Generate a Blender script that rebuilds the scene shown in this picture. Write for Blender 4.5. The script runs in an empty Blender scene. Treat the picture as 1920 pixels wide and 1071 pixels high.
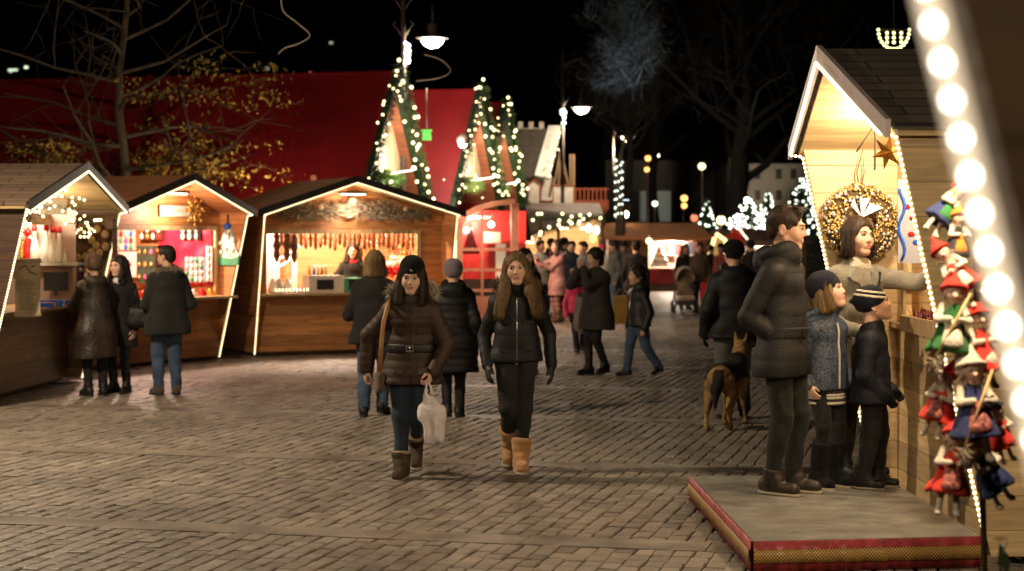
import bpy, math, random
import numpy as np
from mathutils import Vector, Matrix
R = math.radians
rnd = random.Random(7)
scene = bpy.context.scene
COL = scene.collection
FPX, CH, HZ = 3500.0, 1.80, 441.0          # focal length in pixels of the photograph, eye height, horizon row

def at(px, py, D):
    return Vector(((px-960)/FPX*D, D, CH-(py-HZ)/FPX*D))

def ground(px, py, z=0.0):
    D = FPX*(CH-z)/(py-HZ)
    return Vector(((px-960)/FPX*D, D, z))

# ------------------------------------------------------------------ objects
def link(name, me, parent=None):
    o = bpy.data.objects.new(name, me)
    COL.objects.link(o)
    if parent is not None:
        o.parent = parent
    return o

def tag(o, label=None, cat=None, group=None, kind=None):
    if label: o['label'] = label
    if cat: o['category'] = cat
    if group: o['group'] = group
    if kind: o['kind'] = kind
    return o

def thing(name, label, cat, loc=(0, 0, 0), rz=0.0, group=None):
    o = bpy.data.objects.new(name, None)
    o.empty_display_size = .2
    COL.objects.link(o)
    o.location = loc
    o.rotation_euler = (0, 0, rz)
    return tag(o, label, cat, group)

def kids(o):
    return [c for c in bpy.data.objects if c.parent == o]

def copy_tree(o, parent=None):
    c = o.copy(); COL.objects.link(c)
    if parent is not None: c.parent = parent
    for ch in KID.get(o.name, None) or kids(o):
        copy_tree(ch, c)
    return c
KID = {}

def mesh_np(name, V, Q, mats, mi=None, smooth=True):
    """V (n,3), Q (m,k) faces of k corners"""
    me = bpy.data.meshes.new(name)
    V = np.asarray(V, np.float32); Q = np.asarray(Q, np.int32)
    m, k = Q.shape
    me.vertices.add(len(V)); me.vertices.foreach_set('co', V.ravel())
    me.loops.add(m*k); me.loops.foreach_set('vertex_index', Q.ravel())
    me.polygons.add(m)
    me.polygons.foreach_set('loop_start', np.arange(0, m*k, k, dtype=np.int32))
    me.polygons.foreach_set('loop_total', np.full(m, k, np.int32))
    me.polygons.foreach_set('use_smooth', np.full(m, smooth, bool))
    if not isinstance(mats, (list, tuple)): mats = [mats]
    for x in mats: me.materials.append(x)
    if mi is not None: me.polygons.foreach_set('material_index', np.asarray(mi, np.int32))
    me.update(calc_edges=True); me.validate()
    return me

class MB:
    """collects simple shapes; build() links them as ONE mesh object"""
    def __init__(s, M=None):
        s.v = []; s.f = []; s.m = []; s.sm = []; s.M = M or Matrix.Identity(4); s.cur = 0
    def add(s, vs, fs, smooth=False, M=None):
        b = len(s.v); T = s.M if M is None else s.M @ M
        s.v += [tuple(T @ Vector(p)) for p in vs]
        for f in fs:
            s.f.append([b+i for i in f]); s.m.append(s.cur); s.sm.append(smooth)
        return s
    def box(s, c, size, M=None, taper=1.0):
        x, y, z = [a/2 for a in size]; t = taper
        vs = [(-x,-y,-z),(x,-y,-z),(x,y,-z),(-x,y,-z),(-x*t,-y*t,z),(x*t,-y*t,z),(x*t,y*t,z),(-x*t,y*t,z)]
        T = Matrix.Translation(c) @ (M if M is not None else Matrix.Identity(4))
        return s.add(vs, [(0,3,2,1),(4,5,6,7),(0,1,5,4),(1,2,6,5),(2,3,7,6),(3,0,4,7)], M=T)
    def span(s, a, b):
        a, b = Vector(a), Vector(b)
        return s.box((a+b)/2, [abs(b[i]-a[i]) for i in range(3)])
    def frame(s, p, q, up=(0, 0, 1)):
        p, q = Vector(p), Vector(q); d = (q-p); L = d.length; z = d/L
        u = Vector(up)
        if abs(z.dot(u)) > .98: u = Vector((0, 1, 0))
        x = u.cross(z).normalized(); y = z.cross(x)
        return Matrix(((x.x,y.x,z.x,p.x),(x.y,y.y,z.y,p.y),(x.z,y.z,z.z,p.z),(0,0,0,1))), L
    def bar(s, p, q, w, h=None, up=(0, 0, 1)):
        M, L = s.frame(p, q, up)
        return s.box((0,0,0), (w, h or w, L), M @ Matrix.Translation((0,0,L/2))) if False else s.add(
            [(a*w/2, b*(h or w)/2, c*L) for c in (0,1) for a, b in ((-1,-1),(1,-1),(1,1),(-1,1))],
            [(0,3,2,1),(4,5,6,7),(0,1,5,4),(1,2,6,5),(2,3,7,6),(3,0,4,7)], M=M)
    def tube(s, pts, r, n=8, cap=True, closed=False):
        pts = [Vector(p) for p in pts]; k = len(pts)
        rs = r if isinstance(r, (list, tuple)) else [r]*k
        vs = []; prev = None
        for i, p in enumerate(pts):
            if closed: d = pts[(i+1) % k]-pts[i-1]
            else: d = pts[min(i+1, k-1)]-pts[max(i-1, 0)]
            if d.length < 1e-9: d = Vector((0,0,1))
            d.normalize()
            if prev is None:
                u = Vector((0,0,1)) if abs(d.z) < .9 else Vector((1,0,0))
            else: u = prev
            x = (u - d*u.dot(d))
            if x.length < 1e-6: x = d.orthogonal()
            x.normalize(); y = d.cross(x); prev = x
            for j in range(n):
                a = 2*math.pi*j/n
                vs.append(p + x*(math.cos(a)*rs[i]) + y*(math.sin(a)*rs[i]))
        fs = []
        for i in range(k if closed else k-1):
            for j in range(n):
                a, b = i*n+j, i*n+(j+1) % n
                c, d = ((i+1) % k)*n+(j+1) % n, ((i+1) % k)*n+j
                fs.append((a, b, c, d))
        if cap and not closed:
            fs.append(tuple(range(n-1, -1, -1))); fs.append(tuple(range((k-1)*n, k*n)))
        return s.add(vs, fs, True)
    def lathe(s, prof, n=14, M=None):
        """prof: (radius, z) from bottom to top"""
        vs = []; fs = []; k = len(prof)
        for r, z in prof:
            for j in range(n):
                a = 2*math.pi*j/n; vs.append((r*math.cos(a), r*math.sin(a), z))
        for i in range(k-1):
            for j in range(n):
                fs.append((i*n+j, i*n+(j+1) % n, (i+1)*n+(j+1) % n, (i+1)*n+j))
        fs.append(tuple(range(n-1, -1, -1))); fs.append(tuple(range((k-1)*n, k*n)))
        return s.add(vs, fs, True, M)
    def ball(s, c, r, n=8, sc=(1, 1, 1), M=None):
        prof = [(r*math.sin(math.pi*i/n), -r*math.cos(math.pi*i/n)) for i in range(n+1)]
        prof[0] = (r*.05, -r); prof[-1] = (r*.05, r)
        T = Matrix.Translation(c) @ (M or Matrix.Identity(4)) @ Matrix.Diagonal((sc[0], sc[1], sc[2], 1))
        return s.lathe(prof, max(6, n+2), T)
    def poly(s, pts, th, M=None):
        """flat polygon of (x,z) points given thickness th in y (0..th)"""
        n = len(pts)
        vs = [(x, 0, z) for x, z in pts]+[(x, th, z) for x, z in pts]
        fs = [tuple(range(n)), tuple(range(2*n-1, n-1, -1))]+[((i+1) % n, i, n+i, n+(i+1) % n) for i in range(n)]
        return s.add(vs, fs, False, M)
    def slab(s, quad, th):
        """quad of 3-D corners thickened by th along -normal"""
        q = [Vector(p) for p in quad]
        nrm = (q[1]-q[0]).cross(q[-1]-q[0]).normalized()
        n = len(q); vs = q+[p-nrm*th for p in q]
        fs = [tuple(range(n)), tuple(range(2*n-1, n-1, -1))]+[((i+1) % n, i, n+i, n+(i+1) % n) for i in range(n)]
        return s.add(vs, fs)
    def mat(s, i): s.cur = i; return s
    def build(s, name, mats, parent=None, loc=None):
        me = bpy.data.meshes.new(name)
        me.from_pydata(s.v, [], s.f)
        if not isinstance(mats, (list, tuple)): mats = [mats]
        for x in mats: me.materials.append(x)
        me.polygons.foreach_set('material_index', s.m)
        me.polygons.foreach_set('use_smooth', s.sm)
        me.update()
        o = link(name, me, parent)
        if loc is not None: o.location = loc
        return o

# ------------------------------------------------------------------ materials
MATS = {}
def new_mat(name):
    m = bpy.data.materials.new(name); m.use_nodes = True
    nt = m.node_tree; nt.nodes.clear()
    out = nt.nodes.new('ShaderNodeOutputMaterial')
    b = nt.nodes.new('ShaderNodeBsdfPrincipled')
    nt.links.new(b.outputs[0], out.inputs[0])
    def N(t, **k):
        n = nt.nodes.new(t)
        for a, v in k.items():
            if a[0] == 'i' and a[1:].isdigit(): n.inputs[int(a[1:])].default_value = v
            else: setattr(n, a, v)
        return n
    def L(a, b): nt.links.new(a, b)
    return m, nt, b, N, L

def rgb(c): return (c[0], c[1], c[2], 1)

def pm(name, c, rough=.7, var=.2, sc=6., bump=0., bsc=40., metal=0., stretch=(1, 1, 1), sheen=0., spec=.4, c2=None, alpha=1.0, trans=0., coat=0.):
    """plain surface with large and fine mottling and a fine bump"""
    m, nt, b, N, L = new_mat(name)
    tc = N('ShaderNodeTexCoord'); mp = N('ShaderNodeMapping'); mp.inputs['Scale'].default_value = stretch
    L(tc.outputs['Object'], mp.inputs[0])
    n1 = N('ShaderNodeTexNoise'); n1.inputs['Scale'].default_value = sc; n1.inputs['Detail'].default_value = 5
    L(mp.outputs[0], n1.inputs['Vector'])
    rp = N('ShaderNodeValToRGB')
    lo = [max(0, x*(1-var*1.3)) for x in c]; hi = [x*(1+var) for x in (c2 or c)]
    rp.color_ramp.elements[0].position = .3; rp.color_ramp.elements[0].color = rgb(lo)
    rp.color_ramp.elements[1].position = .7; rp.color_ramp.elements[1].color = rgb(hi)
    L(n1.outputs[0], rp.inputs[0]); L(rp.outputs[0], b.inputs['Base Color'])
    b.inputs['Roughness'].default_value = rough; b.inputs['Metallic'].default_value = metal
    b.inputs['Specular IOR Level'].default_value = spec
    if sheen: b.inputs['Sheen Weight'].default_value = sheen
    if coat: b.inputs['Coat Weight'].default_value = coat
    if trans: b.inputs['Transmission Weight'].default_value = trans
    b.inputs['Alpha'].default_value = alpha
    if bump:
        n2 = N('ShaderNodeTexNoise'); n2.inputs['Scale'].default_value = bsc; n2.inputs['Detail'].default_value = 4
        L(mp.outputs[0], n2.inputs['Vector'])
        bp = N('ShaderNodeBump'); bp.inputs['Strength'].default_value = bump; bp.inputs['Distance'].default_value = .02
        L(n2.outputs[0], bp.inputs['Height']); L(bp.outputs[0], b.inputs['Normal'])
    return m

def wood(name, c, axis=0, plank=.14, paxis=2, rough=.55, knots=0., seam=.25, var=.35, bump=.25):
    """boards running along axis, seams across paxis, grain, optional knots"""
    m, nt, b, N, L = new_mat(name)
    tc = N('ShaderNodeTexCoord')
    sep = N('ShaderNodeSeparateXYZ'); L(tc.outputs['Object'], sep.inputs[0])
    dv = N('ShaderNodeMath', operation='DIVIDE', i1=plank); L(sep.outputs[paxis], dv.inputs[0])
    fl = N('ShaderNodeMath', operation='FLOOR'); L(dv.outputs[0], fl.inputs[0])
    fr = N('ShaderNodeMath', operation='FRACT'); L(dv.outputs[0], fr.inputs[0])
    wn = N('ShaderNodeTexWhiteNoise', noise_dimensions='1D'); L(fl.outputs[0], wn.inputs['W'])
    mp = N('ShaderNodeMapping'); s = [14., 14., 14.]; s[axis] = 1.2; mp.inputs['Scale'].default_value = s
    ofs = N('ShaderNodeVectorMath', operation='ADD')
    sc_ = N('ShaderNodeVectorMath', operation='SCALE'); sc_.inputs['Scale'].default_value = 17.
    L(wn.outputs['Color'], sc_.inputs[0]); L(tc.outputs['Object'], ofs.inputs[0]); L(sc_.outputs[0], ofs.inputs[1])
    L(ofs.outputs[0], mp.inputs[0])
    gr = N('ShaderNodeTexNoise'); gr.inputs['Scale'].default_value = 1.6; gr.inputs['Detail'].default_value = 7; gr.inputs['Distortion'].default_value = 1.2
    L(mp.outputs[0], gr.inputs['Vector'])
    rp = N('ShaderNodeValToRGB')
    rp.color_ramp.elements[0].position = .32; rp.color_ramp.elements[0].color = rgb([x*(1-var) for x in c])
    rp.color_ramp.elements[1].position = .66; rp.color_ramp.elements[1].color = rgb([x*(1+var*.5) for x in c])
    L(gr.outputs[0], rp.inputs[0])
    hs = N('ShaderNodeHueSaturation'); L(rp.outputs[0], hs.inputs['Color'])
    mr = N('ShaderNodeMapRange'); mr.inputs[3].default_value = .75; mr.inputs[4].default_value = 1.2
    L(wn.outputs['Value'], mr.inputs[0]); L(mr.outputs[0], hs.inputs['Value'])
    col = hs.outputs[0]
    if knots:
        mk = N('ShaderNodeMapping'); ks = [5., 5., 5.]; ks[axis] = 2.0; mk.inputs['Scale'].default_value = ks
        L(ofs.outputs[0], mk.inputs[0])
        vo = N('ShaderNodeTexVoronoi'); vo.inputs['Scale'].default_value = 1.; L(mk.outputs[0], vo.inputs['Vector'])
        kr = N('ShaderNodeValToRGB'); kr.color_ramp.elements[0].position = .03; kr.color_ramp.elements[0].color = (knots, knots, knots, 1)
        kr.color_ramp.elements[1].position = .11; kr.color_ramp.elements[1].color = (0, 0, 0, 1)
        L(vo.outputs['Distance'], kr.inputs[0])
        mx = N('ShaderNodeMix', data_type='RGBA'); L(kr.outputs[0], mx.inputs[0]); L(col, mx.inputs[6])
        mx.inputs[7].default_value = rgb([x*.35 for x in c]); col = mx.outputs[2]
    # seam
    e = N('ShaderNodeMath', operation='SUBTRACT', i1=.5); L(fr.outputs[0], e.inputs[0])
    ab = N('ShaderNodeMath', operation='ABSOLUTE'); L(e.outputs[0], ab.inputs[0])
    gt = N('ShaderNodeMapRange'); gt.inputs[1].default_value = .47; gt.inputs[2].default_value = .495; L(ab.outputs[0], gt.inputs[0])
    mx2 = N('ShaderNodeMix', data_type='RGBA'); mu = N('ShaderNodeMath', operation='MULTIPLY', i1=1-seam); L(gt.outputs[0], mu.inputs[0])
    L(mu.outputs[0], mx2.inputs[0]); L(col, mx2.inputs[6]); mx2.inputs[7].default_value = rgb([x*.15 for x in c])
    L(mx2.outputs[2], b.inputs['Base Color'])
    b.inputs['Roughness'].default_value = rough
    ad = N('ShaderNodeMath', operation='SUBTRACT'); mg = N('ShaderNodeMath', operation='MULTIPLY', i1=.25); L(gr.outputs[0], mg.inputs[0])
    L(mg.outputs[0], ad.inputs[0]); L(gt.outputs[0], ad.inputs[1])
    bp = N('ShaderNodeBump'); bp.inputs['Strength'].default_value = bump; bp.inputs['Distance'].default_value = .01
    L(ad.outputs[0], bp.inputs['Height']); L(bp.outputs[0], b.inputs['Normal'])
    return m

def shingle(name, c, axis=1, slope=(0, 1), rowh=.16, w=.55):
    """roof shingle rows: brick pattern on (axis, down-slope)"""
    m, nt, b, N, L = new_mat(name)
    tc = N('ShaderNodeTexCoord'); sep = N('ShaderNodeSeparateXYZ'); L(tc.outputs['Object'], sep.inputs[0])
    cmb = N('ShaderNodeCombineXYZ'); L(sep.outputs[axis], cmb.inputs[0])
    ln = N('ShaderNodeMath', operation='ABSOLUTE'); L(sep.outputs[0], ln.inputs[0]); L(ln.outputs[0], cmb.inputs[1])
    br = N('ShaderNodeTexBrick'); br.inputs['Scale'].default_value = 1.; br.inputs['Mortar Size'].default_value = .008
    br.inputs['Brick Width'].default_value = w; br.inputs['Row Height'].default_value = rowh
    br.inputs['Color1'].default_value = rgb([x*.8 for x in c]); br.inputs['Color2'].default_value = rgb([x*1.2 for x in c]); br.inputs['Mortar'].default_value = rgb([x*.12 for x in c])
    L(cmb.outputs[0], br.inputs['Vector'])
    nz = N('ShaderNodeTexNoise'); nz.inputs['Scale'].default_value = 30.; L(tc.outputs['Object'], nz.inputs['Vector'])
    mx = N('ShaderNodeMix', data_type='RGBA', blend_type='MULTIPLY'); mx.inputs[0].default_value = .5
    L(br.outputs[0], mx.inputs[6]); L(nz.outputs[1], mx.inputs[7]); L(mx.outputs[2], b.inputs['Base Color'])
    b.inputs['Roughness'].default_value = .7
    bp = N('ShaderNodeBump'); bp.inputs['Strength'].default_value = .6; bp.inputs['Distance'].default_value = .01; bp.invert = True
    L(br.outputs['Fac'], bp.inputs['Height']); L(bp.outputs[0], b.inputs['Normal'])
    return m

def glow(name, c, strength, sample='AUTO'):
    m, nt, b, N, L = new_mat(name)
    b.inputs['Base Color'].default_value = rgb([x*.5 for x in c])
    b.inputs['Emission Color'].default_value = rgb(c)
    b.inputs['Emission Strength'].default_value = strength
    m.cycles.emission_sampling = sample
    return m

def lamp(name, parent, loc, watts, c=(1, .78, .5), r=.05, typ='POINT', spot=None, rot=None):
    ld = bpy.data.lights.new(name, typ); ld.energy = watts; ld.color = c
    ld.shadow_soft_size = r
    if spot: ld.spot_size = spot; ld.spot_blend = .6
    o = bpy.data.objects.new(name, ld); COL.objects.link(o); o.parent = parent; o.location = loc
    if rot: o.rotation_euler = rot
    return o
# ------------------------------------------------------------------ implicit bodies -> one smooth closed mesh
def _smin(a, b, k):
    if k <= 0: return np.minimum(a, b)
    h = np.maximum(k-np.abs(a-b), 0)/k
    return np.minimum(a, b)-h*h*k*.25
def _smax(a, b, k): return -_smin(-a, -b, k)
V3 = lambda *a: np.array(a, np.float32)

class SDF:
    def __init__(s, T=None):
        s.ops = []; s.lo = V3(9,9,9); s.hi = -s.lo; s.off = 0.; s.setT(T)
    def setT(s, T):
        """4x4 rigid+uniform-scale transform applied to the next shapes"""
        if T is None: s.Rm = np.eye(3, dtype=np.float32); s.t = V3(0,0,0); s.sc = 1.
        else:
            A = np.array(T, np.float32)[:3, :3]; s.sc = float(np.cbrt(np.linalg.det(A))); s.Rm = A/s.sc; s.t = np.array(T, np.float32)[:3, 3]
        return s
    def P(s, p): return s.Rm @ (np.array(p, np.float32)*s.sc)+s.t
    def _push(s, f, lo, hi, k, op):
        if op == 'u': s.lo = np.minimum(s.lo, lo-k*.2); s.hi = np.maximum(s.hi, hi+k*.2)
        s.ops.append((op, f, lo, hi, k))
    def cap(s, a, b, ra, rb=None, k=.02, ky=1., n=(0, 1, 0), wav=None, op='u', local=True):
        rb = ra if rb is None else rb
        if local: a, b = s.P(a), s.P(b); ra *= s.sc; rb *= s.sc
        else: a, b = V3(*a), V3(*b)
        n = s.Rm @ np.array(n, np.float32); st = 1/ky-1
        ab = b-a; ab2 = ab+n*(ab @ n)*st; L2 = float(ab2 @ ab2)+1e-9; Ln = math.sqrt(L2)
        def f(X, Y, Z):
            x, y, z = X-a[0], Y-a[1], Z-a[2]
            if st:
                d = (x*n[0]+y*n[1]+z*n[2])*st
                x = x+n[0]*d; y = y+n[1]*d; z = z+n[2]*d
            t = np.clip((x*ab2[0]+y*ab2[1]+z*ab2[2])/L2, 0, 1)
            dd = np.sqrt((x-t*ab2[0])**2+(y-t*ab2[1])**2+(z-t*ab2[2])**2)-(ra+(rb-ra)*t)
            if wav: dd = dd-wav[0]*np.sqrt(np.abs(np.sin(np.pi*(t*Ln/wav[1]+(wav[2] if len(wav) > 2 else 0)))))
            return dd*(1 if ky >= 1 else (.5+.5*ky))
        r = max(ra, rb)+(wav[0] if wav else 0)
        s._push(f, np.minimum(a, b)-r, np.maximum(a, b)+r, k, op); return s
    def ell(s, c, r, k=.02, op='u', rot=None):
        c = s.P(c); r = np.array(r, np.float32)*s.sc
        Q = s.Rm if rot is None else s.Rm @ np.array(rot, np.float32)[:3, :3]
        def f(X, Y, Z):
            x, y, z = X-c[0], Y-c[1], Z-c[2]
            u = x*Q[0, 0]+y*Q[1, 0]+z*Q[2, 0]; v = x*Q[0, 1]+y*Q[1, 1]+z*Q[2, 1]; w = x*Q[0, 2]+y*Q[1, 2]+z*Q[2, 2]
            k0 = np.sqrt((u/r[0])**2+(v/r[1])**2+(w/r[2])**2)
            k1 = np.sqrt((u/r[0]**2)**2+(v/r[1]**2)**2+(w/r[2]**2)**2)+1e-6
            return k0*(k0-1)/k1
        m = float(r.max()); s._push(f, c-m, c+m, k, op); return s
    def ring(s, c, ax, R1, r, k=.02, sq=1., ky=1.):
        """torus round axis ax, tube radius r, squashed in y by ky"""
        c = s.P(c); ax = s.Rm @ np.array(ax, np.float32); ax = ax/np.linalg.norm(ax); R1 *= s.sc; r *= s.sc
        fy = s.Rm @ V3(0, 1, 0); st = 1/ky-1
        def f(X, Y, Z):
            x, y, z = X-c[0], Y-c[1], Z-c[2]
            if st:
                d = (x*fy[0]+y*fy[1]+z*fy[2])*st; x = x+fy[0]*d; y = y+fy[1]*d; z = z+fy[2]*d
            h = x*ax[0]+y*ax[1]+z*ax[2]
            q = np.sqrt(np.maximum((x*x+y*y+z*z)-h*h, 0))-R1
            return np.sqrt(q*q+(h/sq)**2)-r
        m = R1+r*max(1, sq); s._push(f, c-m, c+m, k, 'u'); return s
    def cut(s, p, n, k=.01):
        """keep the side the normal n points away from"""
        p = s.P(p); n = s.Rm @ np.array(n, np.float32); n = n/np.linalg.norm(n)
        s.ops.append(('i', lambda X, Y, Z: (X-p[0])*n[0]+(Y-p[1])*n[1]+(Z-p[2])*n[2], None, None, k)); return s
    def disp(s, fn):
        s.ops.append(('d', fn, None, None, 0)); return s
    def noise(s, amp, freq, seed=0, n=5):
        g = np.random.default_rng(seed); fr = np.array(freq if hasattr(freq, '__len__') else (freq,)*3)
        K = g.normal(size=(n, 3))*fr; ph = g.uniform(0, 6.28, n)
        def fn(X, Y, Z):
            o = 0
            for kk, p in zip(K, ph): o = o+np.sin(X*kk[0]+Y*kk[1]+Z*kk[2]+p)
            return o*(amp/math.sqrt(n))
        return s.disp(fn)
    def quilt(s, amp, wl, z0=0.):
        return s.disp(lambda X, Y, Z: -amp*np.sqrt(np.abs(np.sin(np.pi*(Z-z0)/wl)))+0*X+0*Y)
    def clone(s, off=0.):
        c = SDF(); c.ops = list(s.ops); c.lo = s.lo-off; c.hi = s.hi+off; c.off = s.off+off; return c
    def mesh(s, h):
        lo = s.lo-.03-2*h; n = np.ceil((s.hi+.03+2*h-lo)/h).astype(int)+1
        ax = [(lo[i]+h*np.arange(n[i])).astype(np.float32) for i in range(3)]
        F = np.full(tuple(n), .12, np.float32)
        G = lambda sl: (ax[0][sl[0]][:, None, None], ax[1][sl[1]][None, :, None], ax[2][sl[2]][None, None, :])
        full = (slice(0, n[0]), slice(0, n[1]), slice(0, n[2]))
        for op, f, a, b, k in s.ops:
            if op in 'us':
                i0 = np.clip(np.floor((a-lo-k-s.off-h)/h).astype(int), 0, n); i1 = np.clip(np.ceil((b-lo+k+s.off+h)/h).astype(int)+1, 0, n)
                if (i1 <= i0).any(): continue
                sl = tuple(slice(p, q) for p, q in zip(i0, i1)); d = f(*G(sl))
                F[sl] = _smin(F[sl], d, k) if op == 'u' else _smax(F[sl], -d, k)
            elif op == 'i':
                F = _smax(F, f(*G(full)), k).astype(np.float32)
            else:
                F = (F+f(*G(full))).astype(np.float32)
        F -= s.off
        # surface nets
        S = F < 0
        c = [S[i:n[0]-1+i, j:n[1]-1+j, l:n[2]-1+l] for i in (0, 1) for j in (0, 1) for l in (0, 1)]
        any_ = np.logical_or.reduce(c); all_ = np.logical_and.reduce(c)
        I = np.argwhere(any_ & ~all_)
        if len(I) == 0: return np.zeros((0, 3)), np.zeros((0, 4), int)
        idx = np.full(any_.shape, -1, np.int32); idx[I[:, 0], I[:, 1], I[:, 2]] = np.arange(len(I))
        cor = np.array([(i, j, l) for i in (0, 1) for j in (0, 1) for l in (0, 1)])
        val = np.stack([F[I[:, 0]+a, I[:, 1]+b, I[:, 2]+d] for a, b, d in cor], 1)
        acc = np.zeros((len(I), 3)); cnt = np.zeros(len(I))
        for p in range(8):
            for q in range(p+1, 8):
                if np.abs(cor[p]-cor[q]).sum() != 1: continue
                va, vb = val[:, p], val[:, q]; msk = (va < 0) != (vb < 0)
                t = np.where(msk, va/np.where(msk, va-vb, 1), 0)
                acc += msk[:, None]*(cor[p]+t[:, None]*(cor[q]-cor[p])); cnt += msk
        V = lo+h*(I+acc/cnt[:, None])
        Q = []
        for axis in range(3):
            o1, o2 = [(1, 2), (2, 0), (0, 1)][axis]
            sl0 = [slice(1, n[i]-1) for i in range(3)]; sl1 = list(sl0)
            sl0[axis] = slice(0, n[axis]-1); sl1[axis] = slice(1, n[axis])
            A, B = S[tuple(sl0)], S[tuple(sl1)]
            E = np.argwhere(A != B)
            if len(E) == 0: continue
            inside = A[E[:, 0], E[:, 1], E[:, 2]]
            base = E.copy()
            for i in range(3):
                if i != axis: base[:, i] += 1
            def cell(d1, d2):
                x = base.copy(); x[:, o1] -= d1; x[:, o2] -= d2
                return idx[x[:, 0], x[:, 1], x[:, 2]]
            q = np.stack([cell(1, 1), cell(0, 1), cell(0, 0), cell(1, 0)], 1)
            q[~inside] = q[~inside][:, ::-1]
            Q.append(q)
        Q = np.concatenate(Q); Q = Q[(Q >= 0).all(1)]
        return V, Q
    def obj(s, name, h, mats, parent=None, mi=None):
        V, Q = s.mesh(h)
        m = None if mi is None else mi(V[Q].mean(1))
        return link(name, mesh_np(name, V, Q, mats, m), parent)
# ------------------------------------------------------------------ shared materials
def hairmat(name, c, hi):
    m, nt, b, N, L = new_mat(name)
    tc = N('ShaderNodeTexCoord'); mp = N('ShaderNodeMapping'); mp.inputs['Scale'].default_value = (130, 130, 8)
    L(tc.outputs['Object'], mp.inputs[0]); n1 = N('ShaderNodeTexNoise'); n1.inputs['Scale'].default_value = 1.; n1.inputs['Detail'].default_value = 3
    L(mp.outputs[0], n1.inputs['Vector']); rp = N('ShaderNodeValToRGB')
    rp.color_ramp.elements[0].position = .35; rp.color_ramp.elements[0].color = rgb(c); rp.color_ramp.elements[1].position = .68; rp.color_ramp.elements[1].color = rgb(hi)
    L(n1.outputs[0], rp.inputs[0]); L(rp.outputs[0], b.inputs['Base Color']); b.inputs['Roughness'].default_value = .55; b.inputs['Specular IOR Level'].default_value = .22
    bp = N('ShaderNodeBump'); bp.inputs['Strength'].default_value = .7; bp.inputs['Distance'].default_value = .006; L(n1.outputs[0], bp.inputs['Height']); L(bp.outputs[0], b.inputs['Normal'])
    return m
SKIN = [pm('skin_fair', (.60, .345, .23), .5, .10, 14, .12, 160), pm('skin_warm', (.48, .27, .18), .5, .10, 14, .12, 160), pm('skin_pale', (.66, .40, .285), .5, .08, 14, .1, 160)]
LIP = pm('lip_skin', (.40, .15, .12), .4, .1, 30)
EYEW = pm('eye_white', (.62, .58, .54), .25, .05); EYED = pm('iris_dark', (.03, .02, .015), .12, .1); LASH = pm('eyelash', (.015, .01, .008), .6, .1)
TEETH = pm('teeth', (.75, .72, .64), .3, .03)
HAIR = dict(brown=hairmat('hair_dark_brown', (.011, .006, .004), (.042, .023, .012)), black=hairmat('hair_black', (.008, .006, .005), (.03, .022, .018)),
            blonde=hairmat('hair_dark_blonde', (.11, .065, .026), (.30, .19, .08)), light=hairmat('hair_light_brown', (.050, .028, .012), (.20, .118, .052)))
def cloth(n, c, r=.85, b=.35, bs=90, sheen=.06, var=.22, spec=.2): return pm(n, c, r, var, 7, b, bs, sheen=sheen, spec=spec)
BLACKCLOTH = cloth('black_wool', (.016, .014, .013)); DARKTROUSER = cloth('black_trouser_cloth', (.013, .013, .014)); NAVY = cloth('navy_cloth', (.018, .022, .035))
BROWNPUFF = pm('brown_down_fabric', (.040, .022, .013), .60, .2, 9, .22, 60, spec=.3); BLACKPUFF = pm('black_down_fabric', (.0095, .009, .009), .58, .2, 9, .25, 70, spec=.25)
GREYPUFF = pm('charcoal_down_fabric', (.0125, .012, .012), .62, .15, 8, .25, 70, spec=.24); LEATHER = pm('brown_leather', (.034, .022, .016), .42, .3, 7, .5, 30, spec=.4)
BLACKLEATHER = pm('black_leather', (.011, .0095, .009), .45, .25, 9, .4, 50, spec=.35); JEANS = cloth('blue_denim', (.055, .085, .14), .85, .3, 220, .1, .35)
DKJEANS = cloth('dark_denim', (.022, .033, .052), .85, .3, 220, .1, .3); LTJEANS = cloth('pale_denim', (.16, .22, .30), .85, .3, 200, .1, .3)
GREYTROUSER = cloth('grey_green_trousers', (.10, .105, .095)); OLIVE = cloth('dark_olive_trousers', (.016, .017, .013))
SUEDE = pm('tan_suede', (.36, .18, .065), .9, .16, 10, .3, 120, sheen=.3); DKSUEDE = pm('dark_brown_suede', (.085, .050, .026), .9, .2, 10, .3, 120, sheen=.2)
BEIGEWOOL = cloth('beige_wool_coat', (.215, .20, .16), .9, .45, 110, .3, .12); CREAM = cloth('cream_knit', (.64, .57, .44), .9, .8, 120, .3, .12)
NAVYKNIT = cloth('navy_knit', (.010, .012, .021), .95, .7, 200, .05, spec=.15); BLACKKNIT = cloth('black_knit', (.007, .007, .0075), .95, .7, 200, .04, spec=.15); GREYKNIT = cloth('grey_purple_felt', (.16, .12, .14), .9, .4, 60, .3, .1)
SNOWPRINT = pm('blue_snow_print', (.014, .019, .032), .6, .9, 75, .2, 60, c2=(.045, .06, .09)); DKNAVYPUFF = pm('dark_navy_fabric', (.011, .012, .018), .68, .2, 9, .3, 70, spec=.2)
FURTAN = pm('tan_fur', (.34, .25, .15), .9, .35, 20, sheen=.2); FURGREY = pm('grey_beige_fur', (.45, .38, .29), .9, .3, 20, sheen=.2); FURBROWN = pm('brown_fur', (.17, .10, .045), .9, .35, 20)
METAL = pm('bright_metal', (.75, .7, .6), .25, .1, metal=1.); RUBBER = pm('pale_sole', (.30, .24, .17), .8, .2); BLACKRUBBER = pm('black_sole', (.012, .012, .012), .7, .2)
PINK = cloth('pink_quilt', (.62, .05, .12), .6); ROSE = cloth('dusty_rose_coat', (.30, .18, .16)); REDKNIT = cloth('red_knit', (.45, .02, .02)); GREYCOAT = cloth('grey_jacket', (.13, .125, .12)); TANBAG = pm('tan_strap_leather', (.33, .16, .06), .5, .2)
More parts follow.
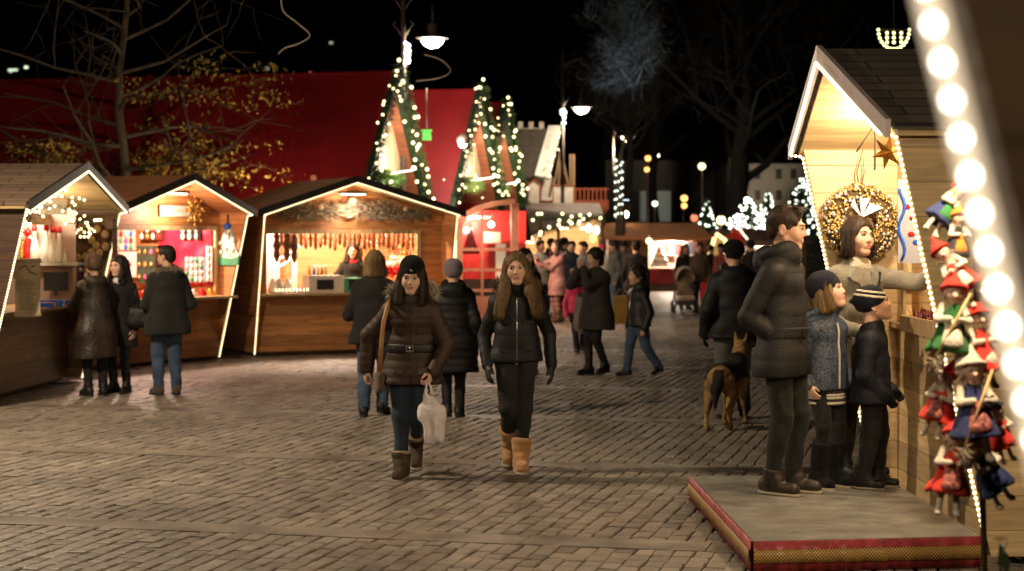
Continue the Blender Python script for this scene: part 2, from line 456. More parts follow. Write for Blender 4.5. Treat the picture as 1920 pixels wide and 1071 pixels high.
WHITE = cloth('white_cloth', (.7, .68, .64)); YELLOWBAG = pm('mustard_bag', (.42, .24, .03), .6, .2); BROWNKNIT = cloth('brown_knit_scarf', (.065, .043, .026), .95, .8, 90, .3)
# ------------------------------------------------------------------ people
def ik(a, b, l1, l2, pole):
    """middle joint of a two-bone chain from a to b, bending towards pole"""
    a, b, pole = np.array(a, float), np.array(b, float), np.array(pole, float)
    d = b-a; L = np.linalg.norm(d); mx = (l1+l2)*.999
    if L > mx: b = a+d/L*mx; d = b-a; L = mx
    u = d/L; x = (l1*l1-l2*l2+L*L)/(2*L); h = math.sqrt(max(l1*l1-x*x, 0))
    p = pole-u*(pole @ u); p = p/(np.linalg.norm(p)+1e-9)
    return a+u*x+p*h, b

def hand(S, w, d, pn, side, sc, curl=.5, fat=0., spread=1.):
    """palm, four fingers and a thumb; d = finger direction, pn = palm normal, side = towards the thumb"""
    d, pn = np.array(d, float), np.array(pn, float); d /= np.linalg.norm(d); pn = pn-d*(pn @ d); pn /= np.linalg.norm(pn)
    sd = np.array(side, float); sd = sd-d*(sd @ d)-pn*(sd @ pn); sd /= np.linalg.norm(sd)
    w = np.array(w, float)
    P = lambda a, b, c: w+sc*(d*a+sd*b+pn*c)
    Rr = np.stack([sd, pn, d], 1)
    S.cap(P(-.03, 0, 0), P(.02, 0, 0), (.026+fat)*sc, (.027+fat)*sc, .012, local=False)
    S.setT(None); S.ell(P(.052, 0, 0), ((.041+fat)*sc, (.017+fat)*sc, (.05+fat)*sc), .012, rot=Rr)
    for i, (b, L) in enumerate(((.03, .068), (.010, .077), (-.011, .072), (-.030, .056))):
        p = P(.088-.004*abs(i-1), b*.98, 0); a = curl*.55; q = p; r = (.0088+fat)*sc
        dirb = d+sd*b*1.6*spread*(1-curl)
        dirb /= np.linalg.norm(dirb)
        for j, f in enumerate((.45, .31, .24)):
            v = dirb*math.cos(a)+pn*math.sin(a); q2 = q+v*L*f*sc
            S.cap(q, q2, r, r*.9, .006, local=False); q = q2; r *= .9; a += curl*(1.15+.1*i)
    t0, t1 = P(.022, .026, .006), P(.055, .052-.018*curl, .014+.02*curl); t2 = P(.088, .058-.03*curl, .020+.03*curl)
    S.cap(t0, t1, (.0125+fat)*sc, (.0105+fat)*sc, .012, local=False); S.cap(t1, t2, (.0102+fat)*sc, (.0085+fat)*sc, .004, local=False)

def fur(name, centres, r, n, ln, mat, parent, seed=1, w=.007, droop=.3):
    g = np.random.default_rng(seed); C = np.array(centres, float); m = len(C)
    i = g.uniform(0, m-1.001, n); k = i.astype(int); f = (i-k)[:, None]
    c = C[k]*(1-f)+C[k+1]*f; ax = C[k+1]-C[k]; ax /= np.linalg.norm(ax, axis=1)[:, None]+1e-9
    v = g.normal(size=(n, 3)); v -= ax*(v*ax).sum(1)[:, None]*.6; v /= np.linalg.norm(v, axis=1)[:, None]
    s = np.cross(v, g.normal(size=(n, 3))); s /= np.linalg.norm(s, axis=1)[:, None]
    b = c+v*r*g.uniform(.1, 1, (n, 1)); L = ln*g.uniform(.5, 1.25, (n, 1))
    t = b+v*L; t[:, 2] -= L[:, 0]*droop
    V = np.stack([b-s*w*.5, b+s*w*.5, t], 1).reshape(-1, 3)
    return link(name, mesh_np(name, V, np.arange(3*n).reshape(n, 3), mat), parent)

def strands(name, paths, r, mat, parent, n, seed=0, jit=.02, taper=.3, sides=4):
    """thin locks following guide paths"""
    g = random.Random(seed); mb = MB()
    for i in range(n):
        p = g.choice(paths); k = len(p); o = Vector((g.gauss(0, jit), g.gauss(0, jit), g.gauss(0, jit*.4)))
        q = [Vector(a)+o*(.25+1.3*j/(k-1))+Vector((g.gauss(0, jit*.18),)*3) for j, a in enumerate(p)]
        rr = r*g.uniform(.6, 1.3)
        mb.tube(q, [rr*(1-(1-taper)*j/(k-1)) for j in range(k)], sides)
    return mb.build(name, mat, parent)

def head_ops(S, adult=True, nose=1.):
    S.ell((0, .012, .03), (.076, .094, .088), .02)
    S.ell((0, -.03, -.034), (.054, .067, .078), .035)
    S.cap((-.008, -.078, -.097), (.008, -.078, -.097), .017, k=.03)
    for x in (-1, 1):
        S.ell((x*.036, -.066, -.030), (.021, .022, .026), .045)
        S.cap((x*.037, -.084, .026), (x*.014, -.092, .024), .0075, .008, .02)
        S.cap((x*.047, -.008, -.06), (x*.015, -.062, -.096), .017, .015, .03)
        S.ell((x*.031, -.107, .006), (.017, .014, .011), .012, 's')
        S.ell((x*.077, .012, -.012), (.009, .019, .031), .008); S.ell((x*.085, .006, -.010), (.006, .009, .017), .006, 's')
    S.cap((0, -.093, .012), (0, -.1085*nose, -.026), .0075, .0105, .010)
    for x in (-1, 1): S.ell((x*.0105, -.099*nose, -.031), (.0075, .011, .007), .005)
    S.cap((-.019, -.092, -.058), (.019, -.092, -.058), .0075, k=.008); S.cap((-.015, -.091, -.068), (.015, -.091, -.068), .0085, k=.008)
    S.ell((0, -.103, -.0628), (.018, .008, .0018), .003, 's')

def person(label, loc, yaw, H, vox=.012, pose=None, skin=None, hair=None, hat=None, coat=None, legs=None, feet=None,
           scarf=None, gloves=None, belt=None, skirt=None, child=False, w=1.0, seed=0, smile=False, group=None):
    po = pose or {}; near = vox < .0115
    root = None
    hs = (H/6.5/.243) if not child else (H/5.7/.243)
    # --- skeleton
    lean = po.get('lean', 0.); hz = .532*H+po.get('drop', 0.)
    sw = .100*H*po.get('sw', 1.)
    pel = np.array([po.get('sx', 0.), po.get('sy', 0.), hz])
    neck = np.array([pel[0]*.6+po.get('lx', 0.), pel[1]-lean, .808*H if not child else .78*H])
    chest = pel+(neck-pel)*.72; waist = pel+(neck-pel)*.32
    tw = R(po.get('twist', 0)); tx, ty = math.cos(tw), math.sin(tw)
    sh = {1: neck+np.array([tx*sw, ty*sw, -.035*H]), -1: neck+np.array([-tx*sw, -ty*sw, -.035*H])}
    hx, hp, hr_ = [R(a) for a in po.get('head', (0, 0, 0))]
    hc = np.array([neck[0], neck[1]-.025-.02*math.sin(hp), H-.112*hs+po.get('hd', 0.)])
    Mh = Matrix.Translation(hc) @ Matrix.Rotation(hx, 4, 'Z') @ Matrix.Rotation(hp, 4, 'X') @ Matrix.Rotation(hr_, 4, 'Y') @ Matrix.Scale(hs, 4)
    J = {}
    for s, kf, kh in ((1, 'fl', 'hl'), (-1, 'fr', 'hr')):
        f = po.get(kf, (s*.085, 0, 0, .18)); fx, fy, lift, fyaw = f if len(f) == 4 else (*f, .18)
        hip = pel+np.array([s*.049*H, 0, 0])
        ank = np.array([fx, fy, .052*H+lift])
        kn, ank = ik(hip, ank, .25*H, .235*H, (s*.06, -1, 0))
        fd = np.array([math.sin(fyaw*s), -math.cos(fyaw*s), 0.])
        toe = ank+fd*(.088*H if lift < .05 else .07*H); toe[2] = max(.022*H, min(ank[2]-.028*H, .022*H+lift*.25))
        a0 = sh[s]; dflt = a0+np.array([s*.055, -.03, -.305*H])
        wr = po.get(kh); wr = dflt if wr is None else np.array(wr, float)
        el, wr = ik(a0, wr, .172*H, .152*H, po.get('e'+kh[1], (s*.5, 1., -.3)))
        J[s] = dict(hip=hip, kn=kn, ank=ank, toe=toe, fd=fd, sh=a0, el=el, wr=wr)
    hsc = H/1.75*(1.05 if not child else .95)
    # --- body (skin): one continuous mesh
    S = SDF()
    S.cap(pel+[0, 0, -.01], chest, .07*H*w, .08*H*w, .03, ky=.72, local=False)
    S.cap(sh[-1]*.9+sh[1]*.1, sh[1]*.9+sh[-1]*.1, .030*H, .030*H, .05, local=False)
    nb = neck+np.array([0, .012, -.03]); S.cap(nb, hc+np.array([0, .02, -.05*hs]), .052*hs*1.0, .05*hs, .03, local=False)
    for s in (1, -1):
        j = J[s]
        S.cap(j['hip'], j['kn'], .036*H, .027*H, .03, local=False); S.cap(j['kn'], j['ank'], .026*H, .018*H, .01, local=False)
        S.cap(j['ank']-[0, 0, .02*H], j['toe'], .012*H, .012*H, .01, local=False)
        S.cap(j['sh'], j['el'], .025*H, .022*H, .02, local=False); S.cap(j['el'], j['wr'], .021*H, .0145*H, .01, local=False)
        j['d'] = (j['wr']-j['el'])/np.linalg.norm(j['wr']-j['el'])
        pn = po.get('pn'+('l' if s > 0 else 'r'), (-s, 0.15, 0)); sd = po.get('sd'+('l' if s > 0 else 'r'), (0, -1, .2))
        dd = po.get('hd'+('l' if s > 0 else 'r'), j['d'])
        j['h'] = (dd, pn, sd); cu = po.get('curl', .45)
        if not gloves: hand(S, j['wr'], dd, pn, sd, hsc, cu)
    S.setT(Mh); head_ops(S); S.setT(None)
    Mi = np.array(Mh.inverted())
    def lips(c):
        p = c @ Mi[:3, :3].T+Mi[:3, 3]
        m = ((p[:, 0]/.0235)**2+((p[:, 2]+.0632)/.0095)**2 < 1) & (p[:, 1] < -.080)
        return m.astype(int)
    sk = skin or SKIN[0]
    body = S.obj('person', vox*(.55 if near else .9), [sk, LIP], None, lips)
    body.location = loc; body.rotation_euler = (0, 0, yaw)
    tag(body, label, 'person', group)
    body.name = 'person'
    # --- face details
    if near:
        for s in (-1, 1):
            Te = Mh @ Matrix.Translation((s*.0315, -.0840, .006))
            eb = MB(Te); eb.ball((0, .001, 0), .0124, 8, (1, 1, .8))
            gz = po.get('gaze', (0, 0)); eb.mat(1).ball((gz[0]*.005, -.0062, gz[1]*.003-.0004), .0076, 8)
            eb.mat(2)
            eb.tube([(-.016, -.004, .001), (-.009, -.0105, .0052), (0, -.0130, .0063), (.009, -.0105, .0052), (.016, -.004, .001)], .0024, 5)
            eb.build('eye', [EYEW, EYED, LASH], body)
            bb = MB(Mh); bb.tube([(s*.013, -.1005, .0245), (s*.028, -.0985, .0295), (s*.046, -.085, .026)], [.0022, .0030, .0014], 5)
            bb.build('eyebrow', (hair or ('', LASH))[1], body)
        if smile:
            tb = MB(Mh); tb.tube([(-.016, -.093, -.061), (-.009, -.0965, -.0635), (0, -.098, -.064), (.009, -.0965, -.0635), (.016, -.093, -.061)], .0036, 6); tb.build('teeth', TEETH, body)
    # --- hair
    if hair:
        st, hm = hair[0], hair[1]; Hh = SDF(Mh)
        if st == 'short':
            Hh.ell((0, .016, .040), (.084, .100, .092), .01)
            Hh.cap((-.03, -.060, .096), (.03, -.058, .098), .023, k=.03); Hh.ell((0, .07, -.02), (.062, .035, .05), .03)
            Hh.ell((0, -.108, -.022), (.075, .062, .098), .012, 's'); Hh.ell((0, -.03, -.088), (.10, .085, .055), .015, 's')
            for s in (-1, 1): Hh.ell((s*.085, .016, -.014), (.02, .026, .036), .008, 's')
            Hh.setT(None); Hh.noise(.0032, (85, 60, 70), seed, 7)
        elif st in ('long', 'bob', 'mid'):
            Hh.ell((0, .014, .038), (.087, .103, .092), .01)
            ln = {'long': -.34, 'mid': -.2, 'bob': -.125}[st]; fw = {'long': .045, 'mid': .03, 'bob': .015}[st]
            for s in (-1, 1):
                if st == 'bob':
                    Hh.cap((s*.062, .02, .03), (s*.074, .015, ln), .034, .036, .03, ky=1); Hh.cap((s*.066, -.035, .03), (s*.077, -.028, ln+.01), .021, .022, .025)
                else:
                    Hh.cap((s*.064, -.018, .05), (s*.078, -.035, -.07), .024, .030, .03); Hh.cap((s*.078, -.035, -.07), (s*.088, -.085, -.17), .030, .032, .03)
                    if st == 'long': Hh.cap((s*.095, -.082, -.15), (s*.125, -.125, ln), .038, .030, .03); Hh.cap((s*.105, -.03, -.12), (s*.150, -.075, ln*.92), .036, .034, .03)
                    Hh.cap((s*.060, .045, .02), (s*.085, .055, ln*.9), .045, .05, .03)
            Hh.cap((0, .05, 0), (0, .062 if st == 'bob' else .10, ln*.95), .066, .07, .04, ky=.8)
            Hh.ell((0, -.115, -.03), (.058, .085, .103), .012, 's')
            Hh.cut((0, 0, ln-.012), (0, 0, -1), .02)
            Hh.setT(None); Hh.noise(.0042, (75, 75, 9), seed, 8)
        elif st == 'cap':          # cropped / covered
            Hh.ell((0, .02, .036), (.083, .097, .090), .01); Hh.ell((0, -.11, -.03), (.07, .072, .095), .012, 's'); Hh.setT(None); Hh.noise(.002, 60, seed)
        elif st == 'curly':
            Hh.ell((0, .02, .035), (.098, .108, .105), .01); Hh.ell((0, .06, -.05), (.08, .06, .07), .03); Hh.ell((0, -.12, -.035), (.072, .098, .108), .012, 's'); Hh.setT(None); Hh.noise(.005, 75, seed, 9)
        ho = Hh.obj('hair', vox*.9, hm, body)
        if near and st in ('long', 'bob', 'mid'):
            g = []
            for s in (-1, 1):
                for a in (.0, .02, .045):
                    pts = [(s*.03, -.03+a, .119), (s*.070, -.03+a, .065), (s*.083, -.028+a, -.01), (s*.092, -.045+a, -.08)]+([(s*.094, -.03+a, ln-.01)] if st == 'bob' else [(s*(.108+a*.5), -.10+a, -.17)]+([(s*(.132+a*.7), -.150+a, ln-.02)] if st == 'long' else []))
                    g.append([Mh @ Vector(p) for p in pts])
            g.append([Mh @ Vector(p) for p in [(0, .0, .13), (0, .09, .09), (0, .12, 0), (0, .125, ln*.5), (0, .12, ln)]])
            strands('hair_lock', g, .0015, hm, ho, 520 if st == 'long' else 380, seed, .014)
        if near and st == 'short':
            g = [[Mh @ Vector(p) for p in [(x, -.03, .126), (x*1.05, -.062, .118), (x*1.1+.006, -.084, .106)]] for x in (-.05, -.03, -.01, .012, .033, .052)]
            strands('hair_lock', g, .0045, hm, ho, 45, seed, .007)
    # --- hat
    if hat:
        st, hm = hat[0], hat[1]; K = SDF(Mh)
        if st in ('beanie', 'pompom', 'tall', 'cloche'):
            up = {'tall': .03, 'cloche': .012}.get(st, .006)
            K.ell((0, .018, .040), (.095, .110, .092), .01); K.ell((0, .026, .058+up), (.088, .098, .074), .03)
            K.setT(Mh @ Matrix.Rotation(R(-8), 4, 'X')); K.cut((0, 0, .024 if not child else .006), (0, 0, -1), .012)
            K.ring((0, .014, .040 if not child else .024), (0, 0, 1), .081, .0155, .01, 1.5, 1.16)
            if child: K.setT(Mh); K.ell((0, .022, .058), (.096, .108, .090), .02)
            if st == 'cloche': K.ell((0, .04, .0), (.09, .085, .06), .03)
            K.setT(None); K.noise(.0012, 40, seed)
        elif st == 'cap':
            K.ell((0, .014, .045), (.090, .106, .088), .01); K.cut((0, 0, .045), (0, 0, -1), .01); K.ell((0, -.12, .048), (.07, .07, .009), .01)
        ko = K.obj('hat', vox*.9, hm, body)
        if len(hat) > 2:
            for kind, m2 in hat[2:]:
                if kind == 'badge':
                    b = MB(Mh); b.ball((.006, -.101, .066), .007, 6, (1.3, .5, .8)); b.build('badge', m2, ko)
                elif kind == 'pom':
                    fur('pompom', [tuple(Mh @ Vector((0, .125, .075+.002*i))) for i in range(3)], .022*hs, 260, .02, m2, ko, 3)
                elif kind == 'stripe':
                    K2 = K.clone(.003); K2.setT(Mh @ Matrix.Rotation(R(24), 4, 'X') @ Matrix.Translation((0, 0, .062)))
                    K2.cut((0, 0, .006), (0, 0, 1), .002).cut((0, 0, -.006), (0, 0, -1), .002); K2.obj('stripe', vox*.6, m2, ko)
                    K3 = K.clone(.003); K3.setT(Mh @ Matrix.Rotation(R(24), 4, 'X') @ Matrix.Translation((0, 0, .092))); K3.cut((0, 0, .005), (0, 0, 1), .002).cut((0, 0, -.005), (0, 0, -1), .002); K3.obj('stripe', vox*.6, m2, ko)
    # --- trousers
    lg = legs or {}; lm = lg.get('mat', DARKTROUSER); lr = lg.get('r', 1.)
    T = SDF(); T.cap(J[-1]['hip']+[0, .005, .01], J[1]['hip']+[0, .005, .01], .068*H*w*min(lr, 1.08), None, .03, ky=.9, local=False)
    ends = feet.get('shaft', .0) if feet else 0
    for s in (1, -1):
        j = J[s]; low = j['ank']-(j['kn']-j['ank'])*.05
        T.cap(j['hip'], j['kn'], .062*H*lr*w, .044*H*lr, .03, local=False)
        T.cap(j['kn'], low, .043*H*lr, .034*H*lr*lg.get('flare', 1.), .02, local=False)
    T.noise(lg.get('wr', .004), (16, 16, 30), seed+1)
    # hem: nothing below the ankles
    T.cut((0, 0, .026*H), (0, 0, -1))
    T.cut(pel+[0, 0, .09*H], (0, 0, 1))
    T.obj('trousers', vox, lm, body)
    # --- footwear
    fe = feet or {}; fm = fe.get('mat', BLACKLEATHER); fr_ = fe.get('r', 1.)
    for s in (1, -1):
        j = J[s]; B = SDF(); ax = j['kn']-j['ank']; ax /= np.linalg.norm(ax)
        shaft = fe.get('shaft', .04)*H
        heel = j['ank']-j['fd']*.022*H; heel[2] = j['ank'][2]-.024*H
        B.cap(heel, j['toe'], .027*H*fr_, .023*H*fr_, .02, local=False)
        B.cap(heel+[0, 0, .012*H], j['ank']+j['fd']*.025*H, .026*H*fr_, .027*H*fr_, .02, local=False)
        B.cap(j['ank'], j['ank']+ax*shaft, .030*H*fr_, .034*H*fr_*fe.get('flare', 1.), .02, local=False)
        B.cut(j['ank']+ax*(shaft+.012*H), ax, .012)
        B.noise(.002, 26, seed+2)
        if fe.get('slouch'): B.quilt(.005, .05, .0)
        bo = B.obj('boot' if shaft > .06*H else 'shoe', vox, fm, body)
        if fe.get('sole') is not None:
            K = SDF(); dn = np.array([0, 0, -.021*H*fr_]); K.cap(heel+dn-j['fd']*.004, j['toe']+dn+[0, 0, .003]+j['fd']*.004, .028*H*fr_, .026*H*fr_, .01, ky=.40, n=(0, 0, 1), local=False)
            K.obj('sole', vox*.8, fe['sole'], bo)
        if fe.get('trim') is not None:
            tp = j['ank']+ax*shaft; F = SDF(); F.cap(tp-ax*.012, tp+ax*.012, .036*H*fr_*fe.get('flare', 1.), None, .01, ky=1, local=False); F.cut(tp+ax*.024, ax).cut(tp-ax*.006, -ax); F.obj('trim', vox, fe['trim'], bo)
    # --- skirt under coat
    if skirt:
        K = SDF(); K.cap(pel+[0, 0, .02*H], (pel[0], pel[1], skirt['hem']*H), .092*H*w, .092*H*w*skirt.get('flare', 1.05), .02, ky=.8, local=False); K.cut((0, 0, skirt['hem']*H), (0, 0, -1), .01); K.noise(.003, 20, seed); K.obj('dress', vox, skirt['mat'], body)
        if skirt.get('band') is not None:
            for zz in skirt.get('bands', (.03,)):
                K2 = K.clone(.003); K2.cut((0, 0, (skirt['hem']+zz)*H), (0, 0, 1)).cut((0, 0, (skirt['hem']+zz-.012)*H), (0, 0, -1)); K2.obj('hem_band', vox*.8, skirt['band'], body)
    # --- coat
    co = coat or {}; cm = co.get('mat', BLACKCLOTH); cg = co.get('g', 1.)*w
    C = SDF(); q = co.get('puff')
    C.cap(waist, chest, .095*H*cg*co.get('waist', 1.), .106*H*cg, .03, ky=.76, local=False)
    C.cap(sh[-1]+[.02, 0, .0], sh[1]-[.02, 0, 0], .047*H*cg, None, .06, ky=.9, local=False)
    C.cap(neck+[0, .01, -.02], neck+[0, -.003, .012*H], .056*H*min(cg, 1.05), .048*H, .045, local=False)
    hem = co.get('hem', .45); fl_ = co.get('flare', 1.0)
    for s in (1, -1):
        hx_ = s*.040*H
        C.cap(waist+[hx_*.5, 0, 0], (pel[0]+hx_, pel[1], max(hem*H, .45*H)), .088*H*cg*co.get('waist', 1.), .093*H*cg*(1+(fl_-1)*.5), .05, ky=.92, local=False)
        if hem < .45: C.cap((pel[0]+hx_, pel[1], .46*H), (pel[0]+hx_*fl_+co.get('dx', 0), pel[1]+co.get('dy', 0), hem*H), .093*H*cg*(1+(fl_-1)*.5), .095*H*cg*fl_, .05, ky=.95, local=False)
    C.cut((0, 0, hem*H), (0, 0, -1), .012)
    if q: C.quilt(q[0], q[1], waist[2])
    CT = C.clone(.007)
    for s in (1, -1):
        j = J[s]; e = j['wr']-j['d']*co.get('cuff', .0)
        wv = (q[0]*.9, q[1]*.95) if q else None
        ag = co.get('ag', 1.)
        C.cap(j['sh']-[s*.012, 0, .01], j['el'], .041*H*cg*ag, .034*H*cg*ag, .022, wav=wv, local=False)
        C.cap(j['el'], e, .034*H*cg*ag, .027*H*cg*ag*co.get('cuffr', 1.), .012, wav=wv, local=False)
        C.cut(j['wr']+j['d']*.012, j['d'], .004) if False else None
    if co.get('collar'):
        C.ring(neck+np.array([0, -.002, .022*H]), (0, .16, 1), .047*H, .017*H*co['collar'], .012, 1.7, 1.0)
    if co.get('hood') == 'down':
        C.ell(neck+np.array([0, .070*H*.9, .005*H]), (.080*H, .036*H, .055*H), .035); C.ring(neck+np.array([0, .02*H, .035*H]), (0, .45, 1), .062*H, .02*H, .02, 1.2, 1.05)
    if co.get('hood') == 'up':
        C.setT(Mh); C.ell((0, .025, .03), (.105, .118, .115), .02); C.cap((0, .06, -.05), (0, .05, -.14), .085, .09, .04); C.ell((0, -.12, -.01), (.078, .10, .115), .012, 's'); C.setT(None)
    C.noise(co.get('wr', .004), co.get('wf', (14, 14, 20)), seed+4, 6)
    cobj = C.obj('coat', vox, cm, body)
    if co.get('fur') is not None:
        if co.get('hood') == 'up':
            ce = [tuple(Mh @ Vector((.098*math.sin(a), -.045+.03*math.cos(a), .01+.12*math.cos(a)))) for a in np.linspace(-2.6, 2.6, 26)]
        else:
            fu = co.get('furup', 0.); ce = [tuple(neck+np.array([(.084+.022*fu)*H*math.sin(a), .036*H+.062*H*math.cos(a)-.01, (.030+.022*fu)*H+(.018+.03*fu)*H*math.cos(a)])) for a in np.linspace(-2.35, 2.35, 30)]
        fur('fur_trim', ce, .02*H/1.7*co.get('furr', 1.), 1500 if near else 500, .038*co.get('furr', 1.), co['fur'], cobj, seed+3, .006 if near else .012)
    if belt:
        bz = belt.get('z', .585)*H; hh = belt.get('h', .022); Bt = CT
        Bt.cut((0, 0, bz+hh), (0, 0, 1), .004).cut((0, 0, bz-hh), (0, 0, -1), .004)
        bo = Bt.obj('belt', vox*.8, belt['mat'], body)
        Vb = np.empty(len(bo.data.vertices)*3, np.float32); bo.data.vertices.foreach_get('co', Vb)
        if belt.get('buckle') is not None:
            yy = Vb[1::3].min()-.004
            bk = MB()
            for a in (-1, 1):
                bk.box((waist[0]+belt.get('bx', 0), yy, bz+a*hh*.8), (.05, .008, .007)); bk.box((waist[0]+belt.get('bx', 0)+a*.024, yy, bz), (.006, .008, hh*1.6))
            bk.ball((waist[0]+belt.get('bx', 0), yy-.002, bz+.006), .007, 6); bk.ball((waist[0]+belt.get('bx', 0), yy-.002, bz-.01), .006, 6)
            bk.build('buckle', belt['buckle'], bo)
    if co.get('zip') is not None:
        zz = MB(); g = []
        Vc = np.empty(len(cobj.data.vertices)*3, np.float32); cobj.data.vertices.foreach_get('co', Vc); Vc = Vc.reshape(-1, 3)
        zx = co.get('zipx', 0.)
        for t in np.linspace(max(hem*H+.01, .0), neck[2]-.005, 26):
            m = (np.abs(Vc[:, 0]-zx-neck[0]*0) < .018) & (np.abs(Vc[:, 2]-t) < .014)
            if m.any(): g.append((zx, Vc[m, 1].min()-.0015, t))
        if len(g) > 3: zz.tube(g, co.get('zipr', .0045), 5); zz.build('zip', co['zip'], cobj)
    if near and (co.get('lapel') or co.get('strap') or co.get('pockets')):
        Vc = np.empty(len(cobj.data.vertices)*3, np.float32); cobj.data.vertices.foreach_get('co', Vc); Vc = Vc.reshape(-1, 3)
        def fy(x, z):
            m = (np.abs(Vc[:, 0]-x) < .022) & (np.abs(Vc[:, 2]-z) < .022) & (Vc[:, 1] < pel[1]+.05)
            return Vc[m, 1].min() if m.any() else pel[1]-.12
        def patch(nm, poly, off, m_):
            f = [(x, fy(x, z)-off, z) for x, z in poly]; bk = [(x, y+off+.02, z) for x, y, z in f]; n_ = len(f)
            mb_ = MB(); mb_.add(f+bk, [tuple(range(n_)), tuple(range(2*n_-1, n_-1, -1))]+[((i+1) % n_, i, n_+i, n_+(i+1) % n_) for i in range(n_)]); return mb_.build(nm, m_, cobj)
        nz = neck[2]
        if co.get('lapel'):
            for s in (-1, 1): patch('lapel', [(s*.02, nz-.20), (s*.035, nz-.02), (s*.075, nz+.015), (s*.145, nz-.055), (s*.125, nz-.085), (s*.085, nz-.095)][::s], .016, co['lapel'])
            for k in range(3): mb_ = MB(); mb_.ball((.02, fy(.02, nz-.25-.11*k)-.004, nz-.25-.11*k), .012, 6, (1, .4, 1)); mb_.build('button', BLACKLEATHER, cobj)
        if co.get('strap'):
            mb_ = MB(); q_ = [(.115-.03*k, nz-.03-.062*k) for k in range(9)]; mb_.tube([(x, fy(x, z)-.006, z) for x, z in q_], .016, 6); mb_.build('strap', co['strap'], cobj)
        if co.get('pockets'):
            for s in (-1, 1):
                for z_ in (hem*H+.10, nz-.20): patch('pocket_flap', [(s*.05, z_+.02), (s*.13, z_+.03), (s*.13, z_-.015), (s*.05, z_-.025)][::s], .006, cm)
    # --- scarf, gloves
    if scarf is not None:
        K = SDF(); r = .030*H/1.7*(1.25 if not child else 1.1)
        for i, (dz, rr, tl) in enumerate(((-.004, .062, .25), (.022, .055, .1), (.042, .050, .05))):
            K.ring(neck+np.array([0, -.006, dz*H/1.7]), (.12*((-1)**i), tl, 1), rr*H/1.7, r*(1-.12*i), .012, 1.0, 1.05)
        K.noise(.005, (30, 30, 38), seed+6); so = K.obj('scarf', vox*.9, scarf, body)
    if gloves is not None:
        for s in (1, -1):
            G = SDF(); hand(G, J[s]['wr'], *J[s]['h'], hsc, po.get('curl', .45), .003); G.obj('glove', vox*.8, gloves, body)
    body['_'] = 0; del body['_']
    body_info[body.name] = dict(J=J, Mh=Mh, neck=neck, H=H, waist=waist, pel=pel)
    return body
body_info = {}

def world_of(p, loc, yaw):
    v = Matrix.Rotation(yaw, 4, 'Z') @ Vector(p); return v+Vector(loc)
# ------------------------------------------------------------------ camera, night sky, plaza
cd = bpy.data.cameras.new('camera'); cam = bpy.data.objects.new('camera', cd); COL.objects.link(cam); scene.camera = cam
cam.location = (0, 0, CH); cam.rotation_euler = (R(90), 0, 0)
cd.sensor_width = 36; cd.lens = 36*FPX/1920; cd.shift_y = -(HZ-535.5)/1920*-1
cd.clip_start = .05; cd.clip_end = 2000
cd.dof.use_dof = True; cd.dof.focus_distance = 12.2; cd.dof.aperture_fstop = 2.8
scene.view_settings.view_transform = 'Standard'; scene.view_settings.look = 'None'; scene.view_settings.exposure = 0; scene.view_settings.gamma = 1
scene.cycles.use_denoising = True
scene.cycles.sample_clamp_indirect = 6.0; scene.cycles.sample_clamp_direct = 0
scene.cycles.max_bounces = 6; scene.cycles.diffuse_bounces = 3; scene.cycles.glossy_bounces = 3; scene.cycles.transparent_max_bounces = 8
scene.cycles.caustics_reflective = False; scene.cycles.caustics_refractive = False
wd = bpy.data.worlds.new('World'); scene.world = wd; wd.use_nodes = True
bg = wd.node_tree.nodes['Background']; sky = wd.node_tree.nodes.new('ShaderNodeTexSky')
sky.sky_type = 'NISHITA'; sky.sun_disc = False; sky.sun_elevation = R(-6); sky.sun_rotation = R(180)
wd.node_tree.links.new(sky.outputs[0], bg.inputs[0]); bg.inputs[1].default_value = .012

WARM = (1, .80, .54); WARM2 = (1, .72, .42); COOL = (.9, .95, 1.)
G_STRIP = glow('rope_light_tube', (1, .72, .34), 1.0); G_BEAD = glow('rope_light_bead', (1, .86, .52), 3.2, 'NONE')
G_BULB = glow('fairy_bulb', (1, .80, .40), 4.5, 'NONE'); G_COLD = glow('cold_bulb', (.90, 1, .80), 3.2, 'NONE'); G_LAMP = glow('lamp_globe', (1, .90, .68), 12.)
G_TUBE = glow('strip_lamp', (1, .86, .66), 3.); G_ORANGE = glow('orange_lantern', (1, .45, .12), 3.2, 'NONE'); G_DIM = glow('far_window_light', (.7, .75, .6), .10, 'NONE')
BULBS = {}
def bulb_mesh(r, m, sub=1):
    k = (round(r, 4), m.name)
    if k not in BULBS:
        mb = MB(); mb.ball((0, 0, 0), r, 4); ob = mb.build('bulb', m); BULBS[k] = ob.data; bpy.data.objects.remove(ob)
    return BULBS[k]
def bulbs(parent, pts, r, m, name='bulb'):
    me = bulb_mesh(r, m)
    for p in pts:
        o = bpy.data.objects.new(name, me); COL.objects.link(o); o.parent = parent; o.location = p

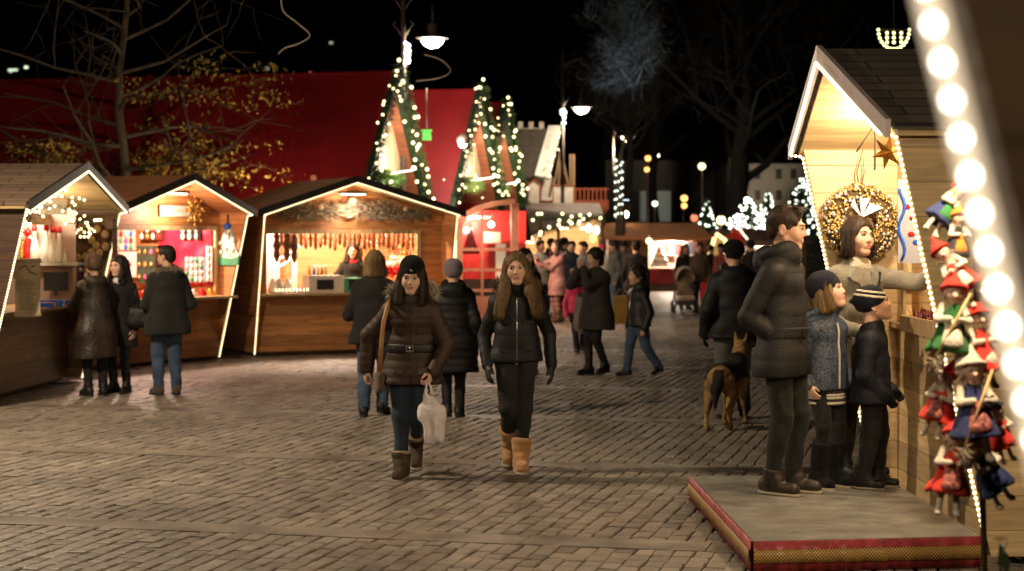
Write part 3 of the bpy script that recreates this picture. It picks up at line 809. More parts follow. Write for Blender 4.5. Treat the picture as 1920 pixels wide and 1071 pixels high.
# paving: setts laid across diagonal slab bands
PANG = R(-13.5); PC, PS = math.cos(PANG), math.sin(PANG)
def sett_mat():
    m, nt, b, N, L = new_mat('stone_setts')
    tc = N('ShaderNodeTexCoord'); mp = N('ShaderNodeMapping'); mp.inputs['Rotation'].default_value = (0, 0, -PANG+R(90)-R(4)); pass
    wz = N('ShaderNodeTexNoise'); wz.inputs['Scale'].default_value = 7.5; wz.inputs['Detail'].default_value = 4; L(tc.outputs['Object'], wz.inputs['Vector'])
    vs = N('ShaderNodeVectorMath', operation='SCALE'); vs.inputs['Scale'].default_value = .042; va = N('ShaderNodeVectorMath', operation='ADD')
    L(wz.outputs['Color'], vs.inputs[0]); L(tc.outputs['Object'], va.inputs[0]); L(vs.outputs[0], va.inputs[1]); L(va.outputs[0], mp.inputs[0])
    br = N('ShaderNodeTexBrick'); br.inputs['Scale'].default_value = 1; br.inputs['Brick Width'].default_value = .108; br.inputs['Row Height'].default_value = .116
    br.inputs['Mortar Size'].default_value = .0105; br.inputs['Mortar Smooth'].default_value = .7; br.inputs['Bias'].default_value = -.1
    br.inputs['Color1'].default_value = (.19, .152, .118, 1); br.inputs['Color2'].default_value = (.31, .25, .195, 1); br.inputs['Mortar'].default_value = (.032, .024, .018, 1)
    L(mp.outputs[0], br.inputs['Vector'])
    n1 = N('ShaderNodeTexNoise'); n1.inputs['Scale'].default_value = .55; n1.inputs['Detail'].default_value = 7; n1.inputs['Roughness'].default_value = .65; L(tc.outputs['Object'], n1.inputs['Vector'])
    n2 = N('ShaderNodeTexNoise'); n2.inputs['Scale'].default_value = 45; n2.inputs['Detail'].default_value = 4; L(tc.outputs['Object'], n2.inputs['Vector'])
    r1 = N('ShaderNodeMapRange'); r1.inputs[1].default_value = .3; r1.inputs[2].default_value = .7; r1.inputs[3].default_value = .52; r1.inputs[4].default_value = 1.2; L(n1.outputs[0], r1.inputs[0])
    r2 = N('ShaderNodeMapRange'); r2.inputs[3].default_value = .7; r2.inputs[4].default_value = 1.3; L(n2.outputs[0], r2.inputs[0])
    mu = N('ShaderNodeMath', operation='MULTIPLY'); L(r1.outputs[0], mu.inputs[0]); L(r2.outputs[0], mu.inputs[1])
    n3 = N('ShaderNodeTexNoise'); n3.inputs['Scale'].default_value = 3.1; n3.inputs['Detail'].default_value = 6; n3.inputs['Roughness'].default_value = .7; L(tc.outputs['Object'], n3.inputs['Vector'])
    r3 = N('ShaderNodeMapRange'); r3.inputs[1].default_value = .50; r3.inputs[2].default_value = .66; r3.inputs[3].default_value = 0.; r3.inputs[4].default_value = .55; L(n3.outputs[0], r3.inputs[0])
    mf = N('ShaderNodeMix', data_type='RGBA'); L(r3.outputs[0], mf.inputs[0]); L(br.outputs[0], mf.inputs[6]); mf.inputs[7].default_value = (.19, .158, .125, 1)
    mx = N('ShaderNodeMix', data_type='RGBA', blend_type='MULTIPLY'); mx.inputs[0].default_value = 1; L(mf.outputs[2], mx.inputs[6]); L(mu.outputs[0], mx.inputs[7])
    L(mx.outputs[2], b.inputs['Base Color'])
    rr = N('ShaderNodeMapRange'); rr.inputs[3].default_value = .34; rr.inputs[4].default_value = .8; L(n1.outputs[0], rr.inputs[0]); L(rr.outputs[0], b.inputs['Roughness'])
    h = N('ShaderNodeMath', operation='SUBTRACT'); hm = N('ShaderNodeMath', operation='MULTIPLY', i1=.35); L(n2.outputs[0], hm.inputs[0]); L(hm.outputs[0], h.inputs[0]); L(br.outputs['Fac'], h.inputs[1])
    bp = N('ShaderNodeBump'); bp.inputs['Strength'].default_value = .9; bp.inputs['Distance'].default_value = .022; L(h.outputs[0], bp.inputs['Height']); L(bp.outputs[0], b.inputs['Normal'])
    return m
JOINT = pm('dark_joint_grit', (.030, .023, .017), .9, .4, 9, .5, 80)
gm = MB(); gm.add([(-400, -60, -.018), (400, -60, -.018), (400, 900, -.018), (-400, 900, -.018)], [(0, 1, 2, 3)])
tag(gm.build('ground', JOINT), kind='structure')
gm = MB(); gm.add([(-90, 43, -.006), (90, 43, -.006), (90, 300, -.006), (-90, 300, -.006)], [(0, 1, 2, 3)])
tag(gm.build('plaza_paving', sett_mat()), kind='structure')
def stone_mat():
    m, nt, b, N, L = new_mat('hewn_sett_stone')
    at_ = N('ShaderNodeAttribute', attribute_name='tint'); tc = N('ShaderNodeTexCoord')
    rp = N('ShaderNodeValToRGB'); rp.color_ramp.elements[0].color = (.155, .126, .099, 1); rp.color_ramp.elements[1].color = (.310, .254, .202, 1); L(at_.outputs['Fac'], rp.inputs[0])
    n1 = N('ShaderNodeTexNoise'); n1.inputs['Scale'].default_value = .6; n1.inputs['Detail'].default_value = 7; n1.inputs['Roughness'].default_value = .65; L(tc.outputs['Object'], n1.inputs['Vector'])
    n2 = N('ShaderNodeTexNoise'); n2.inputs['Scale'].default_value = 38; n2.inputs['Detail'].default_value = 5; L(tc.outputs['Object'], n2.inputs['Vector'])
    r1 = N('ShaderNodeMapRange'); r1.inputs[1].default_value = .32; r1.inputs[2].default_value = .66; r1.inputs[3].default_value = .62; r1.inputs[4].default_value = 1.15; L(n1.outputs[0], r1.inputs[0])
    r2 = N('ShaderNodeMapRange'); r2.inputs[3].default_value = .6; r2.inputs[4].default_value = 1.4; L(n2.outputs[0], r2.inputs[0])
    mu = N('ShaderNodeMath', operation='MULTIPLY'); L(r1.outputs[0], mu.inputs[0]); L(r2.outputs[0], mu.inputs[1])
    mx = N('ShaderNodeMix', data_type='RGBA', blend_type='MULTIPLY'); mx.inputs[0].default_value = 1; L(rp.outputs[0], mx.inputs[6]); L(mu.outputs[0], mx.inputs[7]); L(mx.outputs[2], b.inputs['Base Color'])
    rr = N('ShaderNodeMapRange'); rr.inputs[3].default_value = .40; rr.inputs[4].default_value = .75; L(n1.outputs[0], rr.inputs[0]); L(rr.outputs[0], b.inputs['Roughness'])
    bp = N('ShaderNodeBump'); bp.inputs['Strength'].default_value = .5; bp.inputs['Distance'].default_value = .012; L(n2.outputs[0], bp.inputs['Height']); L(bp.outputs[0], b.inputs['Normal'])
    return m
BANDS = [11.42*PC+3.62*k-.35 for k in range(-2, 14)]
def lay_setts():
    g = np.random.default_rng(5); quads = []
    for k in range(len(BANDS)-1):
        u0, u1 = BANDS[k]+.168, BANDS[k+1]-.168
        for v in np.arange(-20, 20, .112):
            u = u0+g.uniform(0, .004); first = g.uniform(.09, .22)
            while u < u1-.02:
                l = first if first else g.uniform(.14, .215); first = 0
                if u1-(u+l) < .09: l = u1-u
                cu, cv = u+l/2, v
                x, y = PC*cv-PS*cu, PS*cv+PC*cu
                if 8.8 < y < 43 and abs(x) < .30*y+3.5: quads.append((u, l, v))
                u += l
    A = np.array(quads); n = len(A); gap = .0065
    w = .112/2-gap*.9+g.uniform(-.003, .003, n); v0 = A[:, 2]+g.uniform(-.005, .005, n)
    lo, hi = A[:, 0]+gap+g.uniform(0, .004, n), A[:, 0]+A[:, 1]-gap-g.uniform(0, .004, n)
    C = np.stack([np.stack([v0-w, lo], 1), np.stack([v0+w, lo], 1), np.stack([v0+w, hi], 1), np.stack([v0-w, hi], 1)], 1)
    C += g.uniform(-.0045, .0045, C.shape); mid = C.mean(1, keepdims=True)
    In = mid+(C-mid)*np.array([.80, .86]); z = g.uniform(-.004, .002, (n, 1))+g.uniform(-.0025, .0025, (n, 4))
    def xyz(P, z): return np.stack([PC*P[..., 0]-PS*P[..., 1], PS*P[..., 0]+PC*P[..., 1], z], -1)
    V = np.concatenate([xyz(C, np.full((n, 4), -.018)), xyz(C, z-.0045), xyz(In, z)], 1).reshape(-1, 3)
    f = np.array([(8, 9, 10, 11)]+[(4+i, 4+(i+1) % 4, 8+(i+1) % 4, 8+i) for i in range(4)]+[(i, (i+1) % 4, 4+(i+1) % 4, 4+i) for i in range(4)])
    Q = (np.arange(n)[:, None, None]*12+f[None]).reshape(-1, 4)
    me = mesh_np('paving_setts', V, Q, stone_mat(), None, False)
    at_ = me.attributes.new('tint', 'FLOAT', 'POINT'); at_.data.foreach_set('value', np.repeat(np.clip(g.normal(.5, .22, n), 0, 1), 12).astype(np.float32))
    tag(link('paving_setts', me), kind='structure')
lay_setts()
SLAB = pm('worn_slab_stone', (.185, .150, .116), .5, .38, 2.4, .5, 60, c2=(.22, .18, .14))
bd = MB(); g_ = random.Random(2)
for off in BANDS:
    t = -20.
    while t < 20:
        L_ = g_.uniform(.75, 1.15); dz = g_.uniform(-.003, .002); p_ = []
        for s_ in (-1, 1):
            for e in (t+.004, t+L_-.004): p_.append((PC*e-PS*(off+s_*.16), PS*e+PC*(off+s_*.16)))
        q = [p_[0], p_[1], p_[3], p_[2]]
        if 8 < q[0][1] < 45: bd.add([(x, y, -.018) for x, y in q]+[(x, y, dz) for x, y in q], [(4, 5, 6, 7), (0, 1, 5, 4), (1, 2, 6, 5), (2, 3, 7, 6), (3, 0, 4, 7)])
        t += L_
tag(bd.build('paving_band', SLAB), kind='structure')
# dark hill beyond the town
hl = MB(); n = 40; pts = []
for i in range(n+1):
    a = -330+660*i/n
    pts.append((a, 420, 60+26*math.sin(i*.45+1)+14*math.sin(i*1.13)))
vs = [(x, y, -1) for x, y, z in pts]+[(x*1.1, y+80, z) for x, y, z in pts]+[(x*1.2, y+260, -1) for x, y, z in pts]
hl.add(vs, [(i+j*(n+1), i+1+j*(n+1), i+1+(j+1)*(n+1), i+(j+1)*(n+1)) for j in (0, 1) for i in range(n)], True)
tag(hl.build('hills', pm('night_hillside', (.02, .022, .018), .95, .4, .05)), kind='structure')
# ------------------------------------------------------------------ market stalls
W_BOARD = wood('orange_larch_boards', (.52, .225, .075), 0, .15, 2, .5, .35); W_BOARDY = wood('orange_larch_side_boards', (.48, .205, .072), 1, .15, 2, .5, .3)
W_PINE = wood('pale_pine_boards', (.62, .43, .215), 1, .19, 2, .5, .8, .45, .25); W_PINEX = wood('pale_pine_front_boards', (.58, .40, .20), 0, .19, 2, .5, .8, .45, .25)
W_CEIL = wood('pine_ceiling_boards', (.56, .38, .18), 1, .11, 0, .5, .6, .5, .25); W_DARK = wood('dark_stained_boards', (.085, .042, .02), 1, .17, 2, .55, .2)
W_OCHRE = wood('ochre_brown_boards', (.25, .15, .06), 0, .17, 2, .5, .4); W_OCHREY = wood('ochre_brown_side_boards', (.22, .125, .05), 1, .17, 2, .5, .4)
R_SHING = shingle('brown_roof_shingles', (.29, .185, .12)); R_FELT = pm('rust_roof_felt', (.52, .21, .085), .8, .15, 3, .2, 60); R_GREY = shingle('grey_brown_shingles', (.115, .092, .066), 1, rowh=.15, w=.9)
B_BLACK = pm('black_barge_board', (.022, .019, .017), .5, .2); B_PINK = pm('grey_metal_flashing', (.42, .34, .32), .42, .12, 5, metal=.3)
W_SHELF = wood('white_shelf_board', (.62, .58, .52), 0, .4, 1, .5, seam=1.); W_TRIM = wood('pale_trim_wood', (.50, .33, .16), 2, .5, 0, .5, seam=1.)

def rope_light(parent, pts, tube=.0075, bead=.0078, gap=.031, gl=None, off=(0, 0, 0), name='rope_light'):
    mb = MB(); mb.tube(pts, tube, 6)
    mb.mat(1); acc = 0.
    for a, b in zip(pts[:-1], pts[1:]):
        a, b = Vector(a), Vector(b); L = (b-a).length; t = acc
        while t < L:
            p = a+(b-a)*(t/L); mb.ball(p+Vector(off), bead*1.45, 4); t += gap
        acc = t-L
    return mb.build(name, gl or [G_STRIP, G_BEAD], parent)

def stall(label, x, y, yaw, W, Hs, Hp, ls, lp, depth, rec, op, mats, group, dx=0., counter=(.35, .45), light=(60, WARM), gableboard=True, backy=None, z0=.0, bars=None, ceil=None, tube=.0075, bead=.0078, gap=.031, lamps=((0, .6),), facade=True, gl=None, off=(0, 0, 0)):
    """leaning-front market hut. local x along the front, y to the back. op = (x0, x1, z0, z1) serving hatch"""
    r = thing('market_stall', label, 'market stall', (x, y, 0), yaw, group)
    side, front, roof, barge, ceilm, trim = mats
    th = .05
    for s in (-1, 1):
        mb = MB(); xo = s*W; xi = s*(W-th)
        a = [(xo, 0, .05), (xo, depth, .05), (xo, depth, Hs+.05), (xo, -ls, Hs+.05)]; b = [(xi, 0, .05), (xi, depth, .05), (xi, depth, Hs+.05), (xi, -ls, Hs+.05)]
        f = [(0, 1, 2, 3), (7, 6, 5, 4), (0, 4, 5, 1), (1, 5, 6, 2), (2, 6, 7, 3), (3, 7, 4, 0)]
        if s < 0: f = [q[::-1] for q in f]
        mb.add(a+b, f); mb.build('side_wall', side, r)
    mb = MB(); mb.poly([(-W+th, .05), (W-th, .05), (W-th, Hs+.03), (dx, Hp+.03), (-W+th, Hs+.03)], th, Matrix.Translation((0, depth-th, 0))); mb.build('back_wall', front, r)
    ov = .10                                         # eaves past the walls
    sl = (Hp-Hs)/W; Lf = .06; Hp0, Hs0 = Hp, Hs; Hp = Hp+Lf; Hs = Hs+Lf; ez = Hs-ov*sl
    mb = MB(); mc = MB(); bb = MB()
    for s in (-1, 1):
        pk0, pk1 = (dx, -lp-.03, Hp+.03), (dx, depth+.15, Hp+.03)
        ev0, ev1 = (s*(W+ov), -ls-.03, ez+.03), (s*(W+ov), depth+.15, ez+.03)
        q = [pk0, ev0, ev1, pk1] if s > 0 else [pk0, pk1, ev1, ev0]
        mb.slab(q, .035)
        k = .045
        q2 = [(p[0], p[1]+(.02 if p[1] < 0 else -.02), p[2]-k) for p in q]; mc.slab(q2, .025)
        a, b2 = Vector((dx, -lp-.05, Hp-.0)), Vector((s*(W+ov), -ls-.05, ez-.0)); bb.bar(a, b2, .035, .13, (0, 1, 0)) if False else None
        for p, pp in ((a, b2),):
            d = Vector((0, -.03, 0)); u = Vector((0, 0, .05))
            bb.add([p-u, pp-u, pp+u, p+u, p-u+d, pp-u+d, pp+u+d, p+u+d], [(0, 1, 2, 3), (7, 6, 5, 4), (0, 4, 5, 1), (1, 5, 6, 2), (2, 6, 7, 3), (3, 7, 4, 0)])
    mb.build('roof', roof, r); mc.build('ceiling', ceilm, r); bb.build('barge_board', barge, r)
    Hp, Hs = Hp0, Hs0
    i = .012; o = .035                                # rope light just inside the front edge
    ys = lambda z: -ls*(z-.05)/Hs-.012
    P = [(-W+i, ys(z0+.04), z0+.04), (-W+i, ys(Hs-.01), Hs-.01), (-W+i, -ls-.085, Hs), (dx, -lp-.085, Hp), (W-i, -ls-.085, Hs), (W-i, ys(Hs-.01), Hs-.01), (W-i, ys(z0+.04), z0+.04)]
    rope_light(r, P, tube, bead, gap, gl, off)
    x0, x1, zc, zh = op; fy = rec
    if facade:
        mb = MB(); zz = .06
        mb.span((-W+th, fy, zz), (W-th, fy+.045, zc-.03)); mb.build('front_panel', front, r)
        mb = MB(); mb.span((-W+th, fy, zc), (x0, fy+.045, Hs-.02)); mb.span((x1, fy, zc), (W-th, fy+.045, Hs-.02)); mb.span((x0, fy, zh), (x1, fy+.045, Hs-.02))
        if gableboard: mb.poly([(-W+th, Hs-.02), (W-th, Hs-.02), (W-th, Hs+.03), (dx, Hp+.03), (-W+th, Hs+.03)], .045, Matrix.Translation((0, fy, 0)))
        mb.build('facade_board', front, r)
        mb = MB()
        for xx in (x0, x1): mb.span((xx-.03, fy-.02, zc), (xx+.03, fy, zh+.03))
        mb.span((x0+.03, fy-.02, zh-.03), (x1-.03, fy, zh+.03)); mb.build('hatch_frame', trim, r)
        mb = MB(); mb.box((0, fy-counter[0]/2+counter[1]/2, zc-.015), (2*(W-th)-.02, counter[0]+counter[1], .035)); mb.build('counter', trim if not bars else bars, r)
        mb = MB(); mb.span((-W+.06, fy+.05, .02), (W-.06, depth-.06, .06)); mb.build('floor_board', W_DARK, r)
    lm = None
    for lx, ly, *lw in lamps:
        mb = MB(); mb.mat(0).box((lx, ly, Hp-.14), (.44, .07, .03)); mb.mat(1).tube([(lx-.2, ly, Hp-.165), (lx+.2, ly, Hp-.165)], .016, 8)
        lo = mb.build('ceiling_lamp', [B_BLACK, G_TUBE], r)
        l = lamp('lamp_light', lo, (lx, ly, Hp-.42), light[0]*(lw[0] if lw else 1/len(lamps)), light[1], .06)
    return r

GS = 'wooden market stalls with rope-lit fronts'
S0 = stall('brown shingled stall at the left edge, its ceiling strung with fairy lights', -5.394, 21.125, 1.52, 1.86, 2.075, 2.522, .484, .53, 1.9, .18, (-1.5, 1.5, .98, 1.95),
           (W_OCHREY, wood('brown_counter_boards', (.27, .165, .068), 0, .17, 2, .5, .4), R_SHING, B_BLACK, W_CEIL, W_TRIM), GS, light=(95, (1, .80, .56)), gableboard=False, lamps=((-.5, .25), (.7, .25)), facade=True)
S1 = stall('orange stall hung with a red cloth, between the shingled stall and the wide one', -4.936, 25.9, 1.045, 1.375, 2.086, 2.538, .531, .61, 1.9, -.04, (-1.1, 1.24, .93, 1.90),
           (W_BOARDY, W_BOARD, R_FELT, B_BLACK, W_BOARDY, W_TRIM), GS, light=(330, (1, .70, .54)), lamps=((0, -.38, .12), (.15, .55, .88)))
S2 = stall('wide orange stall with a straw-decked gable and rows of hanging wooden spindles', -2.43, 28.35, .46, 1.56, 2.10, 2.58, .47, .40, 2.1, .05, (-1.38, 1.12, .93, 1.85),
           (W_BOARDY, W_BOARD, R_FELT, B_BLACK, W_CEIL, W_TRIM), GS, dx=-.10, light=(520, (1, .77, .58)), lamps=((-.4, .6, .5), (.6, .8, .5), (-.1, -.3, .05)))  # third lamp, out front, is added to brighten the straw gable
S3 = stall('pale pine stall at the right where the family stands on a grey platform', 2.572, 11.564, -1.544, 1.40, 2.352, 2.865, .523, .609, 2.0, .13, (-1.12, 1.30, 1.20, 2.05),
           (W_PINE, W_PINEX, R_GREY, B_PINK, W_CEIL, W_TRIM), GS, light=(145, (1, .83, .58)), z0=.17, lamps=((-.55, -.12, .45), (.65, -.05, .55)), gableboard=False, counter=(.06, .4))
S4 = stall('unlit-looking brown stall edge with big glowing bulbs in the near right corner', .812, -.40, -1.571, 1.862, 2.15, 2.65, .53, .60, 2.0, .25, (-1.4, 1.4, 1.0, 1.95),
           (W_DARK, W_DARK, R_GREY, B_BLACK, W_DARK, W_DARK), GS, light=(55, (1, .72, .38)), lamps=((.9, -.15),), tube=.0105, bead=.0030, gap=.0300, off=(.009, -.004, 0), gl=[glow('near_rope_tube', (1, .80, .54), 1.0), glow('near_rope_bead', (1, .92, .78), 13.)])  # its lamp is unseen, added to brighten the side wall and the plaza

for st_, (lx_, ly_), w_ in ((S1, (.3, 2.05), 40), (S2, (-.5, 2.3), 120)):  # unseen lamps added behind two stalls to brighten the red roof
    mb = MB(); mb.box((lx_, ly_, 2.0), (.22, .14, .12)); bo_ = mb.build('roof_fill_lamp', B_BLACK, st_); MB().box((lx_, ly_+.03, 2.075), (.18, .1, .025)).build('lamp_glass', G_TUBE, bo_); lamp('lamp_light', bo_, (lx_, ly_+.12, 2.2), w_, (1, .78, .5), .06)
mb = MB(); mb.span((-1.95, -.02, .05), (-1.8605, 1.95, .12)); mb.add([(-1.866, .0, .05), (-1.866, 1.9, .05), (-1.866, 1.9, 2.07), (-1.866, -.475, 2.07), (-1.872, .0, .05), (-1.872, 1.9, .05), (-1.872, 1.9, 2.07), (-1.872, -.475, 2.07)], [(0, 3, 2, 1), (4, 5, 6, 7), (0, 1, 5, 4), (1, 2, 6, 5), (2, 3, 7, 6), (3, 0, 4, 7)]); mb.build('shade_cladding', W_DARK, S0)  # added dark sheet: shade on the near side wall, put into colour
# platform of the pine stall
pf = thing('platform', 'grey-topped low platform with red cloth skirt and gold lace under the family', 'platform', (0, 0, 0))
CL = [(1.214, 12.62), (1.285, 9.95), (2.545, 10.12), (2.50, 12.68)]
mb = MB(); mb.add([(x, y, .135) for x, y in CL]+[(x, y, .17) for x, y in CL], [(3, 2, 1, 0), (4, 5, 6, 7), (0, 1, 5, 4), (1, 2, 6, 5), (2, 3, 7, 6), (3, 0, 4, 7)])
mb.build('deck', pm('worn_grey_deck_paint', (.235, .22, .185), .34, .26, 5.5, .3, 30), pf)
def skirt_wall(mb, p, q, z0, z1, off, wave=0., n=60):
    p, q = Vector(p), Vector(q); d = (q-p); L = d.length; d /= L; nn = Vector((d.y, -d.x, 0)); vs = []; fs = []
    for i in range(n+1):
        w = math.sin(i*1.9)*wave+math.sin(i*.77+1)*wave
        for j, z in enumerate((z0, z1)):
            c = p+d*(L*i/n)+nn*(off+w*(1 if j == 0 else .3)); dz = math.sin(i*.9)*wave*.5 if j == 0 and z0 > .01 else 0
            vs += [(c.x, c.y, z+dz), (c.x-nn.x*.008, c.y-nn.y*.008, z+dz)]
    for i in range(n):
        a = i*4; b = a+4
        fs += [(a, b, b+2, a+2), (a+3, b+3, b+1, a+1), (a+2, b+2, b+3, a+3), (a+1, b+1, b, a)]
    mb.add(vs, fs, True)
REDV = pm('red_satin_cloth', (.30, .035, .035), .38, .3, 12, .3, 20)
sk = MB()
for a, b in ((CL[0], CL[1]), (CL[1], CL[2])): skirt_wall(sk, (*a, 0), (*b, 0), .004, .168, .012, .004)
sk.build('cloth_skirt', REDV, pf)
def lace_mat():
    m, nt, b, N, L = new_mat('gold_lace')
    tc = N('ShaderNodeTexCoord'); sp = N('ShaderNodeSeparateXYZ'); L(tc.outputs['Object'], sp.inputs[0])
    ad = N('ShaderNodeMath', operation='ADD'); L(sp.outputs[0], ad.inputs[0]); L(sp.outputs[1], ad.inputs[1])
    def ch(op):
        a = N('ShaderNodeMath', operation=op); L(ad.outputs[0], a.inputs[0]); L(sp.outputs[2], a.inputs[1])
        s = N('ShaderNodeMath', operation='MULTIPLY', i1=math.pi/.020); L(a.outputs[0], s.inputs[0]); c = N('ShaderNodeMath', operation='SINE'); L(s.outputs[0], c.inputs[0]); return c
    c1, c2 = ch('ADD'), ch('SUBTRACT'); mu = N('ShaderNodeMath', operation='MULTIPLY'); L(c1.outputs[0], mu.inputs[0]); L(c2.outputs[0], mu.inputs[1])
    ab = N('ShaderNodeMath', operation='ABSOLUTE'); L(mu.outputs[0], ab.inputs[0])
    rp = N('ShaderNodeValToRGB'); rp.color_ramp.elements[0].position = .25; rp.color_ramp.elements[0].color = (.55, .36, .09, 1); rp.color_ramp.elements[1].position = .45; rp.color_ramp.elements[1].color = (.11, .025, .012, 1)
    L(ab.outputs[0], rp.inputs[0]); L(rp.outputs[0], b.inputs['Base Color']); b.inputs['Roughness'].default_value = .4; return m
lc = MB()
for a, b in ((CL[0], CL[1]), (CL[1], CL[2])): skirt_wall(lc, (*a, 0), (*b, 0), .052, .122, .024, .003)
lc.build('gold_lace', lace_mat(), pf)
# ------------------------------------------------------------------ street lamps
IRON = pm('painted_iron', (.10, .075, .065), .5, .2, 8, .1, 60)
def street_lamp(label, x, y, watts, scale=1., hook=True, group='street lamps with round shades', lit=True):
    t = thing('street_lamp', label, 'street lamp', (x, y, 0), 0, group)
    mb = MB(); mb.tube([(-.55, 0, 0), (-.55, 0, .5)], [.13, .10], 10); mb.tube([(-.55, 0, .5), (-.55, 0, 7.2)], [.062, .045], 10); mb.build('post', IRON, t)
    mb = MB(); c = Vector((-.02, 0, 6.35)); pts = [(-.55, 0, 6.3)]
    pts += [(-.55+.53*(1-math.cos(a)), 0, 6.55+.36*math.sin(a)) for a in np.linspace(.3, 1.57, 6)]
    pts += [(c.x+.36*math.cos(a)*(1-.05*k), 0, c.z+.3*math.sin(a)*(1-.05*k)+.15) for k, a in enumerate(np.linspace(1.57, -4.4, 18))]
    mb.tube(pts, .026, 7); mb.tube([(0, 0, 6.15), (0, 0, 5.78)], .016, 6)
    for s in (-1, 1):
        for z in (5.5, 6.0): mb.tube([(-.55, 0, z), (-.55+s*.12, 0, z+.2), (-.55+s*.2, 0, z+.28), (-.55+s*.13, 0, z+.33)], .014, 5)
    mb.build('scroll_bracket', IRON, t)
    mb = MB(); mb.lathe([(.06, 5.80), (.09, 5.76), (.085, 5.62), (.13, 5.56), (.31, 5.52), (.30, 5.505), (.24, 5.51)], 18); mb.build('shade', IRON, t)
    mb = MB(); mb.lathe([(.02, 5.33), (.10, 5.345), (.17, 5.39), (.21, 5.45), (.225, 5.505)], 18); g = mb.build('glass_globe', G_LAMP, t)
    lamp('lamp_light', g, (0, 0, 5.25), watts, (1, .82, .58), .12)
    return t
street_lamp('tall street lamp with scroll bracket above the first garlanded gable', -1.5, 35.2, 420)
street_lamp('street lamp with round shade above the snowy toy-castle roof', 2.02, 54.3, 520)
street_lamp('street lamp before the bare tree, right of the castle roof', 4.36, 70.5, 900)
street_lamp('smallest, most distant street lamp low over the far stall roofs', 10.0, 122., 500)
# the same row continues past the frame on the near side
street_lamp('near street lamp beside the brown shingled stall', -5.6, 14.6, 1800)
street_lamp('near street lamp in the middle of the plaza', -2.7, 3.0, 660)
for o in bpy.data.objects:
    if o.name.startswith('street_lamp') and o.location.y < 16: o['group'] = 'street lamps with round shades'

# ------------------------------------------------------------------ garlands
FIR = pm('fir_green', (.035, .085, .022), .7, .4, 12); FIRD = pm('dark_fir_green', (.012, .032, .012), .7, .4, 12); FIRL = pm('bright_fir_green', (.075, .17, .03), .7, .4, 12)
def needles(name, path, r, n, ln, mat, parent, seed=0, w=.012):
    return fur(name, path, r, n, ln, mat, parent, seed, w, .15)
def garland(label, pts, r, nb, mat=None, seed=0, n=1400, br=.024, sag=0., bm=None, bpts=None, group=None, one=None):
    t = thing('fir_garland', label, 'garland', pts[0], 0, group); o = Vector(pts[0]); path = []
    for a, b in zip(pts[:-1], pts[1:]):
        a, b = Vector(a)-o, Vector(b)-o; k = max(4, int((b-a).length/.15))
        path += [tuple(a+(b-a)*(i/k)+Vector((0, 0, -sag*math.sin(math.pi*i/k)))) for i in range(k+1)]
    path = [p for i, p in enumerate(path) if i == 0 or (Vector(p)-Vector(path[i-1])).length > 1e-4]
    needles('greenery', path, r*.8, n, r*.75, mat or FIR, t, seed, r*.14)
    g = random.Random(seed+5); bp = []
    for i in range(nb):
        f = (i+.5)/nb*(len(path)-1); p = Vector(path[int(f)]); bp.append(p+Vector((g.uniform(-1, 1)*r, -r*g.uniform(.5, 1.15), g.uniform(-1, 1)*r)))
    bulbs(t, bp, br, bm or G_BULB)
    return t

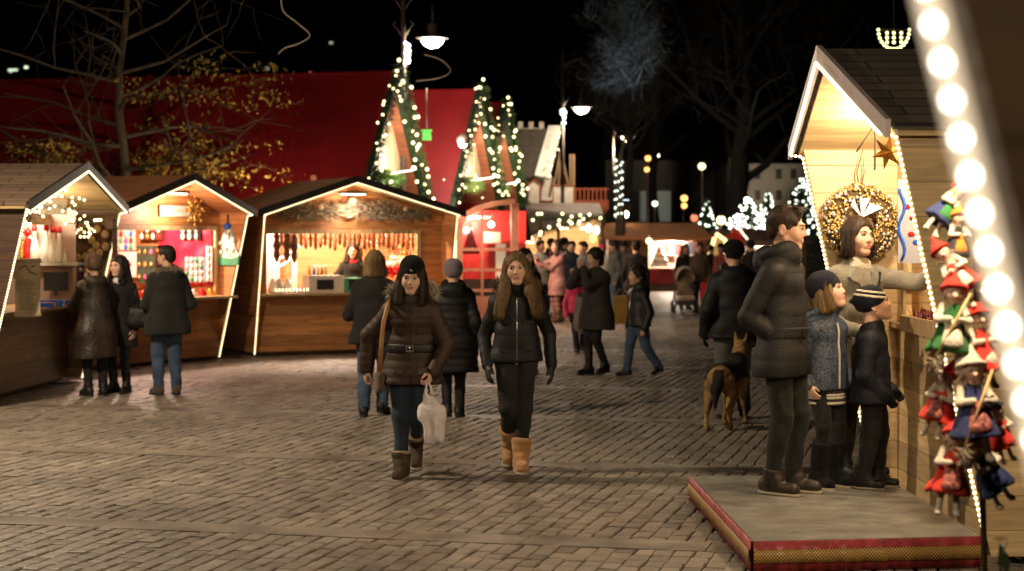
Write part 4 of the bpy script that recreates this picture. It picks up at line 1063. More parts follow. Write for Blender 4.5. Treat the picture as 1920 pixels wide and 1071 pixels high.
# ------------------------------------------------------------------ red A-frame halls
TENT = pm('red_roof_sheet', (.21, .006, .010), .6, .22, .7, .15, 3); W_RED = wood('red_brown_soffit', (.28, .10, .05), 1, .2, 0, .5, .2); SALM = pm('salmon_painted_wood', (.50, .20, .115), .55, .15, 4)
W_CREAM = wood('cream_gable_boards', (.74, .58, .38), 2, .3, 0, .5, .5); GREYPANEL = pm('cream_panel', (.55, .47, .38), .6, .1)
def aframe(label, x, y, yaw, L, half=1.62, zb=2.85, zt=4.80, garl=None, n2=26, seed=0):
    r = thing('gabled_hall', label, 'hall', (x, y, 0), yaw, 'red-roofed halls with garlanded gables')
    ov = .75; sl = (zt-zb)/half; zl = zb-1.1; wl = half+1.1/sl            # roof sheets run on below the gable foot
    mb = MB(); ms = MB()
    for s in (-1, 1):
        q = [(0, -ov, zt), (s*wl, -ov, zl), (s*wl, L, zl), (0, L, zt)]
        if s < 0: q = [q[0], q[3], q[2], q[1]]
        mb.slab(q, .06)
        q2 = [(p[0]*.985, p[1]+(.03 if p[1] < 0 else -.03), p[2]-.085) for p in q]; ms.slab(q2, .03)
    rf_ = mb.build('roof', TENT, r); ms.build('soffit', W_RED, r)
    for k in range(1, int(L/1.6)):
        y_ = -ov+1.6*k
        for s in (-1, 1): MB().bar((s*.03, y_, zt+.012), (s*wl, y_, zl+.012), .05, .03, (0, 1, 0)).build('roof_seam', TENT, rf_)
    mb = MB(); mb.poly([(-half*.98, zb), (half*.98, zb), (0, zt-.12)], .08, Matrix.Translation((0, -.52, 0))); gw = mb.build('gable_wall', W_CREAM, r)
    mb = MB(); mb.span((-.42, -.56, zb+.12), (.12, -.523, zb+.75)); mb.build('gable_panel', GREYPANEL, r)
    mb = MB(); mb.span((-half-.1, .1, 0), (half+.1, .2, zb-.003)); mb.span((-half-.1, .2, 0), (-half, L-.2, zb-.6)); mb.span((half, .2, 0), (half+.1, L-.2, zb-.6)); mb.build('wall', SALM, r)
    mb = MB(); mb.bar((0, -ov-.03, zt-.06), (-wl, -ov-.03, zl-.06), .05, .16, (0, 1, 0)); mb.bar((0, -ov-.03, zt-.06), (wl, -ov-.03, zl-.06), .05, .16, (0, 1, 0)); mb.build('barge_board', FIRD, r)
    T = Matrix.Translation((x, y, 0)) @ Matrix.Rotation(yaw, 4, 'Z')
    def W(p): return T @ Vector(p)
    lo = .1
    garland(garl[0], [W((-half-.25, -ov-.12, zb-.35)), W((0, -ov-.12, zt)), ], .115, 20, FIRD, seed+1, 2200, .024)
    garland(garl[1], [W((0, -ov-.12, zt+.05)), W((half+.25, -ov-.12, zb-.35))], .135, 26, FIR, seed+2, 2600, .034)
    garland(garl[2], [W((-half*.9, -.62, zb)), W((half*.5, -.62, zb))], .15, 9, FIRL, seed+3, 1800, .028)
    mb = MB(); mb.box((.0, -1.15, zb+.16), (.12, .06, .05)); mb.box((.0, -1.15, zb+.195), (.09, .045, .02)); mb.bar((0, -.52, zb+.05), (0, -1.13, zb+.13), .03); lo = mb.build('gable_lamp', G_TUBE, r)
    lamp('lamp_light', lo, (.0, -1.13, zb+.32), 110, (1, .82, .62), .06)
    return r
AY = R(76)
aframe('red hall with the long roof whose garlanded gable is nearest', -2.90, 34.2, AY, 12.0, garl=('dark garland up the left edge of the nearest gable', 'bright garland down the right edge of the nearest gable', 'low fir bough at the foot of the nearest gable'), seed=10)
aframe('middle red hall, its garlanded gable right of a white spotlight', -1.47, 38.4, AY, 8, garl=('dark garland up the left edge of the middle gable', 'bright garland down the right edge of the middle gable', 'low fir bough at the foot of the middle gable'), seed=20)
aframe('farthest of the three red halls, only its right garland in clear view', -.98, 42.1, AY, 8, garl=('dark garland up the left edge of the farthest gable', 'bright garland down the right edge of the farthest gable, beside the castle', 'low fir bough at the foot of the farthest gable'), seed=30)
# spotlight between the gables
sp_ = thing('spotlight', 'bright white spotlight on a cable between two garlanded gables', 'spotlight', at(868, 267, 36.2)); mb = MB(); mb.lathe([(.05, 0), (.11, .02), (.12, .14), (.06, .2)], 12, Matrix.Rotation(R(70), 4, 'X')); mb.build('housing', IRON, sp_)
mb = MB(); mb.ball((0, -.1, -.03), .085, 8); g_ = mb.build('lens', glow('spot_lens', (1, .93, .9), 14.), sp_); lamp('lamp_light', g_, (-.1, -.3, -.05), 45, (1, .85, .75), .05)
# cable tram sign: small green lit box on a cord
gt = thing('hanging_lantern', 'small green lit box hanging before the red roof', 'lantern', at(800, 255, 35.0)); mb = MB(); mb.box((0, 0, 0), (.17, .12, .16), None, .9); mb.box((0, 0, .1), (.2, .14, .03)); mb.build('box', glow('green_glass', (.12, .75, .10), .55), gt); mb = MB(); mb.tube([(0, 0, .1), (.0, 0, .9)], .012, 6); mb.build('cord', IRON, gt)

# curled ribbons hanging in front of the dark sky
def ribbon(label, pix, D):
    P = [at(px, py, D) for px, py in pix]; o = P[0]; t = []
    for i in range(len(P)-1):
        p0, p1, p2, p3 = [P[min(max(i+k, 0), len(P)-1)] for k in (-1, 0, 1, 2)]
        for f in np.linspace(0, 1, 7)[:-1]:
            t.append(.5*((2*p1)+(p2-p0)*f+(2*p0-5*p1+4*p2-p3)*f*f+(3*p1-p0-3*p2+p3)*f**3)-o)
    t.append(P[-1]-o)
    mb = MB(); mb.tube(t, .009, 6); ob = mb.build('curled_wire', pm('pale_wire', (.42, .34, .24), .5, .1), None, o); tag(ob, label, 'wire ornament')
ribbon('long curled pale wire hanging in the dark sky left of the tall lamp', [(527, -30), (530, 18), (556, 42), (581, 66), (560, 82), (535, 90), (522, 101)], 24.)
ribbon('small hooked pale wire in the sky right of the first gable', [(795, 102), (826, 112), (845, 132), (825, 146), (780, 152)], 33.)

# glazed booth door in salmon wood
PANE = pm('dark_window_glass', (.03, .03, .03), .08, .1, alpha=.35)
gs = thing('glazed_booth_screen', 'salmon wood screen with arched top and small panes beside the wide stall', 'booth', (-1.02, 36.4, 0), R(8))
mb = MB(); wd_ = 1.08
mb.bar((0, 0, .05), (0, 0, 2.12), .11, .10); mb.bar((wd_, 0, .05), (wd_, 0, 2.42), .15, .10)
pts = [(0, 0, 2.0), (.12, 0, 2.2), (.36, 0, 2.33), (.7, 0, 2.42), (wd_, 0, 2.46)]
for a, b in zip(pts[:-1], pts[1:]): mb.bar(a, b, .10, .16, (0, 1, 0))
mb.build('frame', SALM, gs)
mb = MB()
for z in (1.52, 1.12, .72): mb.bar((.05, 0, z), (wd_-.07, 0, z), .045, .06)
for x in (.44,): mb.bar((x, 0, .62), (x, 0, 2.3), .05, .05)
mb.build('glazing_bar', SALM, gs)
mb = MB(); mb.span((.05, -.03, .10), (wd_-.07, .03, .60)); mb.build('lower_panel', SALM, gs)
mb = MB(); mb.poly([(.05, .62), (wd_-.07, .62), (wd_-.07, 2.3), (.4, 2.25), (.05, 1.98)], .012, Matrix.Translation((0, .02, 0))); mb.build('pane', PANE, gs)
pl_ = thing('lantern', 'small bright bulb lantern in front of the glazed screen', 'lantern', at(921, 421, 35.2)); MB().ball((0, 0, 0), .06, 8).build('glass', G_LAMP, pl_); MB().tube([(0, 0, .05), (0, .35, .12), (0, .9, .2)], .012, 5).build('arm', IRON, pl_); lamp('lamp_light', pl_, (-.1, -.3, -.1), 70, (1, .70, .52), .06)
# things seen through it
hb = thing('fire_hall_counter', 'red and cream back wall behind the glazed screen', 'booth', (-1.05, 38.3, 0), R(8))
mb = MB(); mb.span((-.3, 0, .9), (1.35, .1, 2.3)); mb.build('red_panel', pm('red_panel_paint', (.5, .03, .025), .5, .2), hb)
CPG = glow('glowing_cream_post', (1, .82, .5), .9); MB().span((.72, -.06, .6), (.92, -.003, 1.62)).build('cream_post', CPG, hb); MB().span((-.28, -.06, 1.2), (-.08, -.003, 1.7)).build('cream_post', CPG, hb)  # posts glow by themselves: light falling on them is put into the material
mb = MB(); mb.box((.6, -.3, 1.75), (.36, .05, .22)); mb.build('notice_board', GREYPANEL, hb)
mb = MB(); mb.box((.3, -.4, 2.16), (.5, .06, .04)); o_ = mb.build('strip_lamp', G_TUBE, hb); lamp('lamp_light', o_, (.3, -.55, 2.05), 260, (1, .55, .38), .06)
fg = thing('fabric_tree_cone', 'red cloth cone standing behind the glazed screen', 'ornament', at(882, 460, 37.4)); mb = MB(); mb.lathe([(.19, -.18), (.10, .1), (.012, .42)], 10); mb.build('cone', pm('bright_red_felt', (.6, .02, .02), .7), fg)

# ------------------------------------------------------------------ toy castle
cs = thing('castle_playhouse', 'white crenellated playhouse castle with red trim and a snow-edged roof', 'playhouse', (0, 56, 0))
s_ = 56/3500
def cx(px): return (px-960)*s_
def cz(py): return CH-(py-HZ)*s_
WP = pm('white_painted_panel', (.68, .60, .52), .6, .08); RT = pm('red_brown_trim', (.30, .07, .03), .6, .15)
mb = MB(); mb.poly([(cx(960), .1), (cx(1075), .1), (cx(1075), cz(348)), (cx(1038), cz(348)), (cx(1038), cz(376)), (cx(1014), cz(376)), (cx(1014), cz(347)), (cx(1003), cz(338)), (cx(990), cz(347)), (cx(990), cz(376)), (cx(960), cz(376))], .12); mb.build('wall', WP, cs)
mb = MB(); tp = [(1076, 400), (1076, 347), (1037, 347), (1037, 377), (1014, 377), (1014, 346), (1003, 337), (990, 346), (990, 377), (958, 377)]
for a, b in zip(tp[:-1], tp[1:]): mb.bar((cx(a[0]), -.02, cz(a[1])), (cx(b[0]), -.02, cz(b[1])), .035, .05, (0, 1, 0))
mb.build('trim', RT, cs)
mb = MB(); mb.span((cx(960), .9, .1), (cx(1040), 2.4, cz(330))); mb.build('house_wall', WP, cs)
mb = MB(); mb.slab([(cx(1055), .6, cz(208)), (cx(955), .6, cz(250)), (cx(958), 3.0, cz(335)), (cx(1030), 3., cz(335))], .06) if False else None
mb.slab([(cx(1052), 1.0, cz(238)), (cx(968), 1.0, cz(238)), (cx(968), .2, cz(332)), (cx(1020), .2, cz(332))], .08); mb.build('roof', pm('dark_castle_roof', (.06, .045, .035), .7, .2), cs)
mb = MB(); mb.slab([(cx(1056), .95, cz(232)), (cx(1030), .95, cz(232)), (cx(1002), .1, cz(328)), (cx(1030), .1, cz(334))], .12); mb.build('snow_edge', pm('snow_white', (.75, .72, .66), .8, .05), cs)
mb = MB(); mb.span((cx(970), 1.2, cz(262)), (cx(1022), 1.7, cz(236)))
for px in (972, 992, 1012): mb.span((cx(px), 1.2, cz(236)+.003), (cx(px+9), 1.7, cz(224)))
mb.build('tower', pm('tower_cream', (.42, .36, .3), .7), cs)
mb = MB()
for i in range(8): mb.bar((cx(1080+i*8), .3, cz(400)), (cx(1080+i*8), .3, cz(352)), .05, .04)
mb.bar((cx(1076), .3, cz(354)), (cx(1142), .3, cz(354)), .05, .05); mb.bar((cx(1076), .3, cz(384)), (cx(1142), .3, cz(384)), .05, .3); mb.build('picket_fence', RT, cs)
mb = MB()
for a, b in (((1040, 345), (1052, 278)), ((1066, 345), (1052, 278)), ((1048, 345), (1052, 285)), ((1057, 345), (1052, 285))): mb.bar((cx(a[0]), .5, cz(a[1])), (cx(b[0]), .5, cz(b[1])), .06, .06)
for px in (1071, 1077): mb.bar((cx(px), .6, cz(350)), (cx(px), .6, cz(288)), .07, .07)
mb.build('timber_gable', wood('old_timber', (.28, .16, .08), 2, .3, 0), cs)
garland('thin light string up the castle roof to the lamp post', [at(1028, 330, 55.8), at(1050, 260, 55.8), at(1060, 200, 55.9)], .05, 12, FIRD, 51, 300, .03)
garland('cold light cluster on the lamp post above the castle', [at(1056, 205, 53.6), at(1058, 240, 53.6)], .05, 9, FIRD, 52, 60, .05, bm=G_COLD)
garland('blue-white light cluster on the tall lamp post', [at(762, 85, 34.9), at(764, 125, 34.9)], .05, 14, FIRD, 53, 80, .035, bm=glow('blue_white_bulb', (.6, .75, 1), 6., 'NONE'))

# ------------------------------------------------------------------ sloping canopy stall in the middle distance
cp = thing('canopy_stall', 'long brown-roofed stall with a warm counter behind the standing crowd', 'market stall', (0, 50, 0))
q_ = 50/3500
def kx(px): return (px-960)*q_
def kz(py): return CH-(py-HZ)*q_
BRN = pm('brown_canopy_sheet', (.26, .16, .12), .7, .12)
mb = MB(); mb.slab([(kx(940), 0, kz(450)), (kx(1132), 0, kz(402)), (kx(1132), 2.6, kz(402)+.35), (kx(940), 2.6, kz(402)+.35)], .08); mb.build('roof', BRN, cp)
mb = MB(); mb.span((kx(945), 2.4, 0), (kx(1130), 2.5, kz(405))); mb.build('back_wall', W_PINEX, cp)
mb = MB(); mb.span((kx(945), .6, .0), (kx(1128), .7, .95)); mb.span((kx(945), .3, .95), (kx(1128), .9, 1.0)); mb.build('counter', W_BOARD, cp)
mb = MB()
for px in (1010, 1044, 1126): mb.span((kx(px), .1, 0), (kx(px)+.09, .2, kz(415)))
mb.build('post', W_TRIM, cp)
mb = MB()
for px in (985, 1050, 1108): mb.box((kx(px), .9, kz(428 if px > 1000 else 455)), (.5, .07, .05))
o_ = mb.build('strip_lamp', G_TUBE, cp)
for px, e in ((990, 90), (1050, 110), (1108, 130)): lamp('lamp_light', o_, (kx(px), .8, 1.95), e, (1, .72, .42), .07)
garland('fir garland along the sloping front edge of the canopy stall', [at(955, 452, 49.8), at(1040, 428, 49.8), at(1100, 410, 49.8)], .11, 11, FIR, 61, 1500, .045, .02)
garland('level fir garland under the castle wall above the canopy', [at(955, 404, 49.2), at(1135, 408, 49.2)], .11, 15, FIRL, 62, 1800, .04, .03)
for i, (px, py, nm) in enumerate(((1012, 460, 'round golden lantern over the canopy counter near its left post'), (1118, 432, 'bright white lantern at the right end of the canopy stall'), (1112, 447, 'amber lantern low at the right end of the canopy stall'), (1104, 428, 'small pale lantern under the canopy garland'))):
    t = thing('lantern', nm, 'lantern', at(px, py, 50.3), 0, 'lanterns of the canopy stall'); mb = MB(); mb.lathe([(.03, -.12), (.085, -.06), (.09, .04), (.03, .12)], 8); mb.build('glass', G_ORANGE if i in (0, 2) else G_TUBE, t); mb = MB(); mb.tube([(0, 0, .11), (0, 0, .35)], .012, 5); mb.build('hook', IRON, t)

# far stalls closing the plaza
def far_stall(label, x0, x1, D, ye, yr, mats, hatch, light, counterm, slope=1.2):
    """eave/ridge rows in the photograph give the heights"""
    t = thing('market_stall', label, 'market stall', (0, D, 0), 0, 'far stalls closing the plaza'); q = D/3500
    X = lambda px: (px-960)*q; Z = lambda py: CH-(py-HZ)*q
    a, b = X(x0), X(x1)
    mb = MB(); mb.slab([(a, -.4, Z(ye)), (b, -.4, Z(ye)), (b-.35, slope, Z(yr)), (a+.1, slope, Z(yr))], .07); mb.slab([(a+.1, slope, Z(yr)), (b-.35, slope, Z(yr)), (b, slope*2.4, Z(ye)), (a, slope*2.4, Z(ye))], .07); mb.build('roof', mats[0], t)
    h0, h1, hz0, hz1 = X(hatch[0]), X(hatch[1]), Z(hatch[3]), Z(hatch[2])
    zt = Z(ye)-.05
    mb = MB(); mb.span((a+.15, 0, 0), (h0, .08, zt)); mb.span((h1, 0, 0), (b-.15, .08, zt)); mb.span((h0, 0, hz1), (h1, .08, zt)); mb.span((h0, 0, 0), (h1, .08, hz0-.5)); mb.build('front_wall', mats[1], t)
    mb = MB(); mb.span((h0, -.06, hz0-.5), (h1, .06, hz0)); mb.build('counter', counterm, t)
    mb = MB(); mb.span((a+.15, 1.5, 0), (b-.15, 1.58, zt)); mb.build('back_wall', pm('pale_back_wall', (.55, .42, .33), .6), t)
    mb = MB(); mb.box(((h0+h1)/2, .5, hz1-.03), (.8, .07, .05)); o = mb.build('strip_lamp', G_TUBE, t); lamp('lamp_light', o, ((h0+h1)/2, .35, hz1-.2), light, (1, .82, .66), .06)
    return t
far_stall('far brown-roofed stall with a bright hatch over a red counter', 1132, 1336, 60, 446, 418, (R_FELT, W_DARK), (1216, 1306, 452, 503), 420, pm('dark_red_cloth', (.22, .01, .02), .7))
far_stall('dark far stall behind the yellow star frame', 1338, 1520, 62, 452, 430, (pm('dark_brown_roof', (.10, .05, .03), .7), W_DARK), (1390, 1470, 462, 500), 50, W_DARK)
# goods in the bright far hatch
for i, (px, py, r_, lab) in enumerate(((1238, 500, .36, 'large white cone tree in the bright far hatch'), (1287, 500, .2, 'small white cone tree in the bright far hatch'))):
    t = thing('cone_tree', lab, 'cone tree', at(px, py, 60.3)); mb = MB()
    for k in range(4): mb.lathe([(r_*(1-.2*k), .2*k*r_*2.2), (r_*(.55-.13*k), (.2*k+.24)*r_*2.2)], 10)
    mb.build('tiers', pm('white_plush', (.75, .70, .62), .8, .1), t)
for i, px in enumerate((1258, 1270, 1283, 1296)):
    ob = MB().box((0, 0, 0), (.16, .04, .42)).build('hanging_card', (WHITE, REDKNIT, CREAM, NAVY)[i], None, at(px, 466, 60.9)); tag(ob, ('white', 'red', 'cream', 'dark')[i]+' card hanging in the bright far hatch', 'card', 'cards in the far hatch')
t = thing('hanging_lamp', 'single warm bulb hanging left of the bright far hatch', 'lamp', at(1217, 452, 58.8)); MB().ball((0, 0, 0), .10, 8).build('globe', glow('warm_globe', (1, .75, .35), 4.), t); MB().tube([(0, 0, .09), (0, 0, .4)], .015, 5).build('cord', IRON, t)
# yellow star-stall frame
yf = thing('rope_lit_frame', 'leaning yellow rope-lit hut front beside the red star', 'market stall', (0, 57, 0)); q5 = 57/3500
mb = MB(); yp = [at(1327, 490, 0+57), at(1340, 445, 57), None, at(1342, 438, 57), at(1360, 450, 57), at(1361, 480, 57)]
seg = []
for p in yp:
    if p is None: seg.append([]); continue
    if not seg: seg.append([])
    seg[-1].append((p.x, 0, p.z))
for s in seg: mb.tube(s, .06, 6)
mb.build('rope_light', glow('yellow_rope', (1, .78, .32), 2.2), yf)
mb = MB(); mb.add([(p.x, .3, p.z) for p in (at(1331, 492, 57), at(1343, 442, 57), at(1360, 452, 57), at(1361, 492, 57))]+[(p.x, .36, p.z) for p in (at(1331, 492, 57), at(1343, 442, 57), at(1360, 452, 57), at(1361, 492, 57))], [(0, 3, 2, 1), (4, 5, 6, 7), (0, 1, 5, 4), (1, 2, 6, 5), (2, 3, 7, 6), (3, 0, 4, 7)]); mb.build('side_panel', W_PINE, yf)
mb = MB(); mb.span(((1331-960)*q5, .3, 0), ((1361-960)*q5, .38, CH-(492-HZ)*q5-.003)); mb.build('lower_panel', W_DARK, yf)
rs = thing('red_star', 'red star with a white edge above the far dark stall', 'star', at(1380, 443, 58), R(10)); mb = MB(); sp5 = []
for k in range(10):
    a = math.pi/2+.3+k*math.pi/5; rr = .38 if k % 2 == 0 else .16; sp5.append((rr*math.cos(a), rr*math.sin(a)))
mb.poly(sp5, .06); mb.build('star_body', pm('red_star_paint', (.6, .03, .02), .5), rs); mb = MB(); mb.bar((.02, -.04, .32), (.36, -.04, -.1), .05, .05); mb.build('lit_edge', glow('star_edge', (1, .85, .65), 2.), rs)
# ------------------------------------------------------------------ trees
BARK = pm('grey_brown_bark', (.08, .06, .04), .9, .35, 6, .6, 25); BARKD = pm('dark_bark', (.011, .0085, .007), .9, .3, 6, .5, 25)
LEAFY = pm('yellow_autumn_leaf', (.30, .21, .035), .7, .35, 9); LEAFO = pm('olive_leaf', (.26, .21, .05), .7, .35, 9)
def limb(mb, p, d, L, r, lev, g, tips, up=.12, bend=.18, kids_=(3, 5), shrink=.6):
    n = 5; pts = [p]; rs = [r]; q = p; dd = d.normalized()
    for i in range(n):
        dd = (dd+Vector((g.gauss(0, bend), g.gauss(0, bend), g.gauss(0, bend)*.6+up*.3))).normalized(); q = q+dd*(L/n); pts.append(q); rs.append(r*(1-.72*(i+1)/n))
    mb.tube(pts, rs, 6 if lev < 2 else 4, False)
    if lev >= 3 or r < .008:
        tips += pts[2:]; return
    for k in range(g.randint(*kids_)):
        i = g.randint(1, n); a = pts[i]; side = Vector((g.gauss(0, 1), g.gauss(0, 1), g.gauss(0, .5)+up)); side -= dd*side.dot(dd)*.5
        limb(mb, a, (dd*.6+side.normalized()*.9), L*shrink*g.uniform(.7, 1.1), max(rs[i]*.62, .006), lev+1, g, tips, up, bend, kids_, shrink)
    tips.append(pts[-1])
def leaf_cloud(name, pts, n, size, mat, parent, seed, spread):
    g = np.random.default_rng(seed); P = np.array([tuple(p) for p in pts]); i = g.integers(0, len(P), n)
    c = P[i]+g.normal(size=(n, 3))*np.array(spread); u = g.normal(size=(n, 3)); u /= np.linalg.norm(u, axis=1)[:, None]; v = np.cross(u, g.normal(size=(n, 3))); v /= np.linalg.norm(v, axis=1)[:, None]
    s = size*g.uniform(.6, 1.3, (n, 1)); V = np.stack([c-u*s, c+v*s*.45, c+u*s, c-v*s*.45], 1).reshape(-1, 3)
    return link(name, mesh_np(name, V, np.arange(4*n).reshape(n, 4), mat, None, False), parent)
def tree(label, loc, h, r, seed, first=.3, limbs=16, reach=.42, leaves=0, lsize=.05, lmat=None, bark=None, up=.15, leafsel=None, levels=0, twigs=None, kids_=(3, 5), spread=.12, lean=(0, 0), droop=0.):
    t = thing('bare_tree', label, 'tree', loc); g = random.Random(seed); mb = MB()
    tr = [Vector((math.sin(i*1.3+seed)*.05*h*.2+lean[0]*i/10, math.cos(i*.9+seed)*.05*h*.2+lean[1]*i/10, h*i/10)) for i in range(11)]; rs = [r*(1-.085*i) for i in range(11)]
    mb.tube(tr, rs, 10); mb.build('trunk', bark or BARK, t); tips = []; mb = MB()
    for k in range(limbs):
        f = first+(1-first)*(k+g.random())/limbs; i = min(int(f*10), 9); p = tr[i]+(tr[i+1]-tr[i])*(f*10-i); a = k*2.4+g.uniform(-.4, .4)
        L = h*reach*(1.15-f*.75)*g.uniform(.75, 1.15)
        limb(mb, p, Vector((math.cos(a), math.sin(a), .35-droop+.5*f)), L, r*(1-.08*10*f)*.42+.008, 1-levels, g, tips, up, .17, kids_)
    mb.build('branches', bark or BARK, t)
    if twigs:
        fur('twigs', [tuple(p) for p in tips], twigs[1]*.6, twigs[0], twigs[1], bark or BARK, t, seed, twigs[2], -.25)
    if leaves:
        sel = [p for p in tips if leafsel is None or leafsel(p, g)]
        if sel: leaf_cloud('leaves', sel, leaves, lsize, lmat, t, seed, spread)
    return t
TL = at(232, 330, 31.0)
tree('thin tree behind the left stalls with bare top and yellow lower leaves', (TL.x, 31.0, 0), 7.6, .12, 4, .24, 30, .42, 1700, .045, LEAFY, None, .02, lambda p, g: (p.z < 3.3 and g.random() < .6) or (p.x > .4 and 3.9 < p.z < 4.6), 0, kids_=(3, 4), spread=(.14, .14, .05), droop=.3)
tree('low yellow-leaved shrub tree between the two left stall roofs', (TL.x+.85, 31.6, 0), 3.3, .07, 9, .45, 14, .5, 1500, .045, LEAFY, None, .02, None, 0, kids_=(3, 4), spread=(.15, .15, .05), droop=.3)
tree('dim olive shrub tree behind the shingled roof at the left edge', (TL.x-1.1, 31.5, 0), 3.0, .07, 12, .45, 14, .5, 1100, .048, LEAFO, None, .02, None, 0, kids_=(3, 4), spread=(.15, .15, .05), droop=.3)
tree('huge dark bare tree filling the night sky behind the far stalls', (9.6, 78, 0), 17.5, .5, 21, .22, 30, .42, 0, .1, None, BARKD, .25, None, 0, kids_=(4, 5), twigs=(9000, .9, .022))
tree('pale-lit bare tree with a cold floodlit crown above the castle', (4.1, 66, 0), 9.4, .2, 33, .5, 34, .30, 0, .1, None, pm('dim_grey_bark', (.045, .042, .04), .9, .3), .3, None, 0, kids_=(4, 5), twigs=(9000, .5, .012))
tree('dark slender bare tree left of the big tree', (6.4, 84, 0), 14, .3, 45, .35, 20, .34, 0, .1, None, BARKD, .25, None, 0, kids_=(3, 5))
# floodlight that whitens that crown, standing on a mast hidden in the stalls
fl = thing('floodlight', 'cold floodlight on a short mast aimed up into the pale tree', 'floodlight', (3.7, 62.2, 0)); MB().tube([(0, 0, 0), (0, 0, 2.6)], .05, 8).build('mast', IRON, fl)
mb = MB(); mb.box((0, 0, 2.75), (.5, .3, .3), Matrix.Rotation(R(-40), 4, 'X')); mb.build('housing', IRON, fl); mb = MB(); mb.box((0, .14, 2.9), (.4, .2, .03), Matrix.Rotation(R(-40), 4, 'X')); g_ = mb.build('glass', glow('cold_flood', (.75, .9, 1), 6.), fl)
lamp('lamp_light', g_, (0, .25, 3.0), 3200, (.75, .9, 1.), .1, 'SPOT', R(44), (R(163), 0, R(-6)))
# white-lit conifers
def lit_tree(label, px, D, ytop, ybot, nb, seed, wdt, br=.042, gm=None):
    q = D/3500; zt = CH-(ytop-HZ)*q; zb = CH-(ybot-HZ)*q; t = thing('lit_conifer', label, 'christmas tree', ((px-960)*q, D, 0), 0, 'white-lit conifers behind the far stalls'); g = random.Random(seed)
    MB().tube([(0, 0, 0), (0, 0, zt)], [.12, .02], 7).build('trunk', BARKD, t)
    path = []; pts = []
    for k in range(60):
        z = zb-.8+(zt-zb+.8)*k/59; rr = wdt*(1-(z-zb+.8)/(zt-zb+.85)); a = k*2.4
        path += [(0, 0, z), (rr*math.cos(a), rr*math.sin(a), z-.12)]
    fur('needles', path, .09, 2600, .14, FIRD, t, seed, .03, .2)
    for k in range(nb):
        f = g.random()**1.25; z = zb+(zt-zb)*f; rr = wdt*(1-.93*f)*g.uniform(.55, 1.05); a = g.uniform(0, 6.28); pts.append((rr*math.cos(a), rr*math.sin(a), z))
    bulbs(t, pts, br, gm or G_COLD)
lit_tree('slim white-lit conifer left of the lit tower', 1326, 72, 372, 428, 28, 1, .42)
lit_tree('very bright broad conifer in front of the lit tower', 1402, 70, 372, 428, 80, 2, .95, .05, glow('bright_cold_bulb', (.95, 1, .85), 5., 'NONE'))
lit_tree('white-lit conifer between the bright one and the tall one', 1440, 73, 362, 430, 50, 3, .8)
lit_tree('tall white-lit conifer against the pine stall', 1503, 68, 335, 440, 85, 4, 1.05)
# lit tower and the town front behind
q9 = 95/3500
def X9(px): return (px-960)*q9
def Z9(py): return CH-(py-HZ)*q9
STONE = pm('pale_plaster', (.40, .34, .28), .85, .2, .6, .3, 10); STONED = pm('grey_plaster', (.20, .19, .18), .85, .2, .6)
tw = thing('tower', 'floodlit pale tower with battlements behind the white-lit trees', 'tower', (0, 95, 0)); mb = MB(); mb.span((X9(1372), 0, 0), (X9(1403), 1.5, Z9(296)))
for i in range(4): mb.span((X9(1372+i*8.4), 0, Z9(296)+.003), (X9(1378+i*8.4), 1.5, Z9(291)))
mb.build('wall', STONE, tw); mb = MB(); mb.box((X9(1391), -.03, Z9(316)), (.3, .08, .5)); mb.build('window', B_BLACK, tw)
lt = MB(); lt.box((X9(1386), -3.2, 2.2), (.5, .2, .15)); lo_ = lt.build('uplight', G_TUBE, tw); lamp('lamp_light', lo_, (X9(1386), -3.0, 2.5), 900, (1, .78, .5), .1, 'SPOT', R(80), (R(125), 0, 0))
bl = thing('town_house', 'grey town house with dark windows right of the lit tower', 'house', (0, 96.6, 0)); mb = MB(); mb.span((X9(1370), 0, 0), (X9(1560), 6, Z9(305))); mb.build('wall', STONED, bl)
mb = MB(); mb.add([(X9(1366), -.3, Z9(305)), (X9(1566), -.3, Z9(305)), (X9(1560), 6.3, Z9(305)), (X9(1370), 6.3, Z9(305)), (X9(1380), 3, Z9(250)), (X9(1552), 3, Z9(250))], [(0, 1, 5, 4), (2, 3, 4, 5), (1, 2, 5), (3, 0, 4), (0, 3, 2, 1)]); mb.build('roof', pm('dark_tile_roof', (.06, .04, .03), .8), bl)
for px in (1428, 1468, 1496, 1522):
    for py in (325, 365): f_ = MB().span((X9(px-5), -.06, Z9(py+9)), (X9(px+5), -.003, Z9(py-9))).build('window', B_BLACK, bl)
bl2 = thing('town_house', 'dark low town house behind the orange lanterns', 'house', (0, 110, 0)); q11 = 110/3500
mb = MB(); mb.span((5.5, 0, 0), (14.5, 6, 6.2)); mb.build('wall', STONED, bl2); mb = MB(); mb.add([(5.2, -.3, 6.2), (14.8, -.3, 6.2), (14.8, 6.3, 6.2), (5.2, 6.3, 6.2), (5.6, 3, 8.2), (14.4, 3, 8.2)], [(0, 1, 5, 4), (2, 3, 4, 5), (1, 2, 5), (3, 0, 4), (0, 3, 2, 1)]); mb.build('roof', pm('dark_slate_roof', (.05, .045, .042), .8), bl2)
for px in (1190, 1212, 1245, 1268): MB().span(((px-960)*q11-.4, -.06, 2.6), ((px-960)*q11+.4, -.003, 4.4)).build('window', G_DIM if px in (1212, 1245) else B_BLACK, bl2)
